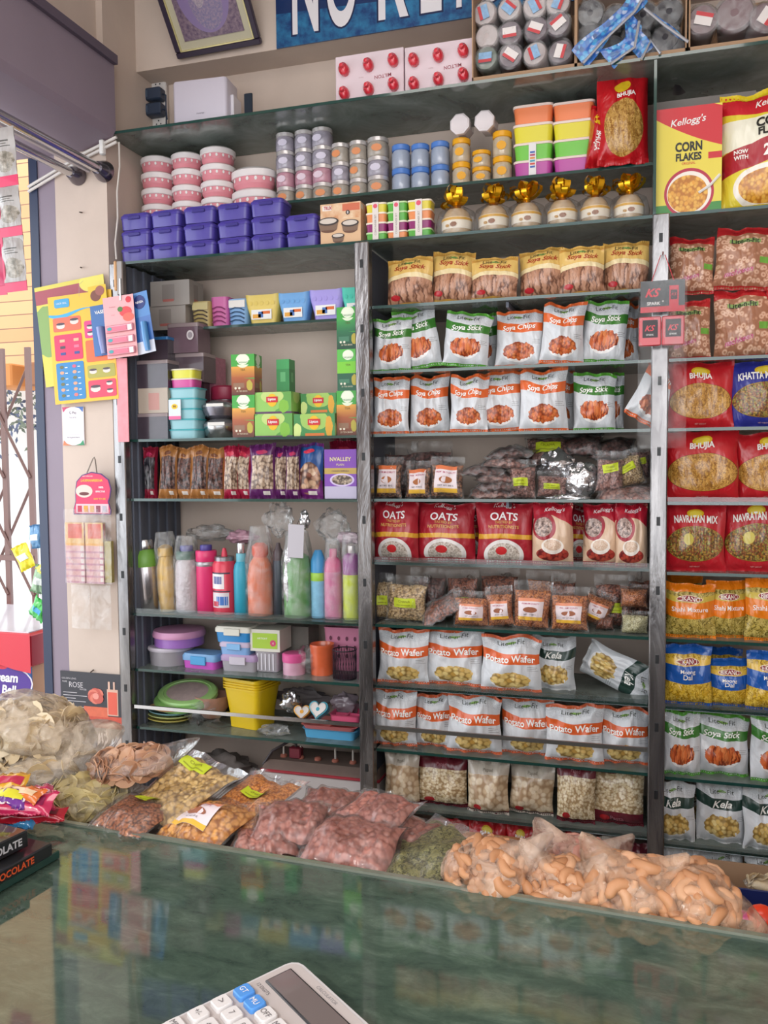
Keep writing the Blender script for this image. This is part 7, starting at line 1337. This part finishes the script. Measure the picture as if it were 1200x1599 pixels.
loose(905, 1352, .918, 'curl', 130, (.07, .04, .035), [M('#c08878', .5), M('#b0786a', .5)], .012, 15, 'pinkish bag of curls lying behind the orange bags', FLH, EA)

# ---- sweets, chocolate boxes
def sweets():
    for i, (px, py, c, c2, w_, h_, yaw, z, nm) in enumerate(((8, 1240, '#e0a82c', '#c22c4c', .06, .04, 20, .985, 'yellow candy packet at the far left of the counter'), (22, 1252, '#d8702c', '#e8c8a0', .09, .03, -8, .98, 'orange candy packet under the yellow one'), (12, 1272, '#c22a58', '#8a1c4c', .13, .045, 12, .968, 'magenta candy packet with white lettering at the left'), (58, 1268, '#c93060', '#f0c0d0', .05, .05, 40, .965, 'crumpled pink candy wrapper end at the left'), (40, 1286, '#b81c30', '#7a1424', .12, .03, 22, .945, 'flat red packet under the magenta candy packet'), (6, 1262, '#6a2c8c', '#d8d02c', .07, .04, 0, .975, 'purple and lime candy packet at the frame edge'), (20, 1292, '#3f8ac0', '#c22c4c', .07, .03, 5, .94, 'blue packet corner under the candy packets'))):
        k = 'sweet'+str(i); design(k, w_, h_, .022, M(c, .22, coat=.8, var=.25, vsc=60), [('r', .1, .9, .3, .7, c2, .001)]+([('t', 'SomO', .6, .5, .018, '#e8dce0', {'maxw': .5, 'bold': .03, 'rot': .1})] if i == 2 else []), M(c, .25, coat=.6), nvar=1, cr=.45); p = atz(px, py, z); spawn(k, tuple(p), w_, h_, (R(-62), R(0), R(yaw)), nm, 'packet', 'candy packets', oname='candy_packet')
sweets()
BKB = M('#1d1f24', .3, coat=.4)
def chocbox(x1, y1, z0, h, w, d, rz, label, col, texts):
    t = empty('chocolate_box', (x1, y1, z0)); t.rotation_euler = (0, 0, R(rz)); b = MB(); b.box(-w, 0, -d, 0, 0, h, BKB, .0015); b.build('box_body', t); q = MB()
    for s_, yy, hh, c in texts: q.text(s_, (.0008, yy, h*.5), hh, M(c, .4), xd=(0, 1, 0), zd=(0, 0, 1), bold=.03)
    q.box(-w*.5, -w*.2, -d*.7, -d*.3, h, h+.0006, M(col, .4)); q.build('lettering', t); tag(t, label, 'box', 'dark chocolate boxes')
p = atz(82, 1316, .962); chocbox(float(p[0]), float(p[1]), .944, .018, .30, .34, -6, 'flat black chocolate box with orange lettering, lower of two', '#c8502c', [('CHOCOLATE', -.075, .010, '#d8582c')])
p = atz(44, 1298, .985); chocbox(float(p[0]), float(p[1]), .963, .024, .26, .30, -9, 'black chocolate box with pale lettering, stacked on the lower one', '#8c8c94', [('CHOCOLATE', -.055, .011, '#c8c8cc')])
p = atz(82, 1330, .944); o = MB(); o.box(-.34, .004, -.36, .01, 0, .012, GEDGE, .001); o = o.build('glass_plate'); o.location = (float(p[0]), float(p[1]), ZCN+.001); o.rotation_euler = (0, 0, R(-6)); tag(o, 'thick green glass plate under the chocolate boxes at left', 'plate')

# ---- calculator
def calculator():
    t = empty('calculator', (0, 0, 0)); w, L, h = .155, .20, .020; CB = M('#c9c6c8', .35, name='calc_body'); b = MB(); b.loft([rrect(w*.97, L*.97, .014, 0), rrect(w, L, .016, .004), rrect(w, L, .016, h-.003), rrect(w*.97, L*.975, .014, h)], CB); b.build('body', t)
    b = MB(); b.loft([rrect(w*.93, L*.945, .012, h), rrect(w*.92, L*.94, .012, h+.0012)], M('#b9b0ae', .4)); b.build('face_plate', t); z = h+.0015
    b = MB(); b.box(-w*.40, w*.42, L*.26, L*.415, z-.0008, z+.0012, M('#26262a', .3), .0005); b.box(-w*.385, w*.405, L*.27, L*.405, z+.001, z+.0018, M('#6f6462', .15, coat=.7)); b.build('display', t); q = MB(); q.text('CALCULATOR', (w*.0, L*.445, z), .004, M('#8a8688', .5), zd=(0, 1, 0)); q.text('12 DIGITS', (-w*.34, L*.225, z), .004, M('#5a5658', .5), zd=(0, 1, 0)); q.build('lettering', t)
    lab = [['GT', 'MU', 'OFF', 'M+', 'M-', 'AC'], ['>', '7', '8', '9', '%', 'C'], ['+/-', '4', '5', '6', 'x', '/'], ['MR', '1', '2', '3', '-', '-'], ['0', '00', '.', '=', '+', '+']]
    for r_ in range(5):
        for c_i in range(6):
            x, y = (-.375+.15*c_i)*w, (.13-.125*r_)*L; blue = (r_ == 0 and c_i in (0, 1)) ; k = MB(); k.loft([rrect(w*.125, L*.095, .003, z-.001, x, y), rrect(w*.12, L*.09, .003, z+.004, x, y), rrect(w*.11, L*.08, .003, z+.005, x, y)], M('#4f8fd8' if blue else '#d6d2d2', .35)); k.text(lab[r_][c_i], (x, y, z+.0055), .006, WHITE if blue else M('#6a6466', .5), zd=(0, 1, 0)); k.build('key', t)
    rz = R(-37); p = Vector((-.357, .832, ZCN+.034)); rx = R(4.2); t.rotation_euler = (rx, 0, rz); M_ = Matrix.Rotation(rz, 4, 'Z') @ Matrix.Rotation(rx, 4, 'X'); t.location = p-(M_ @ Vector((-w/2+.004, L/2-.004, h))); f = MB(); f.box(-w*.4, w*.4, L*.36, L*.42, -.014, 0, CB, .002); f.build('foot', t); tag(t, 'pale grey desk calculator with dark display and blue keys on the counter', 'calculator')
calculator()
# ---- floor level things behind the counter at right
p = atz(1108, 1402, .45); xx, yy = float(at(1107, 1360, 2.3)[0]), 2.3
t = empty('cardboard_box', (xx, yy, 0)); w, h, d = .5, float(at(1150, 1354, yy+.3)[2]), .3; b = MB(); b.box(0, w, 0, .004, 0, h, CARD); b.box(0, .004, 0, d, 0, h, CARD); b.box(0, w, d-.004, d, 0, h+.015, CARD); b.box(w-.004, w, 0, d, 0, h, CARD); b.box(0, w, 0, d, 0, .1, CARD); b.build('carton_body', t); q = MB(); q.box(0, w, -.005, .0, h-.004, h+.002, CARD); q.build('flap', t); tag(t, 'open brown cardboard box on the floor behind the navy crate', 'box')
p = at(1195, 1378, 2.4); rr = random.Random(2)
loose(1197, 1382, float(at(1197, 1376, 2.45)[2]), 'chip', 20, (.05, .03, .02), PCH, .02, 16, 'pale snack packet poking out of the cardboard box', FLM, [])
yy = 2.05; xx = float(at(1120, 1400, yy)[0]); zt = float(at(1150, 1388, yy+.21)[2]); NV = M('#232c66', .4, coat=.2); t = empty('storage_crate', (xx, yy, 0)); b = MB()
b.box(0, .5, 0, .008, zt-.26, zt, NV); b.box(0, .008, 0, .22, zt-.26, zt, NV); b.box(.492, .5, 0, .22, zt-.26, zt, NV); b.box(0, .5, .212, .22, zt-.26, zt, NV); b.box(0, .5, 0, .22, zt-.26, zt-.25, NV); b.build('crate_body', t); b = MB(); b.box(-.006, .506, -.006, .012, zt-.012, zt, NV, .002); b.build('rim', t); b = MB(); b.box(0.02, .48, .02, .2, 0, zt-.26, M('#6a5a4c', .7)); b.build('stand', t); tag(t, 'navy blue plastic crate in front of the cardboard box at lower right', 'crate')
def ball(px, py, r, c, label, z=None):
    Y = 1.55; p = at(px, py, Y); b = MB(); b.lathe([(r*math.cos(a), r*math.sin(a)) for a in [math.pi*(i/10-.5) for i in range(11)]], M(c, .35, coat=.3), 18); q = b.build('plastic_ball'); MB().lathe([(r*.25, -r*1.12), (r*.35, -r*.9)], M(c, .4), 10).build('stem', q); q.location = tuple(p); q.rotation_euler = (R(40), R(30), 0); tag(q, label, 'ball', 'bright plastic toys')
ball(1158, 1442, .022, '#e0309c', 'hot pink ball at the counter edge, left of the bright ones'); ball(1190, 1437, .026, '#f0401c', 'bright orange-red ball, tallest at the lower right'); ball(1176, 1452, .018, '#e83aa8', 'small hot pink ball between the pink and orange ones'); ball(1204, 1452, .020, '#f05a20', 'orange ball cut off by the right frame edge')
Z = float(at(1170, 1462, 1.55)[2])-.018; xa = float(at(1130, 1460, 1.5)[0]); MV = M('#7a5a6c', .6)
o = MB().box(xa, 1.0, 1.42, 1.60, Z-.03, Z, MV, .004).build('side_table')
for x in (xa+.03, .97):
    for y in (1.45, 1.57): MB().box(x-.02, x+.02, y-.02, y+.02, 0, Z-.03, MV, .002).build('leg', o)
tag(o, 'dull mauve table holding the bright balls behind the counter', 'table')
# wooden strip leaning under the lowest shelf
a, c = at(665, 1300, 2.50), at(835, 1322, 2.50); WD = M('#a87048', .6, var=.2, vsc=60); xa, xb, zt = float(a[0]), float(c[0])+.1, float(a[2])+.02
t = empty('wooden_stool', (xa, 2.36, 0)); w = xb-xa
for k in range(3): MB().box(0, w, .048*k, .048*k+.044, zt-.022, zt, WD, .002).build('seat_plank', t)
for x in (.02, w-.02):
    for y in (.02, .12): MB().box(x-.016, x+.016, y-.016, y+.016, 0, zt-.022, WD, .002).build('leg', t)
MB().box(.02, w-.02, .01, .022, zt-.075, zt-.03, WD).build('apron', t)
tag(t, 'low reddish wooden stool standing before the lowest shelf', 'stool')
